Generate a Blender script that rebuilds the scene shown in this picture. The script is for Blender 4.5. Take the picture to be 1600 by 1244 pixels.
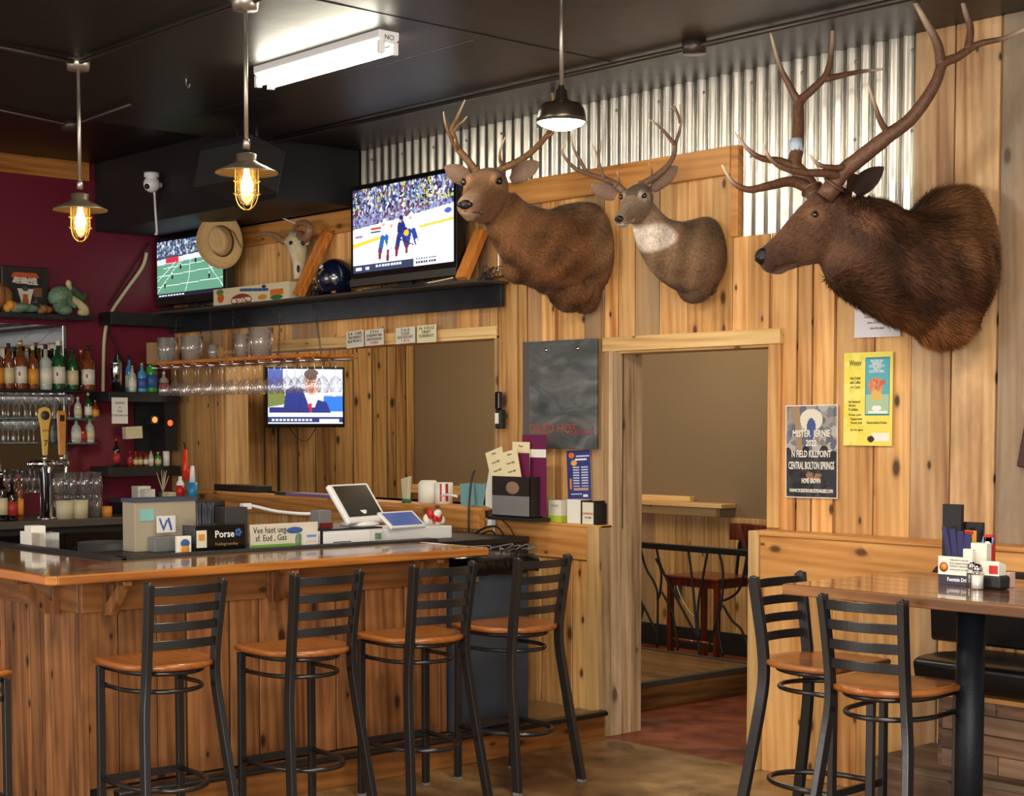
import bpy, math, random
import numpy as np
from mathutils import Vector, Matrix
PI = math.pi
for o in list(bpy.data.objects): bpy.data.objects.remove(o)
C = bpy.context.scene.collection
SC = bpy.context.scene
# ---------------------------------------------------------------- camera
FOC, PPY, PIT, YAW, EYE = 2532., 806., -.0568, .7264, 1.66      # lens in px of a 1600x1244 frame
F0 = Vector((-math.cos(YAW), math.sin(YAW), 0)); RT = Vector((math.sin(YAW), math.cos(YAW), 0)); UP = Vector((0, 0, 1))
FW = F0 * math.cos(PIT) + UP * math.sin(PIT); UV = UP * math.cos(PIT) - F0 * math.sin(PIT); EY = Vector((0, 0, EYE))
cd = bpy.data.cameras.new('camera'); cam = bpy.data.objects.new('camera', cd); C.objects.link(cam)
cd.sensor_fit = 'HORIZONTAL'; cd.sensor_width = 36.; cd.lens = FOC / 1600 * 36
cd.shift_x = 0.; cd.shift_y = (PPY - 622.) / 1600; cd.clip_end = 60
cam.matrix_world = Matrix.Translation(EY) @ Matrix((RT, UV, -FW)).transposed().to_4x4()
SC.camera = cam
SC.view_settings.view_transform = 'Standard'; SC.view_settings.look = 'None'
SC.view_settings.gamma = 1.; SC.view_settings.use_curve_mapping = False
SC.view_settings.exposure = .1
# ---------------------------------------------------------------- world ambient, and fill lights added for unseen windows
wd = bpy.data.worlds.new('world'); SC.world = wd; wd.use_nodes = True
wd.node_tree.nodes['Background'].inputs[0].default_value = (1., .93, .84, 1)
wd.node_tree.nodes['Background'].inputs[1].default_value = .42
def area(name, loc, tgt, sx, sy, power, col):
    l = bpy.data.lights.new(name, 'AREA'); l.shape = 'RECTANGLE'; l.size = sx; l.size_y = sy; l.energy = power; l.color = col
    o = bpy.data.objects.new(name, l); C.objects.link(o); o.location = loc
    o.rotation_euler = (Vector(tgt) - Vector(loc)).to_track_quat('-Z', 'Y').to_euler(); return o
area('front_fill', (2.2, -2.6, 1.9), (-6.0, 5., 1.4), 4.6, 2.2, 400, (1., .95, .88))  # broad frontal fill added behind the camera, standing for unseen windows
area('front_fill', (-7.0, -3.4, 2.0), (-7.2, 5., 1.2), 3.6, 2.0, 120, (1., .95, .9))
area('room_light', (-2.6, 3.2, 3.3), (-3.0, 3.6, 0), 1.2, .5, 75, (1., .84, .64))
area('room_light', (-5.0, 1.2, 3.3), (-5.0, 1.6, 0), 1.2, .5, 60, (1., .84, .64))
def plamp(name, loc, power, col, r=.04):
    l = bpy.data.lights.new(name, 'POINT'); l.energy = power; l.color = col; l.shadow_soft_size = r
    o = bpy.data.objects.new(name, l); C.objects.link(o); o.location = loc; return o
plamp('back_room_fill', (-7.4, 7.6, 2.75), 70, (1., .84, .62), .25); plamp('back_room_fill', (-9.9, 7.2, 2.75), 60, (1., .84, .62), .25)  # unseen point lights added to brighten the back room

# ---------------------------------------------------------------- helpers
def at(px, py, **k):                       # world point seen at a photo pixel on the plane X=, Y= or Z=
    d = FW + RT * ((px - 800) / FOC) - UV * ((py - PPY) / FOC)
    (a, v), = k.items(); i = 'XYZ'.index(a)
    return EY + d * ((v - EY[i]) / d[i])
def atd(px, py, dist):                     # same, at a distance along the view axis
    return EY + (FW + RT * ((px - 800) / FOC) - UV * ((py - PPY) / FOC)) * dist
def lin(c):
    if isinstance(c, (int, float)): c = (c, c, c)
    return tuple((v / 255 / 12.92 if v / 255 <= .04045 else ((v / 255 + .055) / 1.055) ** 2.4) for v in c)
def link(o, parent=None):
    C.objects.link(o)
    if parent is not None: o.parent = parent
    return o
def tag(o, label=None, cat=None, group=None, kind=None):
    if label: o['label'] = label
    if cat: o['category'] = cat
    if group: o['group'] = group
    if kind: o['kind'] = kind
    return o
def empty(name, loc=(0, 0, 0), rz=0., label=None, cat=None, group=None):
    o = bpy.data.objects.new(name, None); o.location = loc; o.rotation_euler = (0, 0, rz); o.empty_display_size = .05
    C.objects.link(o); return tag(o, label, cat, group)
def kids(o): return [c for c in list(C.objects) if c.parent == o]
def copy_tree(o, parent=None):
    c = o.copy(); C.objects.link(c)
    if parent is not None: c.parent = parent
    for ch in kids(o): copy_tree(ch, c)
    return c
class MB:
    def __init__(s, seed=1):
        s.v = []; s.f = []; s.m = []; s.sm = []; s.r = []; s.T = None; s.mi = 0; s.R = random.Random(seed); s.uv = None
    def add(s, vs, fs, smooth=False, rnd=None):
        b = len(s.v); rr = s.R.random() if rnd is None else rnd
        if s.T is not None: vs = [s.T @ Vector(p) for p in vs]
        s.v += [tuple(p) for p in vs]; s.r += [rr] * len(vs)
        for f in fs: s.f.append([b + i for i in f]); s.m.append(s.mi); s.sm.append(smooth)
        return s
    def box(s, x0, x1, y0, y1, z0, z1, rnd=None):
        x0, x1 = min(x0, x1), max(x0, x1); y0, y1 = min(y0, y1), max(y0, y1); z0, z1 = min(z0, z1), max(z0, z1)
        v = [(x, y, z) for z in (z0, z1) for y in (y0, y1) for x in (x0, x1)]
        return s.add(v, [(0, 2, 3, 1), (4, 5, 7, 6), (0, 1, 5, 4), (2, 6, 7, 3), (0, 4, 6, 2), (1, 3, 7, 5)], False, rnd)
    def cbox(s, c, sz, rz=0., rx=0., ry=0., rnd=None):
        T0 = s.T; M = Matrix.Translation(c) @ Matrix.Rotation(rz, 4, 'Z') @ Matrix.Rotation(ry, 4, 'Y') @ Matrix.Rotation(rx, 4, 'X')
        s.T = M if T0 is None else T0 @ M
        s.box(-sz[0] / 2, sz[0] / 2, -sz[1] / 2, sz[1] / 2, -sz[2] / 2, sz[2] / 2, rnd); s.T = T0; return s
    def tube(s, pts, r, n=10, closed=False, sq=None, up=None, smooth=True, cap=True):
        P = [Vector(p) for p in pts]; k = len(P)
        R_ = r if isinstance(r, (list, tuple)) else [r] * k
        vs = []; prev = None
        for i in range(k):
            a = P[(i - 1) % k] if (closed or i > 0) else P[i]; b = P[(i + 1) % k] if (closed or i < k - 1) else P[i]
            t = (b - a).normalized()
            if prev is None:
                ref = Vector(up) if up else (Vector((0, 0, 1)) if abs(t.z) < .9 else Vector((1, 0, 0)))
                u = (ref - t * ref.dot(t)).normalized()
            else: u = (prev - t * prev.dot(t)).normalized()
            if up: ref = Vector(up); q = ref - t * ref.dot(t); u = q.normalized() if q.length > .15 else u
            prev = u; w = t.cross(u)
            if sq:
                hw, hh = sq[0] / 2, sq[1] / 2
                for (a_, b_) in ((-1, -1), (1, -1), (1, 1), (-1, 1)): vs.append(P[i] + w * (a_ * hw) + u * (b_ * hh))
            else:
                for j in range(n): an = 2 * PI * j / n; vs.append(P[i] + (w * math.cos(an) + u * math.sin(an)) * R_[i])
        m = 4 if sq else n; fs = []
        for i in range(k if closed else k - 1):
            a0 = i * m; b0 = ((i + 1) % k) * m
            for j in range(m): fs.append((a0 + j, a0 + (j + 1) % m, b0 + (j + 1) % m, b0 + j))
        if not closed and cap: fs.append(tuple(range(m - 1, -1, -1))); fs.append(tuple((k - 1) * m + j for j in range(m)))
        return s.add(vs, fs, smooth and not sq)
    def lathe(s, prof, n=20, c=(0, 0, 0), smooth=True, M=None):
        vs = []; fs = []; T0 = s.T
        for (r, z) in prof:
            for j in range(n): an = 2 * PI * j / n; vs.append((c[0] + r * math.cos(an), c[1] + r * math.sin(an), c[2] + z))
        for i in range(len(prof) - 1):
            for j in range(n): fs.append((i * n + j, i * n + (j + 1) % n, (i + 1) * n + (j + 1) % n, (i + 1) * n + j))
        if prof[0][0] > 1e-5: fs.append(tuple(range(n - 1, -1, -1)))
        if prof[-1][0] > 1e-5: fs.append(tuple((len(prof) - 1) * n + j for j in range(n)))
        if M is not None: s.T = M if T0 is None else T0 @ M
        s.add(vs, fs, smooth); s.T = T0; return s
    def ball(s, c, r, n=14, m=8, M=None):
        if isinstance(r, (int, float)): r = (r, r, r)
        vs = []; fs = []
        for i in range(m + 1):
            th = PI * i / m
            for j in range(n):
                a = 2 * PI * j / n; p = Vector((r[0] * math.sin(th) * math.cos(a), r[1] * math.sin(th) * math.sin(a), r[2] * math.cos(th)))
                if M is not None: p = M @ p
                vs.append(p + Vector(c))
        for i in range(m):
            for j in range(n): fs.append((i * n + j, (i + 1) * n + j, (i + 1) * n + (j + 1) % n, i * n + (j + 1) % n))
        return s.add(vs, fs, True)
    def prism(s, poly, h0, h1, ax='z', smooth=False):   # polygon (a,b) swept along an axis
        def P(a, b, h): return {'z': (a, b, h), 'y': (a, h, b), 'x': (h, a, b)}[ax]
        n = len(poly); vs = [P(a, b, h0) for a, b in poly] + [P(a, b, h1) for a, b in poly]
        fs = [tuple(range(n)), tuple(range(2 * n - 1, n - 1, -1))] + [(i, i + n, (i + 1) % n + n, (i + 1) % n) for i in range(n)]
        return s.add(vs, fs, smooth)
    def loft(s, rings, cap=True, smooth=True):
        n = len(rings[0]); vs = [p for r in rings for p in r]; fs = []
        for i in range(len(rings) - 1):
            for j in range(n): fs.append((i * n + j, i * n + (j + 1) % n, (i + 1) * n + (j + 1) % n, (i + 1) * n + j))
        if cap: fs.append(tuple(range(n - 1, -1, -1))); fs.append(tuple((len(rings) - 1) * n + j for j in range(n)))
        return s.add(vs, fs, smooth)
    def build(s, name, mats, parent=None, bev=0., seg=2, sub=0, solid=0., rec=True, auto=False):
        me = bpy.data.meshes.new(name); me.from_pydata(s.v, [], s.f)
        if not isinstance(mats, (list, tuple)): mats = [mats]
        for m in mats: me.materials.append(m)
        me.polygons.foreach_set('material_index', s.m); me.polygons.foreach_set('use_smooth', s.sm)
        a = me.attributes.new('rnd', 'FLOAT', 'POINT'); a.data.foreach_set('value', s.r)
        if rec:
            import bmesh
            bm = bmesh.new(); bm.from_mesh(me); bmesh.ops.recalc_face_normals(bm, faces=bm.faces); bm.to_mesh(me); bm.free()
        me.update()
        o = bpy.data.objects.new(name, me)
        if solid: md = o.modifiers.new('solid', 'SOLIDIFY'); md.thickness = solid; md.offset = 0
        if bev: md = o.modifiers.new('bevel', 'BEVEL'); md.width = bev; md.segments = seg; md.limit_method = 'ANGLE'; md.angle_limit = .6; md.harden_normals = False
        if sub: md = o.modifiers.new('sub', 'SUBSURF'); md.levels = md.render_levels = sub
        return link(o, parent)
def crom(pts, k=6, closed=False):             # smooth curve through points
    P = [Vector(p) for p in pts]; n = len(P); out = []
    for i in range(n if closed else n - 1):
        p0 = P[(i - 1) % n] if (closed or i > 0) else P[0]; p1 = P[i]; p2 = P[(i + 1) % n]; p3 = P[(i + 2) % n] if (closed or i < n - 2) else P[-1]
        for j in range(k):
            t = j / k; out.append(.5 * ((2 * p1) + (p2 - p0) * t + (2 * p0 - 5 * p1 + 4 * p2 - p3) * t * t + (3 * p1 - p0 - 3 * p2 + p3) * t ** 3))
    if not closed: out.append(P[-1])
    return out

# ---------------------------------------------------------------- materials
MATS = {}
def newmat(name):
    m = bpy.data.materials.new(name); m.use_nodes = True; nt = m.node_tree; b = nt.nodes['Principled BSDF']; MATS[name] = m
    return m, nt, b
def N(nt, t, **k):
    n = nt.nodes.new(t)
    for a, v in k.items(): setattr(n, a, v)
    return n
def ramp(nt, stops, fac=None):
    r = N(nt, 'ShaderNodeValToRGB'); e = r.color_ramp.elements
    while len(e) < len(stops): e.new(.5)
    for i, (p, c) in enumerate(stops): e[i].position = p; e[i].color = (*c, 1) if len(c) == 3 else c
    if fac is not None: nt.links.new(fac, r.inputs[0])
    return r
def mixc(nt, f, a, b, bt='MIX'):
    n = N(nt, 'ShaderNodeMix', data_type='RGBA', blend_type=bt)
    for i, v in ((0, f), (6, a), (7, b)):
        if hasattr(v, 'is_linked') or hasattr(v, 'links'): nt.links.new(v, n.inputs[i])
        else: n.inputs[i].default_value = v if i == 0 else ((*v, 1) if len(v) == 3 else v)
    return n.outputs[2]
def mth(nt, op, a, b=None, c=None):
    n = N(nt, 'ShaderNodeMath', operation=op)
    for i, v in enumerate((a, b, c)):
        if v is None: continue
        if isinstance(v, (int, float)): n.inputs[i].default_value = v
        else: nt.links.new(v, n.inputs[i])
    return n.outputs[0]
def plain(name, col, rough=.5, metal=0., emis=0., spec=.5, coat=0., bump=0., bscale=60., var=0.):
    m, nt, b = newmat(name); c = lin(col)
    b.inputs['Base Color'].default_value = (*c, 1); b.inputs['Roughness'].default_value = rough; b.inputs['Metallic'].default_value = metal
    b.inputs['Specular IOR Level'].default_value = spec; b.inputs['Coat Weight'].default_value = coat; b.inputs['Coat Roughness'].default_value = .08
    if emis: b.inputs['Emission Color'].default_value = (*c, 1); b.inputs['Emission Strength'].default_value = emis
    if bump or var:
        tc = N(nt, 'ShaderNodeTexCoord'); nz = N(nt, 'ShaderNodeTexNoise'); nz.inputs['Scale'].default_value = bscale; nz.inputs['Detail'].default_value = 4
        nt.links.new(tc.outputs['Object'], nz.inputs['Vector'])
        if bump:
            bp = N(nt, 'ShaderNodeBump'); bp.inputs['Strength'].default_value = bump; bp.inputs['Distance'].default_value = .01
            nt.links.new(nz.outputs[0], bp.inputs['Height']); nt.links.new(bp.outputs[0], b.inputs['Normal'])
        if var:
            r = ramp(nt, [(.3, tuple(v * (1 - var) for v in c)), (.7, tuple(min(1, v * (1 + var)) for v in c))], nz.outputs[0])
            nt.links.new(r.outputs[0], b.inputs['Base Color'])
    return m
def wood(name, axis, cols, rough=.5, knots=.9, coat=0., spread=.35, grey=None, stain=0., wavy=1., bumpd=.3):
    """cols: light, mid, dark of one board; axis: grain direction; every board differs through its own rnd value"""
    m, nt, b = newmat(name); L = nt.links
    ca, cb, cc = [lin(c) for c in cols]
    tc = N(nt, 'ShaderNodeTexCoord'); at_ = N(nt, 'ShaderNodeAttribute', attribute_name='rnd')
    off = N(nt, 'ShaderNodeVectorMath', operation='SCALE'); off.inputs[0].default_value = (37., 61., 23.); L.new(at_.outputs['Fac'], off.inputs['Scale'])
    ad = N(nt, 'ShaderNodeVectorMath', operation='ADD'); L.new(tc.outputs['Object'], ad.inputs[0]); L.new(off.outputs[0], ad.inputs[1])
    def mp(sc):
        n = N(nt, 'ShaderNodeVectorMath', operation='MULTIPLY'); L.new(ad.outputs[0], n.inputs[0])
        v = [sc[0]] * 3; v['xyz'.index(axis)] = sc[1]; n.inputs[1].default_value = v; return n.outputs[0]
    w = N(nt, 'ShaderNodeTexWave', wave_type='BANDS', bands_direction='DIAGONAL'); w.inputs['Scale'].default_value = 4.; w.inputs['Distortion'].default_value = 4.5 * wavy
    w.inputs['Detail'].default_value = 3; w.inputs['Detail Scale'].default_value = 1.2; L.new(mp((3.2, .14)), w.inputs['Vector'])
    n1 = N(nt, 'ShaderNodeTexNoise'); n1.inputs['Scale'].default_value = 1; n1.inputs['Detail'].default_value = 6; L.new(mp((60, 2.0)), n1.inputs['Vector'])
    n2 = N(nt, 'ShaderNodeTexNoise'); n2.inputs['Scale'].default_value = 1; n2.inputs['Detail'].default_value = 3; L.new(mp((7, .8)), n2.inputs['Vector'])
    g = mth(nt, 'ADD', mth(nt, 'MULTIPLY', w.outputs['Fac'], .13), mth(nt, 'MULTIPLY', n1.outputs[0], .26)); g = mth(nt, 'ADD', g, mth(nt, 'MULTIPLY', n2.outputs[0], .84))
    r = ramp(nt, [(.40, cc), (.56, cb), (.78, ca)], g)
    # board to board difference
    fr = mth(nt, 'FRACT', mth(nt, 'MULTIPLY', at_.outputs['Fac'], 7.13))
    tone = ramp(nt, [(0, (1 - spread,) * 3), (.5, (1, 1, 1)), (1, (1 + spread * .6, 1 + spread * .5, 1 + spread * .45))], fr)
    col = mixc(nt, 1., r.outputs[0], tone.outputs[0], 'MULTIPLY')
    if grey:
        f2 = mth(nt, 'FRACT', mth(nt, 'MULTIPLY', at_.outputs['Fac'], 3.71)); f2 = mth(nt, 'GREATER_THAN', f2, 1 - grey[1])
        f2 = mth(nt, 'MULTIPLY', f2, mth(nt, 'MULTIPLY', n2.outputs[0], 1.3))
        col = mixc(nt, f2, col, lin(grey[0]))
    if stain:
        n3 = N(nt, 'ShaderNodeTexNoise'); n3.inputs['Scale'].default_value = 1; n3.inputs['Detail'].default_value = 5; n3.inputs['Roughness'].default_value = .65; L.new(mp((6, 1.6)), n3.inputs['Vector'])
        sf = ramp(nt, [(.47, (0, 0, 0)), (.66, (1, 1, 1))], n3.outputs[0])
        col = mixc(nt, mth(nt, 'MULTIPLY', sf.outputs[0], stain), col, tuple(v * .32 for v in cc))
    n5 = N(nt, 'ShaderNodeTexNoise'); n5.inputs['Scale'].default_value = 1; n5.inputs['Detail'].default_value = 2; L.new(mp((11, .45)), n5.inputs['Vector']); hw_ = ramp(nt, [(.56, (0, 0, 0)), (.62, (1, 1, 1))], n5.outputs[0])
    col = mixc(nt, mth(nt, 'MULTIPLY', hw_.outputs[0], min(.6, spread * 1.9)), col, mixc(nt, 1., col, (.66, .5, .4), 'MULTIPLY'))
    if knots:
        sx = N(nt, 'ShaderNodeSeparateXYZ'); L.new(ad.outputs[0], sx.inputs[0]); al = sx.outputs['xyz'.index(axis)]; ac = [sx.outputs[i] for i in range(3) if i != 'xyz'.index(axis)]; cx = N(nt, 'ShaderNodeCombineXYZ'); L.new(mth(nt, 'MULTIPLY', mth(nt, 'ADD', ac[0], ac[1]), 8.), cx.inputs[0]); L.new(mth(nt, 'MULTIPLY', al, 4.), cx.inputs[1])
        vo = N(nt, 'ShaderNodeTexVoronoi', feature='F1', voronoi_dimensions='2D'); vo.inputs['Scale'].default_value = 1; L.new(cx.outputs[0], vo.inputs['Vector']); sc_ = N(nt, 'ShaderNodeSeparateColor'); L.new(vo.outputs['Color'], sc_.inputs[0]); kg = mth(nt, 'GREATER_THAN', sc_.outputs[0], .76)
        kn = ramp(nt, [(.07, (1, 1, 1)), (.10, (.6,) * 3), (.15, (.14,) * 3), (.3, (0, 0, 0))], mth(nt, 'MULTIPLY', vo.outputs['Distance'], mth(nt, 'ADD', mth(nt, 'MULTIPLY', sc_.outputs[1], 1.5), .6)))
        col = mixc(nt, mth(nt, 'MULTIPLY', mth(nt, 'MULTIPLY', kn.outputs[0], kg), knots), col, tuple(v * .2 for v in cc))
    L.new(col, b.inputs['Base Color']); b.inputs['Roughness'].default_value = rough
    b.inputs['Coat Weight'].default_value = coat; b.inputs['Coat Roughness'].default_value = .06
    bp = N(nt, 'ShaderNodeBump'); bp.inputs['Strength'].default_value = bumpd; bp.inputs['Distance'].default_value = .003
    L.new(g, bp.inputs['Height']); L.new(bp.outputs[0], b.inputs['Normal'])
    return m
def glassm(name, col=(255, 255, 255), rough=.02, haze=.04):
    """thin-walled clear glass: see-through with a mirror-like sheen at grazing angles"""
    m, nt, b = newmat(name); L = nt.links; nt.nodes.remove(b); out = nt.nodes['Material Output']
    tr = N(nt, 'ShaderNodeBsdfTransparent'); tr.inputs[0].default_value = (*lin(col), 1)
    gl = N(nt, 'ShaderNodeBsdfGlossy'); gl.inputs['Roughness'].default_value = rough; gl.inputs[0].default_value = (.95, .95, .95, 1)
    fr = N(nt, 'ShaderNodeLayerWeight'); fr.inputs[0].default_value = .4
    mx = N(nt, 'ShaderNodeMixShader'); L.new(mth(nt, 'ADD', mth(nt, 'MULTIPLY', mth(nt, 'POWER', fr.outputs['Facing'], 1.7), .8), .1), mx.inputs[0]); df = N(nt, 'ShaderNodeBsdfDiffuse'); df.inputs[0].default_value = (.9, .9, .88, 1); m0 = N(nt, 'ShaderNodeMixShader'); m0.inputs[0].default_value = haze; L.new(tr.outputs[0], m0.inputs[1]); L.new(df.outputs[0], m0.inputs[2]); L.new(m0.outputs[0], mx.inputs[1]); L.new(gl.outputs[0], mx.inputs[2]); L.new(mx.outputs[0], out.inputs[0])
    return m
def colattr(name, emis=0., rough=.5):
    """paint from the mesh's own 'paint' colours: printed paper or a lit screen"""
    m, nt, b = newmat(name); a = N(nt, 'ShaderNodeAttribute', attribute_name='paint')
    if emis:
        b.inputs['Base Color'].default_value = (.01, .01, .012, 1); b.inputs['Roughness'].default_value = .25
        nt.links.new(a.outputs['Color'], b.inputs['Emission Color']); b.inputs['Emission Strength'].default_value = emis
    else: nt.links.new(a.outputs['Color'], b.inputs['Base Color']); b.inputs['Roughness'].default_value = rough
    return m
PINE = ((238, 190, 126), (218, 162, 96), (184, 124, 68))
M = {}
M['pine_z'] = wood('pine_z', 'z', PINE, .42, 1., spread=.3, grey=((150, 130, 105), .16), stain=.22)
M['pinegrey_z'] = wood('pinegrey_z', 'z', ((222, 184, 136), (200, 156, 108), (156, 112, 72)), .5, 1., spread=.32, grey=((136, 124, 108), .5), stain=.35)
M['pine_x'] = wood('pine_x', 'x', ((228, 170, 100), (208, 144, 76), (170, 106, 50)), .42, .9, spread=.12)
M['pine_y'] = wood('pine_y', 'y', ((215, 150, 80), (190, 122, 58), (150, 90, 40)), .42, .9, spread=.12)
M['pale_z'] = wood('pale_z', 'z', ((222, 184, 128), (204, 162, 104), (170, 128, 78)), .5, .8, spread=.14, grey=((150, 125, 98), .3), stain=.2)
M['pale_x'] = wood('pale_x', 'x', ((238, 204, 146), (224, 184, 120), (190, 148, 92)), .5, .8, spread=.1)
M['honey_x'] = wood('honey_x', 'x', ((212, 154, 88), (194, 132, 66), (156, 98, 46)), .42, .8, spread=.1)
M['room_z'] = wood('room_z', 'z', ((196, 156, 98), (172, 130, 76), (134, 96, 52)), .5, 1., spread=.2, stain=.15)
M['jamb_z'] = wood('jamb_z', 'z', ((214, 188, 152), (192, 162, 124), (152, 122, 90)), .55, .8, spread=.12, stain=.35)
M['bar_z'] = wood('bar_z', 'z', ((180, 124, 76), (148, 97, 57), (104, 64, 36)), .4, .95, spread=.22, stain=.55, wavy=1.4)
M['bar_y'] = wood('bar_y', 'y', ((166, 110, 58), (138, 86, 42), (98, 58, 28)), .4, .8, spread=.1, stain=.2)
M['bar_x'] = wood('bar_x', 'x', ((160, 106, 60), (130, 82, 42), (92, 56, 30)), .4, .8, spread=.1, stain=.3)
M['bartop'] = wood('bartop', 'y', ((172, 124, 68), (136, 92, 44), (90, 58, 27)), .2, .5, coat=.55, spread=.25, bumpd=.12)
M['bartop_x'] = wood('bartop_x', 'x', ((172, 124, 68), (136, 92, 44), (90, 58, 27)), .12, .5, coat=1., spread=.25, bumpd=.08)
M['bartop_edge'] = wood('bartop_edge', 'y', ((212, 144, 66), (188, 118, 50), (148, 88, 34)), .28, .6, coat=.5, spread=.08)
M['table'] = wood('table', 'x', ((132, 94, 62), (106, 72, 45), (76, 50, 31)), .16, .3, coat=.8, spread=.2, bumpd=.08)
M['table_edge'] = wood('table_edge', 'x', ((166, 116, 70), (136, 92, 54), (96, 62, 36)), .4, .6, spread=.15)
M['seat'] = wood('seat', 'x', ((172, 106, 48), (152, 88, 36), (130, 70, 27)), .3, 0, coat=.3, spread=.05, bumpd=.06)
M['recl_x'] = wood('recl_x', 'x', ((156, 122, 96), (124, 94, 72), (78, 58, 46)), .6, .8, spread=.4, stain=.4)
M['plat_x'] = wood('plat_x', 'x', ((146, 110, 66), (118, 84, 46), (84, 56, 30)), .4, .2, spread=.15, stain=.3)
M['chairwood'] = wood('chairwood', 'z', ((112, 52, 26), (86, 36, 18), (56, 22, 12)), .3, 0, coat=.3)
M['brace'] = wood('brace', 'z', ((222, 140, 62), (200, 118, 46), (168, 92, 32)), .45, .3, spread=.05)
M['black'] = plain('black', 26, .5, bump=.1)
M['blackgloss'] = plain('blackgloss', 14, .18)
M['ceil'] = plain('ceil', (30, 25, 22), .42, bump=.2, bscale=9, spec=.35)
M['wallblack'] = plain('wallblack', (24, 24, 25), .55, bump=.1)
M['steelblack'] = plain('steelblack', (74, 73, 74), .28, .8, bump=.03, bscale=30)
M['shelfblack'] = plain('shelfblack', (36, 38, 43), .35, .3, bump=.15, bscale=8, var=.35)
M['plategrey'] = plain('plategrey', (74, 72, 66), .5, .2)
M['red'] = plain('red', (108, 18, 40), .45, bump=.06)
M['tan'] = plain('tan', (132, 112, 84), .8, bump=.25, bscale=130)
M['chrome'] = plain('chrome', 215, .12, 1.)
M['steel'] = plain('steel', (150, 148, 142), .32, .9)
M['galv'] = plain('galv', (176, 170, 160), .38, .85, bump=.04)
M['white'] = plain('white', 236, .35); M['paper'] = plain('paper', (236, 232, 220), .7)
M['grey'] = plain('grey', 120, .5); M['dgrey'] = plain('dgrey', 62, .5)
M['rubber'] = plain('rubber', (38, 37, 38), .55, bump=.5, bscale=200)
M['vinyl'] = plain('vinyl', (16, 17, 20), .3, bump=.2, bscale=9, spec=.6)
M['pole'] = plain('pole', (28, 33, 42), .42, .3, bump=.2, bscale=260)
M['beige'] = plain('beige', (206, 196, 160), .6)
M['ink'] = plain('ink', (28, 26, 26), .6); M['inkw'] = plain('inkw', 240, .6)
M['gold'] = plain('gold', (206, 176, 96), .3, .6); M['redp'] = plain('redp', (196, 38, 34), .4)
M['glass'] = glassm('glass'); M['glassg'] = glassm('glassg', (196, 226, 214)); M['glassamber'] = glassm('glassamber', (214, 130, 40))
M['mirror'] = plain('mirror', (196, 200, 204), .03, 1.)
M['clearshelf'] = glassm('clearshelf', (150, 214, 200), .05)
M['screen'] = colattr('screen', 1.5); M['print'] = colattr('print', 0., .55); M['printgloss'] = colattr('printgloss', 0., .3)

def text(s, size, mat, parent, Mx, name='lettering', align='CENTER', ext=.0006, bold=0., width=None, sx=1.):
    cu = bpy.data.curves.new(name, 'FONT'); cu.body = s; cu.size = size; cu.align_x = align; cu.extrude = ext; cu.offset = bold; cu.resolution_u = 2
    t = bpy.data.objects.new(name, cu); C.objects.link(t); dg = bpy.context.evaluated_depsgraph_get(); dg.update()
    me = bpy.data.meshes.new_from_object(t.evaluated_get(dg)); bpy.data.objects.remove(t); bpy.data.curves.remove(cu)
    w = max((v.co.x for v in me.vertices), default=1) - min((v.co.x for v in me.vertices), default=0)
    k = (width / w if width and w > 0 else 1.) * sx
    me.transform(Mx @ Matrix.Diagonal((k, 1, 1, 1))); me.materials.clear(); me.materials.append(mat); me.name = name
    o = bpy.data.objects.new(name, me); return link(o, parent)
def frame(o, ex, ey):                      # matrix with origin o, x axis ex, y axis ey
    ex = Vector(ex).normalized(); ey = Vector(ey).normalized(); ez = ex.cross(ey).normalized(); ey = ez.cross(ex)
    return Matrix.Translation(Vector(o)) @ Matrix((ex, ey, ez)).transposed().to_4x4()
WALLX = lambda x, y, z: frame((x, y, z), (1, 0, 0), (0, 0, 1))        # on a wall facing -Y
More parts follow.
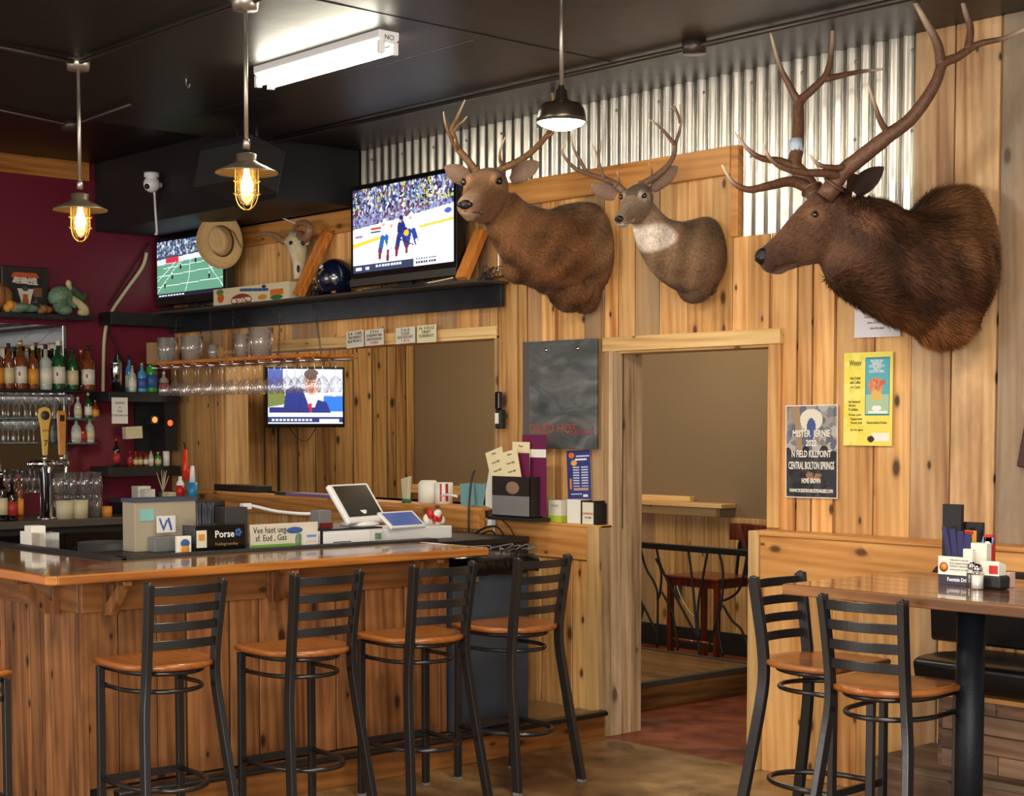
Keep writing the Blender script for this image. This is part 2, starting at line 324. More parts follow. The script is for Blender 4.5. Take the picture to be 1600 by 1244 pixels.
class Cv:                                   # a little canvas for printed and lit surfaces, row 0 at the bottom
    def __init__(s, w, h, bg): s.w, s.h = w, h; s.a = np.zeros((h, w, 3)); s.a[:] = lin(bg); s.yy, s.xx = np.mgrid[0:h, 0:w]; s.xx = (s.xx + .5) / w; s.yy = (s.yy + .5) / h
    def rect(s, x0, y0, x1, y1, c): s.a[(s.xx >= x0) & (s.xx < x1) & (s.yy >= y0) & (s.yy < y1)] = lin(c)
    def ell(s, x, y, rx, ry, c): s.a[((s.xx - x) / rx) ** 2 + ((s.yy - y) / ry) ** 2 < 1] = lin(c)
    def poly(s, pts, c):
        ins = np.zeros(s.xx.shape, bool); n = len(pts)
        for i in range(n):
            (x1, y1), (x2, y2) = pts[i], pts[(i + 1) % n]
            if y1 == y2: continue
            cr = ((y1 > s.yy) != (y2 > s.yy)) & (s.xx < (x2 - x1) * (s.yy - y1) / (y2 - y1) + x1); ins ^= cr
        s.a[ins] = lin(c)
    def line(s, pts, w, c):
        for (x1, y1), (x2, y2) in zip(pts[:-1], pts[1:]):
            asp = s.h / s.w; dx, dy = x2 - x1, (y2 - y1) * asp; L2 = dx * dx + dy * dy + 1e-9
            t = np.clip(((s.xx - x1) * dx + (s.yy - y1) * asp * dy) / L2, 0, 1)
            s.a[((s.xx - x1 - t * dx) ** 2 + ((s.yy - y1) * asp - t * dy) ** 2) < w * w] = lin(c)
    def speck(s, x0, y0, x1, y1, cols, n, r, seed=1):
        R = random.Random(seed)
        for _ in range(n): s.ell(R.uniform(x0, x1), R.uniform(y0, y1), r * R.uniform(.5, 1.3), r * s.w / s.h * R.uniform(.6, 1.7), R.choice(cols))
    def mesh(s, name, mat, parent, Mx, W, H, thick=0.):    # Mx: origin at the lower left corner, x right, y up
        w, h = s.w, s.h; gx, gy = np.meshgrid(np.arange(w + 1) / w * W, np.arange(h + 1) / h * H)
        vs = [tuple(Mx @ Vector((a, b, 0))) for a, b in zip(gx.ravel(), gy.ravel())]
        fs = [(j * (w + 1) + i, j * (w + 1) + i + 1, (j + 1) * (w + 1) + i + 1, (j + 1) * (w + 1) + i) for j in range(h) for i in range(w)]
        me = bpy.data.meshes.new(name); me.from_pydata(vs, [], fs); me.materials.append(mat)
        at_ = me.attributes.new('paint', 'FLOAT_COLOR', 'CORNER'); col = np.ones((w * h, 4, 4)); col[:, :, :3] = s.a.reshape(-1, 1, 3)
        at_.data.foreach_set('color', col.ravel()); me.update()
        o = bpy.data.objects.new(name, me)
        return link(o, parent)
# ================================================================ the room
WU, WL, WB, XR = 6.12, 6.0, 6.30, -10.65      # back wall front, its thicker lower part, its rear, the red wall
DX0, DX1, DZ = -6.05, at(1204, 700, Y=WU).x, at(1100, 543, Y=WU).z
PX0, PX1, PZ0, PZ1 = at(352, 700, Y=WU).x, at(778, 600, Y=WU).x, 1.185, at(700, 528, Y=WU).z
CZ = 3.37
def struct(o, name=None): o['kind'] = 'structure'; return o
def boards(mb, ax, a0, a1, z0, z1, f, th, w0, w1, holes=(), jit=.004, gap=.004):
    ed = [a0]; R = mb.R
    while ed[-1] < a1 - w0: ed.append(min(a1, ed[-1] + R.uniform(w0, w1)))
    if a1 - ed[-1] > .005: ed.append(a1)
    ed = sorted(set(ed + [h for H in holes for h in H[:2] if a0 < h < a1]))
    for l, r in zip(ed[:-1], ed[1:]):
        if r - l < .006: continue
        segs = [(z0, z1)]; c = (l + r) / 2
        for (h0, h1, q0, q1) in holes:
            if h0 < c < h1: segs = [s for (s0, s1) in segs for s in ((s0, min(s1, q0)), (max(s0, q1), s1)) if s[1] - s[0] > .01]
        j = R.uniform(0, jit); rn = R.random(); gap_ = gap; gap = gap_ if R.random() < .65 else gap_ * 3.5
        for s0, s1 in segs:
            if ax == 'x': mb.box(l + gap / 2, r - gap / 2, f + j, f + th, s0, s1, rn)
            else: mb.box(f - th, f - j, l + gap / 2, r - gap / 2, s0, s1, rn)
        gap = gap_
# floor
def floormat(name, c1, c2, c3, rough):
    m, nt, b = newmat(name); tc = N(nt, 'ShaderNodeTexCoord'); n1 = N(nt, 'ShaderNodeTexNoise'); n1.inputs['Scale'].default_value = 1.1; n1.inputs['Detail'].default_value = 7; n1.inputs['Distortion'].default_value = .6
    nt.links.new(tc.outputs['Object'], n1.inputs['Vector']); r = ramp(nt, [(.36, lin(c3)), (.5, lin(c2)), (.66, lin(c1))], n1.outputs[0])
    n2 = N(nt, 'ShaderNodeTexNoise'); n2.inputs['Scale'].default_value = 6; n2.inputs['Detail'].default_value = 8; nt.links.new(tc.outputs['Object'], n2.inputs['Vector'])
    r2 = ramp(nt, [(.3, (.62,) * 3), (.62, (1.12,) * 3)], n2.outputs[0])
    v = N(nt, 'ShaderNodeTexNoise'); v.inputs['Scale'].default_value = 2.3; v.inputs['Detail'].default_value = 2; nt.links.new(tc.outputs['Object'], v.inputs['Vector'])
    sp = ramp(nt, [(.66, (1,) * 3), (.69, (.42,) * 3)], v.outputs[0])
    nt.links.new(mixc(nt, 1., mixc(nt, 1., r.outputs[0], r2.outputs[0], 'MULTIPLY'), sp.outputs[0], 'MULTIPLY'), b.inputs['Base Color'])
    rr = ramp(nt, [(.3, (rough,) * 3), (.7, (rough + .2,) * 3)], n2.outputs[0]); nt.links.new(rr.outputs[0], b.inputs['Roughness'])
    bp = N(nt, 'ShaderNodeBump'); bp.inputs['Strength'].default_value = .15; bp.inputs['Distance'].default_value = .01; nt.links.new(n2.outputs[0], bp.inputs['Height']); nt.links.new(bp.outputs[0], b.inputs['Normal'])
    return m
M['floor'] = floormat('floor', (168, 136, 92), (136, 104, 68), (94, 68, 46), .24)
M['floor_red'] = floormat('floor_red', (150, 78, 50), (124, 58, 36), (90, 42, 28), .28)
f = MB(); f.box(-12.2, .6, -2.8, 6.02, -.1, 0); struct(f.build('floor', M['floor']))
f = MB(); f.box(-12.2, -2.4, 6.02, 9.1, -.1, 0); struct(f.build('floor', M['floor_red']))
f = MB(); f.box(-8.5, .6, -2.8, 6.4, CZ, CZ + .1); f.box(-12.2, -8.5, -2.8, 6.4, 3.5, 3.6); f.box(-8.52, -8.5, -2.8, 6.4, CZ, 3.5)
ce = struct(f.build('ceiling', M['ceil']))
g = MB()
for p, q in (((-5.5, 2.6, 0), (-5.5, 5.6, 0)), ((-8., 4.75, 0), (-5.6, 4.75, 0))):
    g.tube([(p[0], p[1], CZ - .0005), (q[0], q[1], CZ - .0005)], 0, sq=(.006, .004))
g.build('seam', M['black'], ce)
# back wall, upper part
w = MB(11)
D = (DX0, DX1, -1, DZ); Pt = (PX0, PX1, PZ0, PZ1)
w.mi = 0
boards(w, 'x', XR, -5.262, 0, 2.90, WU, .03, .07, .26, (D, Pt))
boards(w, 'x', -5.262, -4.222, 0, 2.57, WU, .03, .07, .24, (D,))
w.mi = 2; boards(w, 'x', -4.222, -2.6, 0, CZ, WU, .03, .12, .24)
w.mi = 1
for a0, a1, z0, z1 in ((XR, PX0, 0, 3), (PX0, PX1, 0, PZ0), (PX0, PX1, PZ1, 3), (PX1, DX0, 0, 3), (DX0, DX1, DZ, 3), (DX1, -2.6, 0, 2.55), (-4.2, -2.6, 2.55, CZ), (XR, -4.2, 3.0, CZ), (XR, -8.3, CZ, 3.5)):
    w.box(a0, a1, WU + .03, WB, z0, z1)
wall = struct(w.build('wall_back', [M['pine_z'], M['wallblack'], M['pinegrey_z']], bev=.0025, seg=1))
g = MB(3); g.box(-9.75, -5.262, WU - .028, WU + .004, 2.875, 3.012); g.box(-5.262, -5.215, WU - .02, WU + .02, 2.57, 3.012)
g.build('top_board', M['honey_x'], wall, bev=.004)
# door lining and casing
g = MB(5)
g.box(DX0 - .02, DX0 + .006, WU, WU + .04, 1.1, DZ)
for i in range(4): g.box(DX0 - .02, DX0 + .006 + .003 * (i % 2), (WL if i else WL + .0) + .075 * i + .001, WL + .075 * (i + 1), 0, DZ if i > 1 else DZ if i else 1.12)
g.build('door_jamb', M['jamb_z'], wall)
g = MB(6); g.box(DX0 - .075, DX0 + .002, WU - .022, WU + .002, 1.12, DZ); g.build('door_casing', M['pale_z'], wall, bev=.003)
g = MB(9); g.box(DX0 - .085, DX0 + .006, WL - .022, WL + .002, 0, 1.12, .3); g.build('door_casing', M['pale_z'], wall, bev=.003)
g = MB(7); g.box(DX1 - .004, DX1 + .07, WU - .022, WU + .002, 1.16, DZ); g.box(DX1 - .02, DX1, WU, WB, 0, DZ); g.build('door_casing', M['pine_z'], wall, bev=.003)
g = MB(8); g.box(DX0 - .085, DX1 + .075, WU - .03, WU + .003, DZ, DZ + .075); g.box(DX0, DX1, WU, WB, DZ - .012, DZ + .02); g.build('door_header', M['pale_x'], wall, bev=.004)
# pass-through lining
g = MB(12); g.box(PX1 - .022, PX1, WU - .01, WB, PZ0, PZ1); g.box(PX0, PX0 + .022, WU, WB, PZ0, PZ1); g.build('window_frame', M['pale_z'], wall, bev=.003)
g = MB(13); g.box(PX0, PX1, WU - .012, WB, PZ1 - .02, PZ1 + .005); g.box(PX1 - 2.4, PX1, WU - .02, WU, PZ1 + .0, PZ1 + .05); g.build('window_head', M['pale_x'], wall, bev=.003)
g = MB(14); g.box(PX0 - .2, PX1 + .03, WL - .03, WU + .18, PZ0 - .02, PZ0); g.box(PX0 - .2, PX1 + .03, WL - .05, WL, PZ0 - .125, PZ0 - .02); g.build('window_sill', M['honey_x'], wall, bev=.004)
# corrugated sheets
g = MB(15); n = 760; x0, x1 = -8.32, -4.2; pv = []
for i in range(n + 1):
    x = x0 + (x1 - x0) * i / n; pv.append((x, WU + .015 + .011 * math.sin(2 * PI * x / .0762)))
vs = [(x, y, 2.53) for x, y in pv] + [(x, y, CZ) for x, y in pv]; g.add(vs, [(i, i + 1, n + 2 + i, n + 1 + i) for i in range(n)], True)
m, nt, b = newmat('corrugated'); b.inputs['Metallic'].default_value = 1.; tc = N(nt, 'ShaderNodeTexCoord')
n1 = N(nt, 'ShaderNodeTexNoise'); n1.inputs['Scale'].default_value = 1.; n1.inputs['Detail'].default_value = 6; mpn = N(nt, 'ShaderNodeMapping'); mpn.inputs['Scale'].default_value = (30, 30, 3)
nt.links.new(tc.outputs['Object'], mpn.inputs[0]); nt.links.new(mpn.outputs[0], n1.inputs['Vector'])
r = ramp(nt, [(.3, lin((150, 146, 138))), (.7, lin((214, 208, 196)))], n1.outputs[0]); nt.links.new(r.outputs[0], b.inputs['Base Color']); b.inputs['Roughness'].default_value = .3
M['corr'] = m
co = g.build('corrugated_sheet', m, wall, rec=False)
g = MB(16)
for x in np.arange(-8.2, -4.2, .305):
    for z in (3.3, 2.95): g.ball((x, WU + .0, z), (.008, .006, .008), 8, 5)
g.build('screw_row', M['steel'], wall)
# lower, thicker part of the back wall
w = MB(21)
boards(w, 'x', XR, PX1 + .04, 0, PZ0 - .125, WL, .03, .16, .3)
boards(w, 'x', PX1 + .04, DX0 - .08, 0, .93, WL, .03, .16, .3)
w.mi = 1; w.box(XR, DX0 - .022, WL + .03, WU + .028, 0, 1.05)
w.mi = 2; w.box(PX1 + .045, DX0 - .083, WL - .012, WL + .03, .935, 1.11, .2); w.box(PX1 + .04, DX0 + .006, WL - .014, WU, 1.11, 1.125, .7)
lw = struct(w.build('wall_back', [M['pine_z'], M['wallblack'], M['honey_x']], bev=.003, seg=1))
w = MB(22)
boards(w, 'x', DX1 + .05, -2.6, 0, .92, WL, .03, .14, .26)
w.mi = 1; w.box(DX1 - .01, -2.6, WL + .03, WU + .028, 0, 1.1)
w.mi = 2; w.box(DX1 + .055, -3.78, WL - .02, WL + .03, .915, 1.13, .45); w.box(DX1 + .055, -2.6, WL - .03, WU, 1.13, 1.152, .15); w.box(-3.775, -2.6, WL - .02, WL + .03, 1.0, 1.13, .8)
struct(w.build('wall_back', [M['pine_z'], M['wallblack'], M['pine_x']], bev=.003, seg=1))
g = MB(23); g.box(DX1 - .012, DX1 + .052, WL - .028, WU + .05, 0, 1.15, .6); struct(g.build('trim_1', M['pale_z'], bev=.004))
# red wall, trim, black bulkhead
w = MB(); w.box(XR - .12, XR, 1.2, 6.3, 0, 3.5); rw = struct(w.build('wall_left', M['red']))
g = MB(31); g.box(XR, XR + .025, 1.2, 5.45, 3.37, 3.5); struct(g.build('trim_2', M['pine_y'], bev=.003))
bz = 3.02
g = MB(); g.box(XR, -8.33, 5.5, WU, bz, 3.5); bk = struct(g.build('wall_soffit', M['wallblack'], bev=.004))
# ---------------------------------------------------------------- the room behind
TY = 8.9
g = MB(); g.box(-11.6, -3.2, TY, TY + .1, 0, 3.1); struct(g.build('wall_rear_room', M['tan']))
g = MB(); g.box(-4.2, -4.1, WB, TY, 0, 3.1); struct(g.build('wall_rear_room_right', M['tan']))
g = MB(); g.box(-11.6, -4.1, WB, TY, 3.0, 3.1); struct(g.build('ceiling', M['tan']))
g = MB(41); boards(g, 'y', WB - .1, TY, 0, 3.0, -11.3, .03, .08, .24, jit=.008, gap=.008); g.mi = 1; g.box(-11.4, -11.33, WB - .1, TY, 0, 3.0)
struct(g.build('wall_rear_room_left', [M['room_z'], M['black']], bev=.003, seg=1))
g = MB(42); rz = at(988, 800, Y=TY).z
boards(g, 'x', -11.3, -4.2, 0, rz, TY - .03, .03, .12, .26)
g.mi = 1; g.box(-11.3, -7.75, TY - .05, TY, rz, rz + .07, .3); g.box(-11.3, -7.6, TY - .16, TY, rz + .07, rz + .1, .6); g.box(-11.3, -8.0, TY - .05, TY, rz + .1, rz + .14, .4)
g.mi = 2; g.box(-11.3, -4.2, TY - .05, TY - .03, 0, .16)
struct(g.build('wainscot_rear_room', [M['pale_z'], M['pale_x'], M['black']], bev=.003, seg=1))
# opening post edge and shadowed gap beside it
g = MB(43); g.box(XR, PX0, WU - .03, WU, 1.16, 2.2, .3); g.build('post_board', M['pine_z'], wall, bev=.003)
# platform inside the doorway
PXX = -6.5
t = empty('platform', (PXX - 1.2, 7.3, 0), label='low wooden platform with dark nosing inside the doorway', cat='platform')
t.location = (0, 0, 0)
g = MB(44); boards(g, 'y', 6.72, 7.84, .02, .15, PXX - 3.2, 0, 5, 6)
g = MB(44)
for k in range(9): g.box(PXX - 3.4, PXX, 6.74 + k * .122, 6.74 + (k + 1) * .122 - .002, .13, .15)
g.build('deck', M['plat_x'], t)
g = MB(45); g.box(PXX - .005, PXX + .018, 6.72, 7.86, 0, .125, .4); g.box(PXX - 3.4, PXX, 7.835, 7.853, 0, .125, .2); g.box(PXX - 3.4, PXX, 6.72, 6.74, 0, .125, .2); g.build('riser', wood('riser_y', 'y', ((128, 92, 46), (98, 66, 32), (60, 38, 20)), .5, .8, stain=.5), t)
g = MB(46); g.box(PXX - .02, PXX + .028, 6.71, 7.87, .125, .158); g.box(PXX - 3.4, PXX, 7.83, 7.87, .15, .158); g.build('nosing', M['plategrey'], t, bev=.006)
# ================================================================ the bar
BX, BY = -6.1, 3.06                      # outer corner of the bar body
bar = empty('bar_counter', (0, 0, 0), label='long wooden bar with a glossy plank top and dark-stained board front', cat='bar')
g = MB(51); boards(g, 'y', BY + .02, 5.0, .15, .90, BX, .03, .12, .24); g.mi = 1; g.box(BX - .4, BX - .03, BY + .03, 4.98, .15, 1.02)
g.build('front_panel', [M['bar_z'], M['black']], bar, bev=.003, seg=1)
g = MB(52); boards(g, 'x', -9.4, BX - .03, .0, .90, BY, .03, .12, .22); g.box(BX - .03, BX + .004, BY - .004, BY + .03, 0, 1.02, .5); g.mi = 1; g.box(-9.4, BX - .03, BY + .03, BY + .4, 0, 1.0)
g.build('side_panel', [M['bar_z'], M['black']], bar, bev=.003, seg=1)
g = MB(53); g.box(BX - .01, BX + .012, BY, 3.95, .885, 1.03); g.box(BX - .01, BX + .012, 3.953, 5.0, .885, 1.03); g.build('apron_board', M['bar_y'], bar, bev=.003)
g = MB(54); g.box(-9.4, BX - .002, BY - .014, BY + .01, .885, 1.03); g.build('apron_board', M['bar_x'], bar, bev=.003)
# top: long arm along Y, short arm along X, mitred at the chamfered corner
TX0, TX1, TYN, TYE, TZ0, TZ1 = -6.43, -5.9, 2.83, 5.09, 1.026, 1.062
g = MB(55)
for k in range(5):
    x0 = TX0 + (TX1 - .02 - TX0) * k / 5; x1 = TX0 + (TX1 - .02 - TX0) * (k + 1) / 5; d0 = TX1 - .02 - x0; d1 = TX1 - .02 - x1
    g.prism([(x0, TYN + .02 + d0), (x1, TYN + .02 + d1), (x1, TYE - .01), (x0, TYE - .01)], TZ0 + .004, TZ1)
g.build('bar_top', M['bartop'], bar, bev=.0008, seg=1)
g = MB(56)
for k in range(5):
    y0 = TYN + .02 + .51 * k / 5; y1 = TYN + .02 + .51 * (k + 1) / 5; d0 = y0 - TYN - .02; d1 = y1 - TYN - .02
    g.prism([(-9.4, y0), (TX1 - .02 - d0, y0), (TX1 - .02 - d1, y1), (-9.4, y1)], TZ0 + .004, TZ1)
g.build('bar_top', M['bartop_x'], bar, bev=.0008, seg=1)
g = MB(57); ch = .035
g.prism([(TX1 - .03, TYN + ch), (TX1, TYN + ch), (TX1, TYE), (TX1 - .03, TYE)], TZ0, TZ1 + .001); g.box(TX0, TX1, TYE - .012, TYE + .004, TZ0, TZ1 + .001)
g.prism([(TX1 - ch, TYN), (TX1, TYN + ch), (TX1 - .03, TYN + ch + .004), (TX1 - ch - .004, TYN + .03)], TZ0, TZ1 + .001)
g.build('edge_strip', M['bartop_edge'], bar, bev=.006)
g = MB(58); g.box(-9.4, TX1 - ch, TYN, TYN + .03, TZ0, TZ1 + .001); g.build('edge_strip', wood('bartop_edge_x', 'x', ((214, 134, 56), (190, 110, 42), (150, 82, 30)), .28, .6, coat=.5, spread=.08), bar, bev=.006)
g = MB(59); g.box(TX0 - .085, TX0 - .001, TYN + .59, TYE + .12, TZ0, TZ1 + .012); g.box(-9.4, TX0 - .001, TYN + .545, TYN + .625, TZ0, TZ1 + .012); g.build('bar_mat', M['rubber'], bar, bev=.006)
def bracket(T):
    g = MB(60); g.T = T; g.box(0, .03, -.019, .019, .87, 1.024, .3); g.prism([(.03, .875), (.03, .925), (.15, 1.024), (.19, 1.024), (.06, .875)], -.017, .017, 'y')
    g.box(.005, .185, -.018, .018, 1.004, 1.024); return g
for y in (3.17, 3.98, 4.8): bracket(Matrix.Translation((BX + .012, y, 0))).build('bracket', M['bar_z'], bar, bev=.002)
for x in (-6.28, -7.05): bracket(Matrix.Translation((x, BY - .014, 0)) @ Matrix.Rotation(-PI / 2, 4, 'Z')).build('bracket', M['bar_z'], bar, bev=.002)
# plinth with steel nosing
SX = -6.0
pl = bar
g = MB(61); g.box(SX - .02, SX, BY + .1, 5.985, 0, .125); g.build('step_riser', M['bar_y'], pl, bev=.003)
g = MB(62); g.box(-6.52, SX - .02, BY + .1, 5.975, .10, .14); g.build('step_tread', M['floor'], pl)
g = MB(63); g.tube([(SX - .01, BY + .1, .138), (SX - .01, 5.99, .138)], 0, sq=(.045, .03)); g.tube([(SX + .012, BY + .1, .138), (SX + .012, 5.985, .138)], .015, 10); g.build('step_nosing', M['steelblack'], pl, bev=.004)

# ================================================================ bar stools
def make_stool():
    root = empty('bar_stool')
    # stool faces -x; back towards +x; local floor at z=0
    def seatpts(s=1., z=0.):
        p = []
        for i in range(33):
            a = -PI / 2 + PI * i / 32; p.append((.0 + .215 * math.cos(a) * s * (1. if True else 1), .212 * math.sin(a) * s * (1 - .0 * math.cos(a))))
        p = [(x - .01, y) for x, y in p]
        return [(-.205 * s, -.2 * s), (-.12 * s, -.214 * s)] + p + [(-.12 * s, .214 * s), (-.205 * s, .2 * s)]
    g = MB(71); S = seatpts(); n = len(S); rings = []
    for s_, z in ((.93, .712), (.985, .716), (1., .724), (.995, .733), (.97, .738)): rings.append([(x * s_, y * s_, z + (.012 if x < -.1 else 0) * 0) for x, y in S])
    for s_, z in ((.8, .737), (.6, .731), (.35, .727), (.08, .726)): rings.append([(x * s_ - (1 - s_) * .0, y * s_, z + .004 * math.cos(y * 14) * s_) for x, y in S])
    g.loft(rings); g.build('seat', M['seat'], root)
    LF = [(-.19, .175), (-.19, -.175)]
    for x, y in LF:
        g = MB(72); g.tube([(x, y, 0.012), (x, y * .99, .705)], 0, sq=(.03, .026)); g.mi = 1; g.box(x - .016, x + .016, y - .016, y + .016, 0, .014); g.build('leg', [M['steelblack'], M['grey']], root, bev=.003)
    for sy in (1, -1):
        P = crom([(.245, .205 * sy, .012), (.205, .185 * sy, .25), (.162, .164 * sy, .52), (.15, .15 * sy, .66), (.158, .147 * sy, .78), (.18, .151 * sy, .93), (.2, .157 * sy, 1.056)], 5)
        g = MB(73); g.tube(P, 0, sq=(.044, .026), up=(0, sy, 0)); g.ball((.2, .157 * sy, 1.056), (.018, .012, .008), 10, 4); g.mi = 1; g.cbox((.2455, .205 * sy, .008), (.034, .03, .016)); g.build('back_leg', [M['steelblack'], M['grey']], root, bev=.003)
    for k in range(4):
        z = .815 + k * .07; u = (z - .78) / .272; x = .162 + .04 * u; hy = .147 + .009 * u
        P = [(x + .026 * (1 - s_ * s_), hy * s_, z) for s_ in np.linspace(-1, 1, 15)]
        g = MB(74); g.tube(P, 0, sq=(.006, .036), up=(0, 0, 1)); g.build('back_slat', M['steelblack'], root, bev=.002)
    def ring(x0, hy, xb, z, r, name, straight=True, sq=None, fl=0.):
        P = [(x0, -hy, z)] + [(x0 * .25 + (xb) * math.cos(a) * 1., hy * math.sin(a) * (1.0), z) for a in np.linspace(-PI / 2 * .92, PI / 2 * .92, 17)] + [(x0, hy, z)]
        g = MB(75); g.tube(P, r, 8); 
        if straight: g.tube([(x0, -hy, z), (x0, hy, z)], 0, sq=(.012, .03))
        for sy in (1, -1): g.cbox((x0 + .012, sy * hy, z), (.012, .02, .02))
        g.build(name, M['steelblack'], root)
    ring(-.18, .165, .205, .7, .011, 'seat_ring', False)
    ring(-.18, .165, .195, .628, .0095, 'upper_ring', False)
    ring(-.18, .17, .245, .25, .0115, 'foot_ring')
    return root
st0 = make_stool()
def place(root, x, y, rz, label, cat, group, z=0., first=[None]):
    r = root if first[0] is None else copy_tree(root); first[0] = 1
    r.location = (x, y, z); r.rotation_euler = (0, 0, rz); tag(r, label, cat, group); return r
SG = 'ladder-back metal bar stools with wooden seats'
place(st0, -5.58, 4.965, .03, 'black metal bar stool with wooden seat, in front of the dark bin', 'stool', SG)
place(st0, -5.59, 4.41, -.06, 'black metal bar stool with wooden seat at the right end of the bar top', 'stool', SG)
place(st0, -5.6, 3.8, -.02, 'black metal bar stool at the middle of the long bar front', 'stool', SG)
place(st0, -5.65, 3.18, -.03, 'black metal bar stool with wooden seat nearest the bar corner', 'stool', SG)
place(st0, -5.95, 2.40, -PI / 2 + .0, 'bar stool cut off by the left edge of the picture, at the short bar side', 'stool', SG)
place(st0, -3.93, 5.10, PI + .05, 'bar stool at the narrow end of the high table, behind the nearest stool', 'stool', SG)
place(st0, -3.40, 4.82, -PI / 2 + .12, 'bar stool tucked at the long side of the high table, in front at lower right', 'stool', SG)

# ================================================================ high table
tb = empty('high_table', label='high rectangular wooden table on a round black column', cat='table')
g = MB(81); TBX, TBY0, TBY1 = -3.79, 4.71, 5.43
for k in range(6): g.box(TBX, -2.1, TBY0 + .8 * k / 6, TBY0 + .8 * (k + 1) / 6 - .0006, 1.034, 1.07)
g.build('table_top', M['table'], tb, bev=.003)
g = MB(82); g.box(TBX - .004, -2.1, TBY0 - .006, TBY0 + .02, 1.03, 1.068, .1); g.box(TBX - .004, -2.1, TBY1 - .02, TBY1 + .006, 1.03, 1.068, .5); g.build('edge_strip', M['table_edge'], tb, bev=.004)
pc = at(1517, 1000, Y=5.02); 
g = MB(83); g.lathe([(.05, .02), (.05, 1.032)], 28, (pc.x, 5.02, 0)); g.build('column', M['pole'], tb)
g = MB(84); g.lathe([(.28, 0), (.28, .012), (.08, .03), (.052, .035)], 32, (pc.x, 5.02, 0)); g.build('base_plate', M['pole'], tb)
g = MB(84); g.box(pc.x - .2, pc.x + .2, 4.82, 5.22, 1.022, 1.034); g.build('top_plate', M['black'], tb)

# ================================================================ booth bench by the wall
bn = empty('booth_bench', label='black vinyl booth bench against the board wall', cat='bench')
SB = at(1356, 1183, Y=5.52); bx0 = at(1432, 1030, Y=5.46).x; bz1 = at(1432, 1022, Y=5.5).z
g = MB(85); zs = bz1
g.prism([(5.42, zs - .015), (5.44, zs - .1), (5.50, zs - .125), (5.96, zs - .125), (5.96, zs - .02), (5.6, zs + .005), (5.5, zs + .005), (5.45, zs)], bx0, -2.1, 'x', True)
g.build('seat_cushion', M['vinyl'], bn, bev=.02, seg=4)
g = MB(86); g.prism([(5.9, zs), (5.97, zs), (5.97, 1.04), (5.93, 1.06), (5.88, 1.02)], at(1512, 900, Y=5.93).x - .16, -2.1, 'x', True); g.build('back_cushion', M['vinyl'], bn, bev=.015, seg=3)
g = MB(87); g.box(bx0 + .01, -2.1, 5.45, 5.97, zs - .145, zs - .127); g.build('seat_board', M['pine_x'], bn)
g = MB(88)
for k in range(4):
    z0 = SB.z + (zs - .15 - SB.z) * k / 4; z1 = SB.z + (zs - .15 - SB.z) * (k + 1) / 4; x = bx0 + .01 - .02
    while x < -2.1: x1 = min(-2.1, x + g.R.uniform(.16, .5)); g.box(max(x, bx0 + .01), x1 - .003, 5.60 + g.R.uniform(0, .006), 5.64, z0, z1 - .003); x = x1
g.box(bx0 + .01, bx0 + .03, 5.6, 5.96, SB.z, zs - .15)
g.build('base_cladding', M['recl_x'], bn, bev=.002, seg=1)
ft = empty('booth_step', label='low step of reclaimed boards below the booth bench', cat='step')
g = MB(89); g.box(SB.x, -2.1, 5.5, 5.985, SB.z - .03, SB.z); g.build('tread', wood('greyboard', 'x', ((142, 122, 96), (116, 98, 74), (84, 66, 48)), .6, .7, stain=.3), ft, bev=.003)
g = MB(90); x = SB.x
while x < -2.1: x1 = x + g.R.uniform(.15, .4); g.box(x, x1 - .003, 5.515, 5.55, 0, SB.z - .032); x = x1
g.box(SB.x, SB.x + .02, 5.51, 5.98, 0, SB.z - .032)
g.build('riser', M['recl_x'], ft, bev=.002, seg=1)
# ================================================================ mounted heads
def furmat(name, lo=.74):
    m, nt, b = newmat(name); a = N(nt, 'ShaderNodeAttribute', attribute_name='paint'); tc = N(nt, 'ShaderNodeTexCoord')
    n1 = N(nt, 'ShaderNodeTexNoise'); n1.inputs['Scale'].default_value = 55; n1.inputs['Detail'].default_value = 6; n1.inputs['Distortion'].default_value = .7; nt.links.new(tc.outputs['Object'], n1.inputs['Vector'])
    r = ramp(nt, [(.3, (lo,) * 3), (.7, (1.2,) * 3)], n1.outputs[0]); nt.links.new(mixc(nt, 1., a.outputs['Color'], r.outputs[0], 'MULTIPLY'), b.inputs['Base Color'])
    b.inputs['Roughness'].default_value = .75; b.inputs['Specular IOR Level'].default_value = .25; b.inputs['Sheen Weight'].default_value = .12
    bp = N(nt, 'ShaderNodeBump'); bp.inputs['Strength'].default_value = .25; bp.inputs['Distance'].default_value = .004; nt.links.new(n1.outputs[0], bp.inputs['Height']); nt.links.new(bp.outputs[0], b.inputs['Normal'])
    return m
M['fur'] = furmat('fur'); M['hair'] = colattr('hair', 0, .6); M['hair'].node_tree.nodes['Principled BSDF'].inputs['Specular IOR Level'].default_value = .08
M['nose'] = plain('nose', (14, 12, 12), .3, bump=.5, bscale=300); M['lid'] = plain('lid', (36, 24, 18), .5); M['eye'] = plain('eye', (16, 9, 6), .05, coat=1.)
M['earin'] = plain('earin', (136, 108, 90), .8, bump=.6, bscale=180, var=.25); M['earin_dark'] = plain('earin_dark', (46, 28, 22), .8, bump=.5, bscale=180, var=.3)
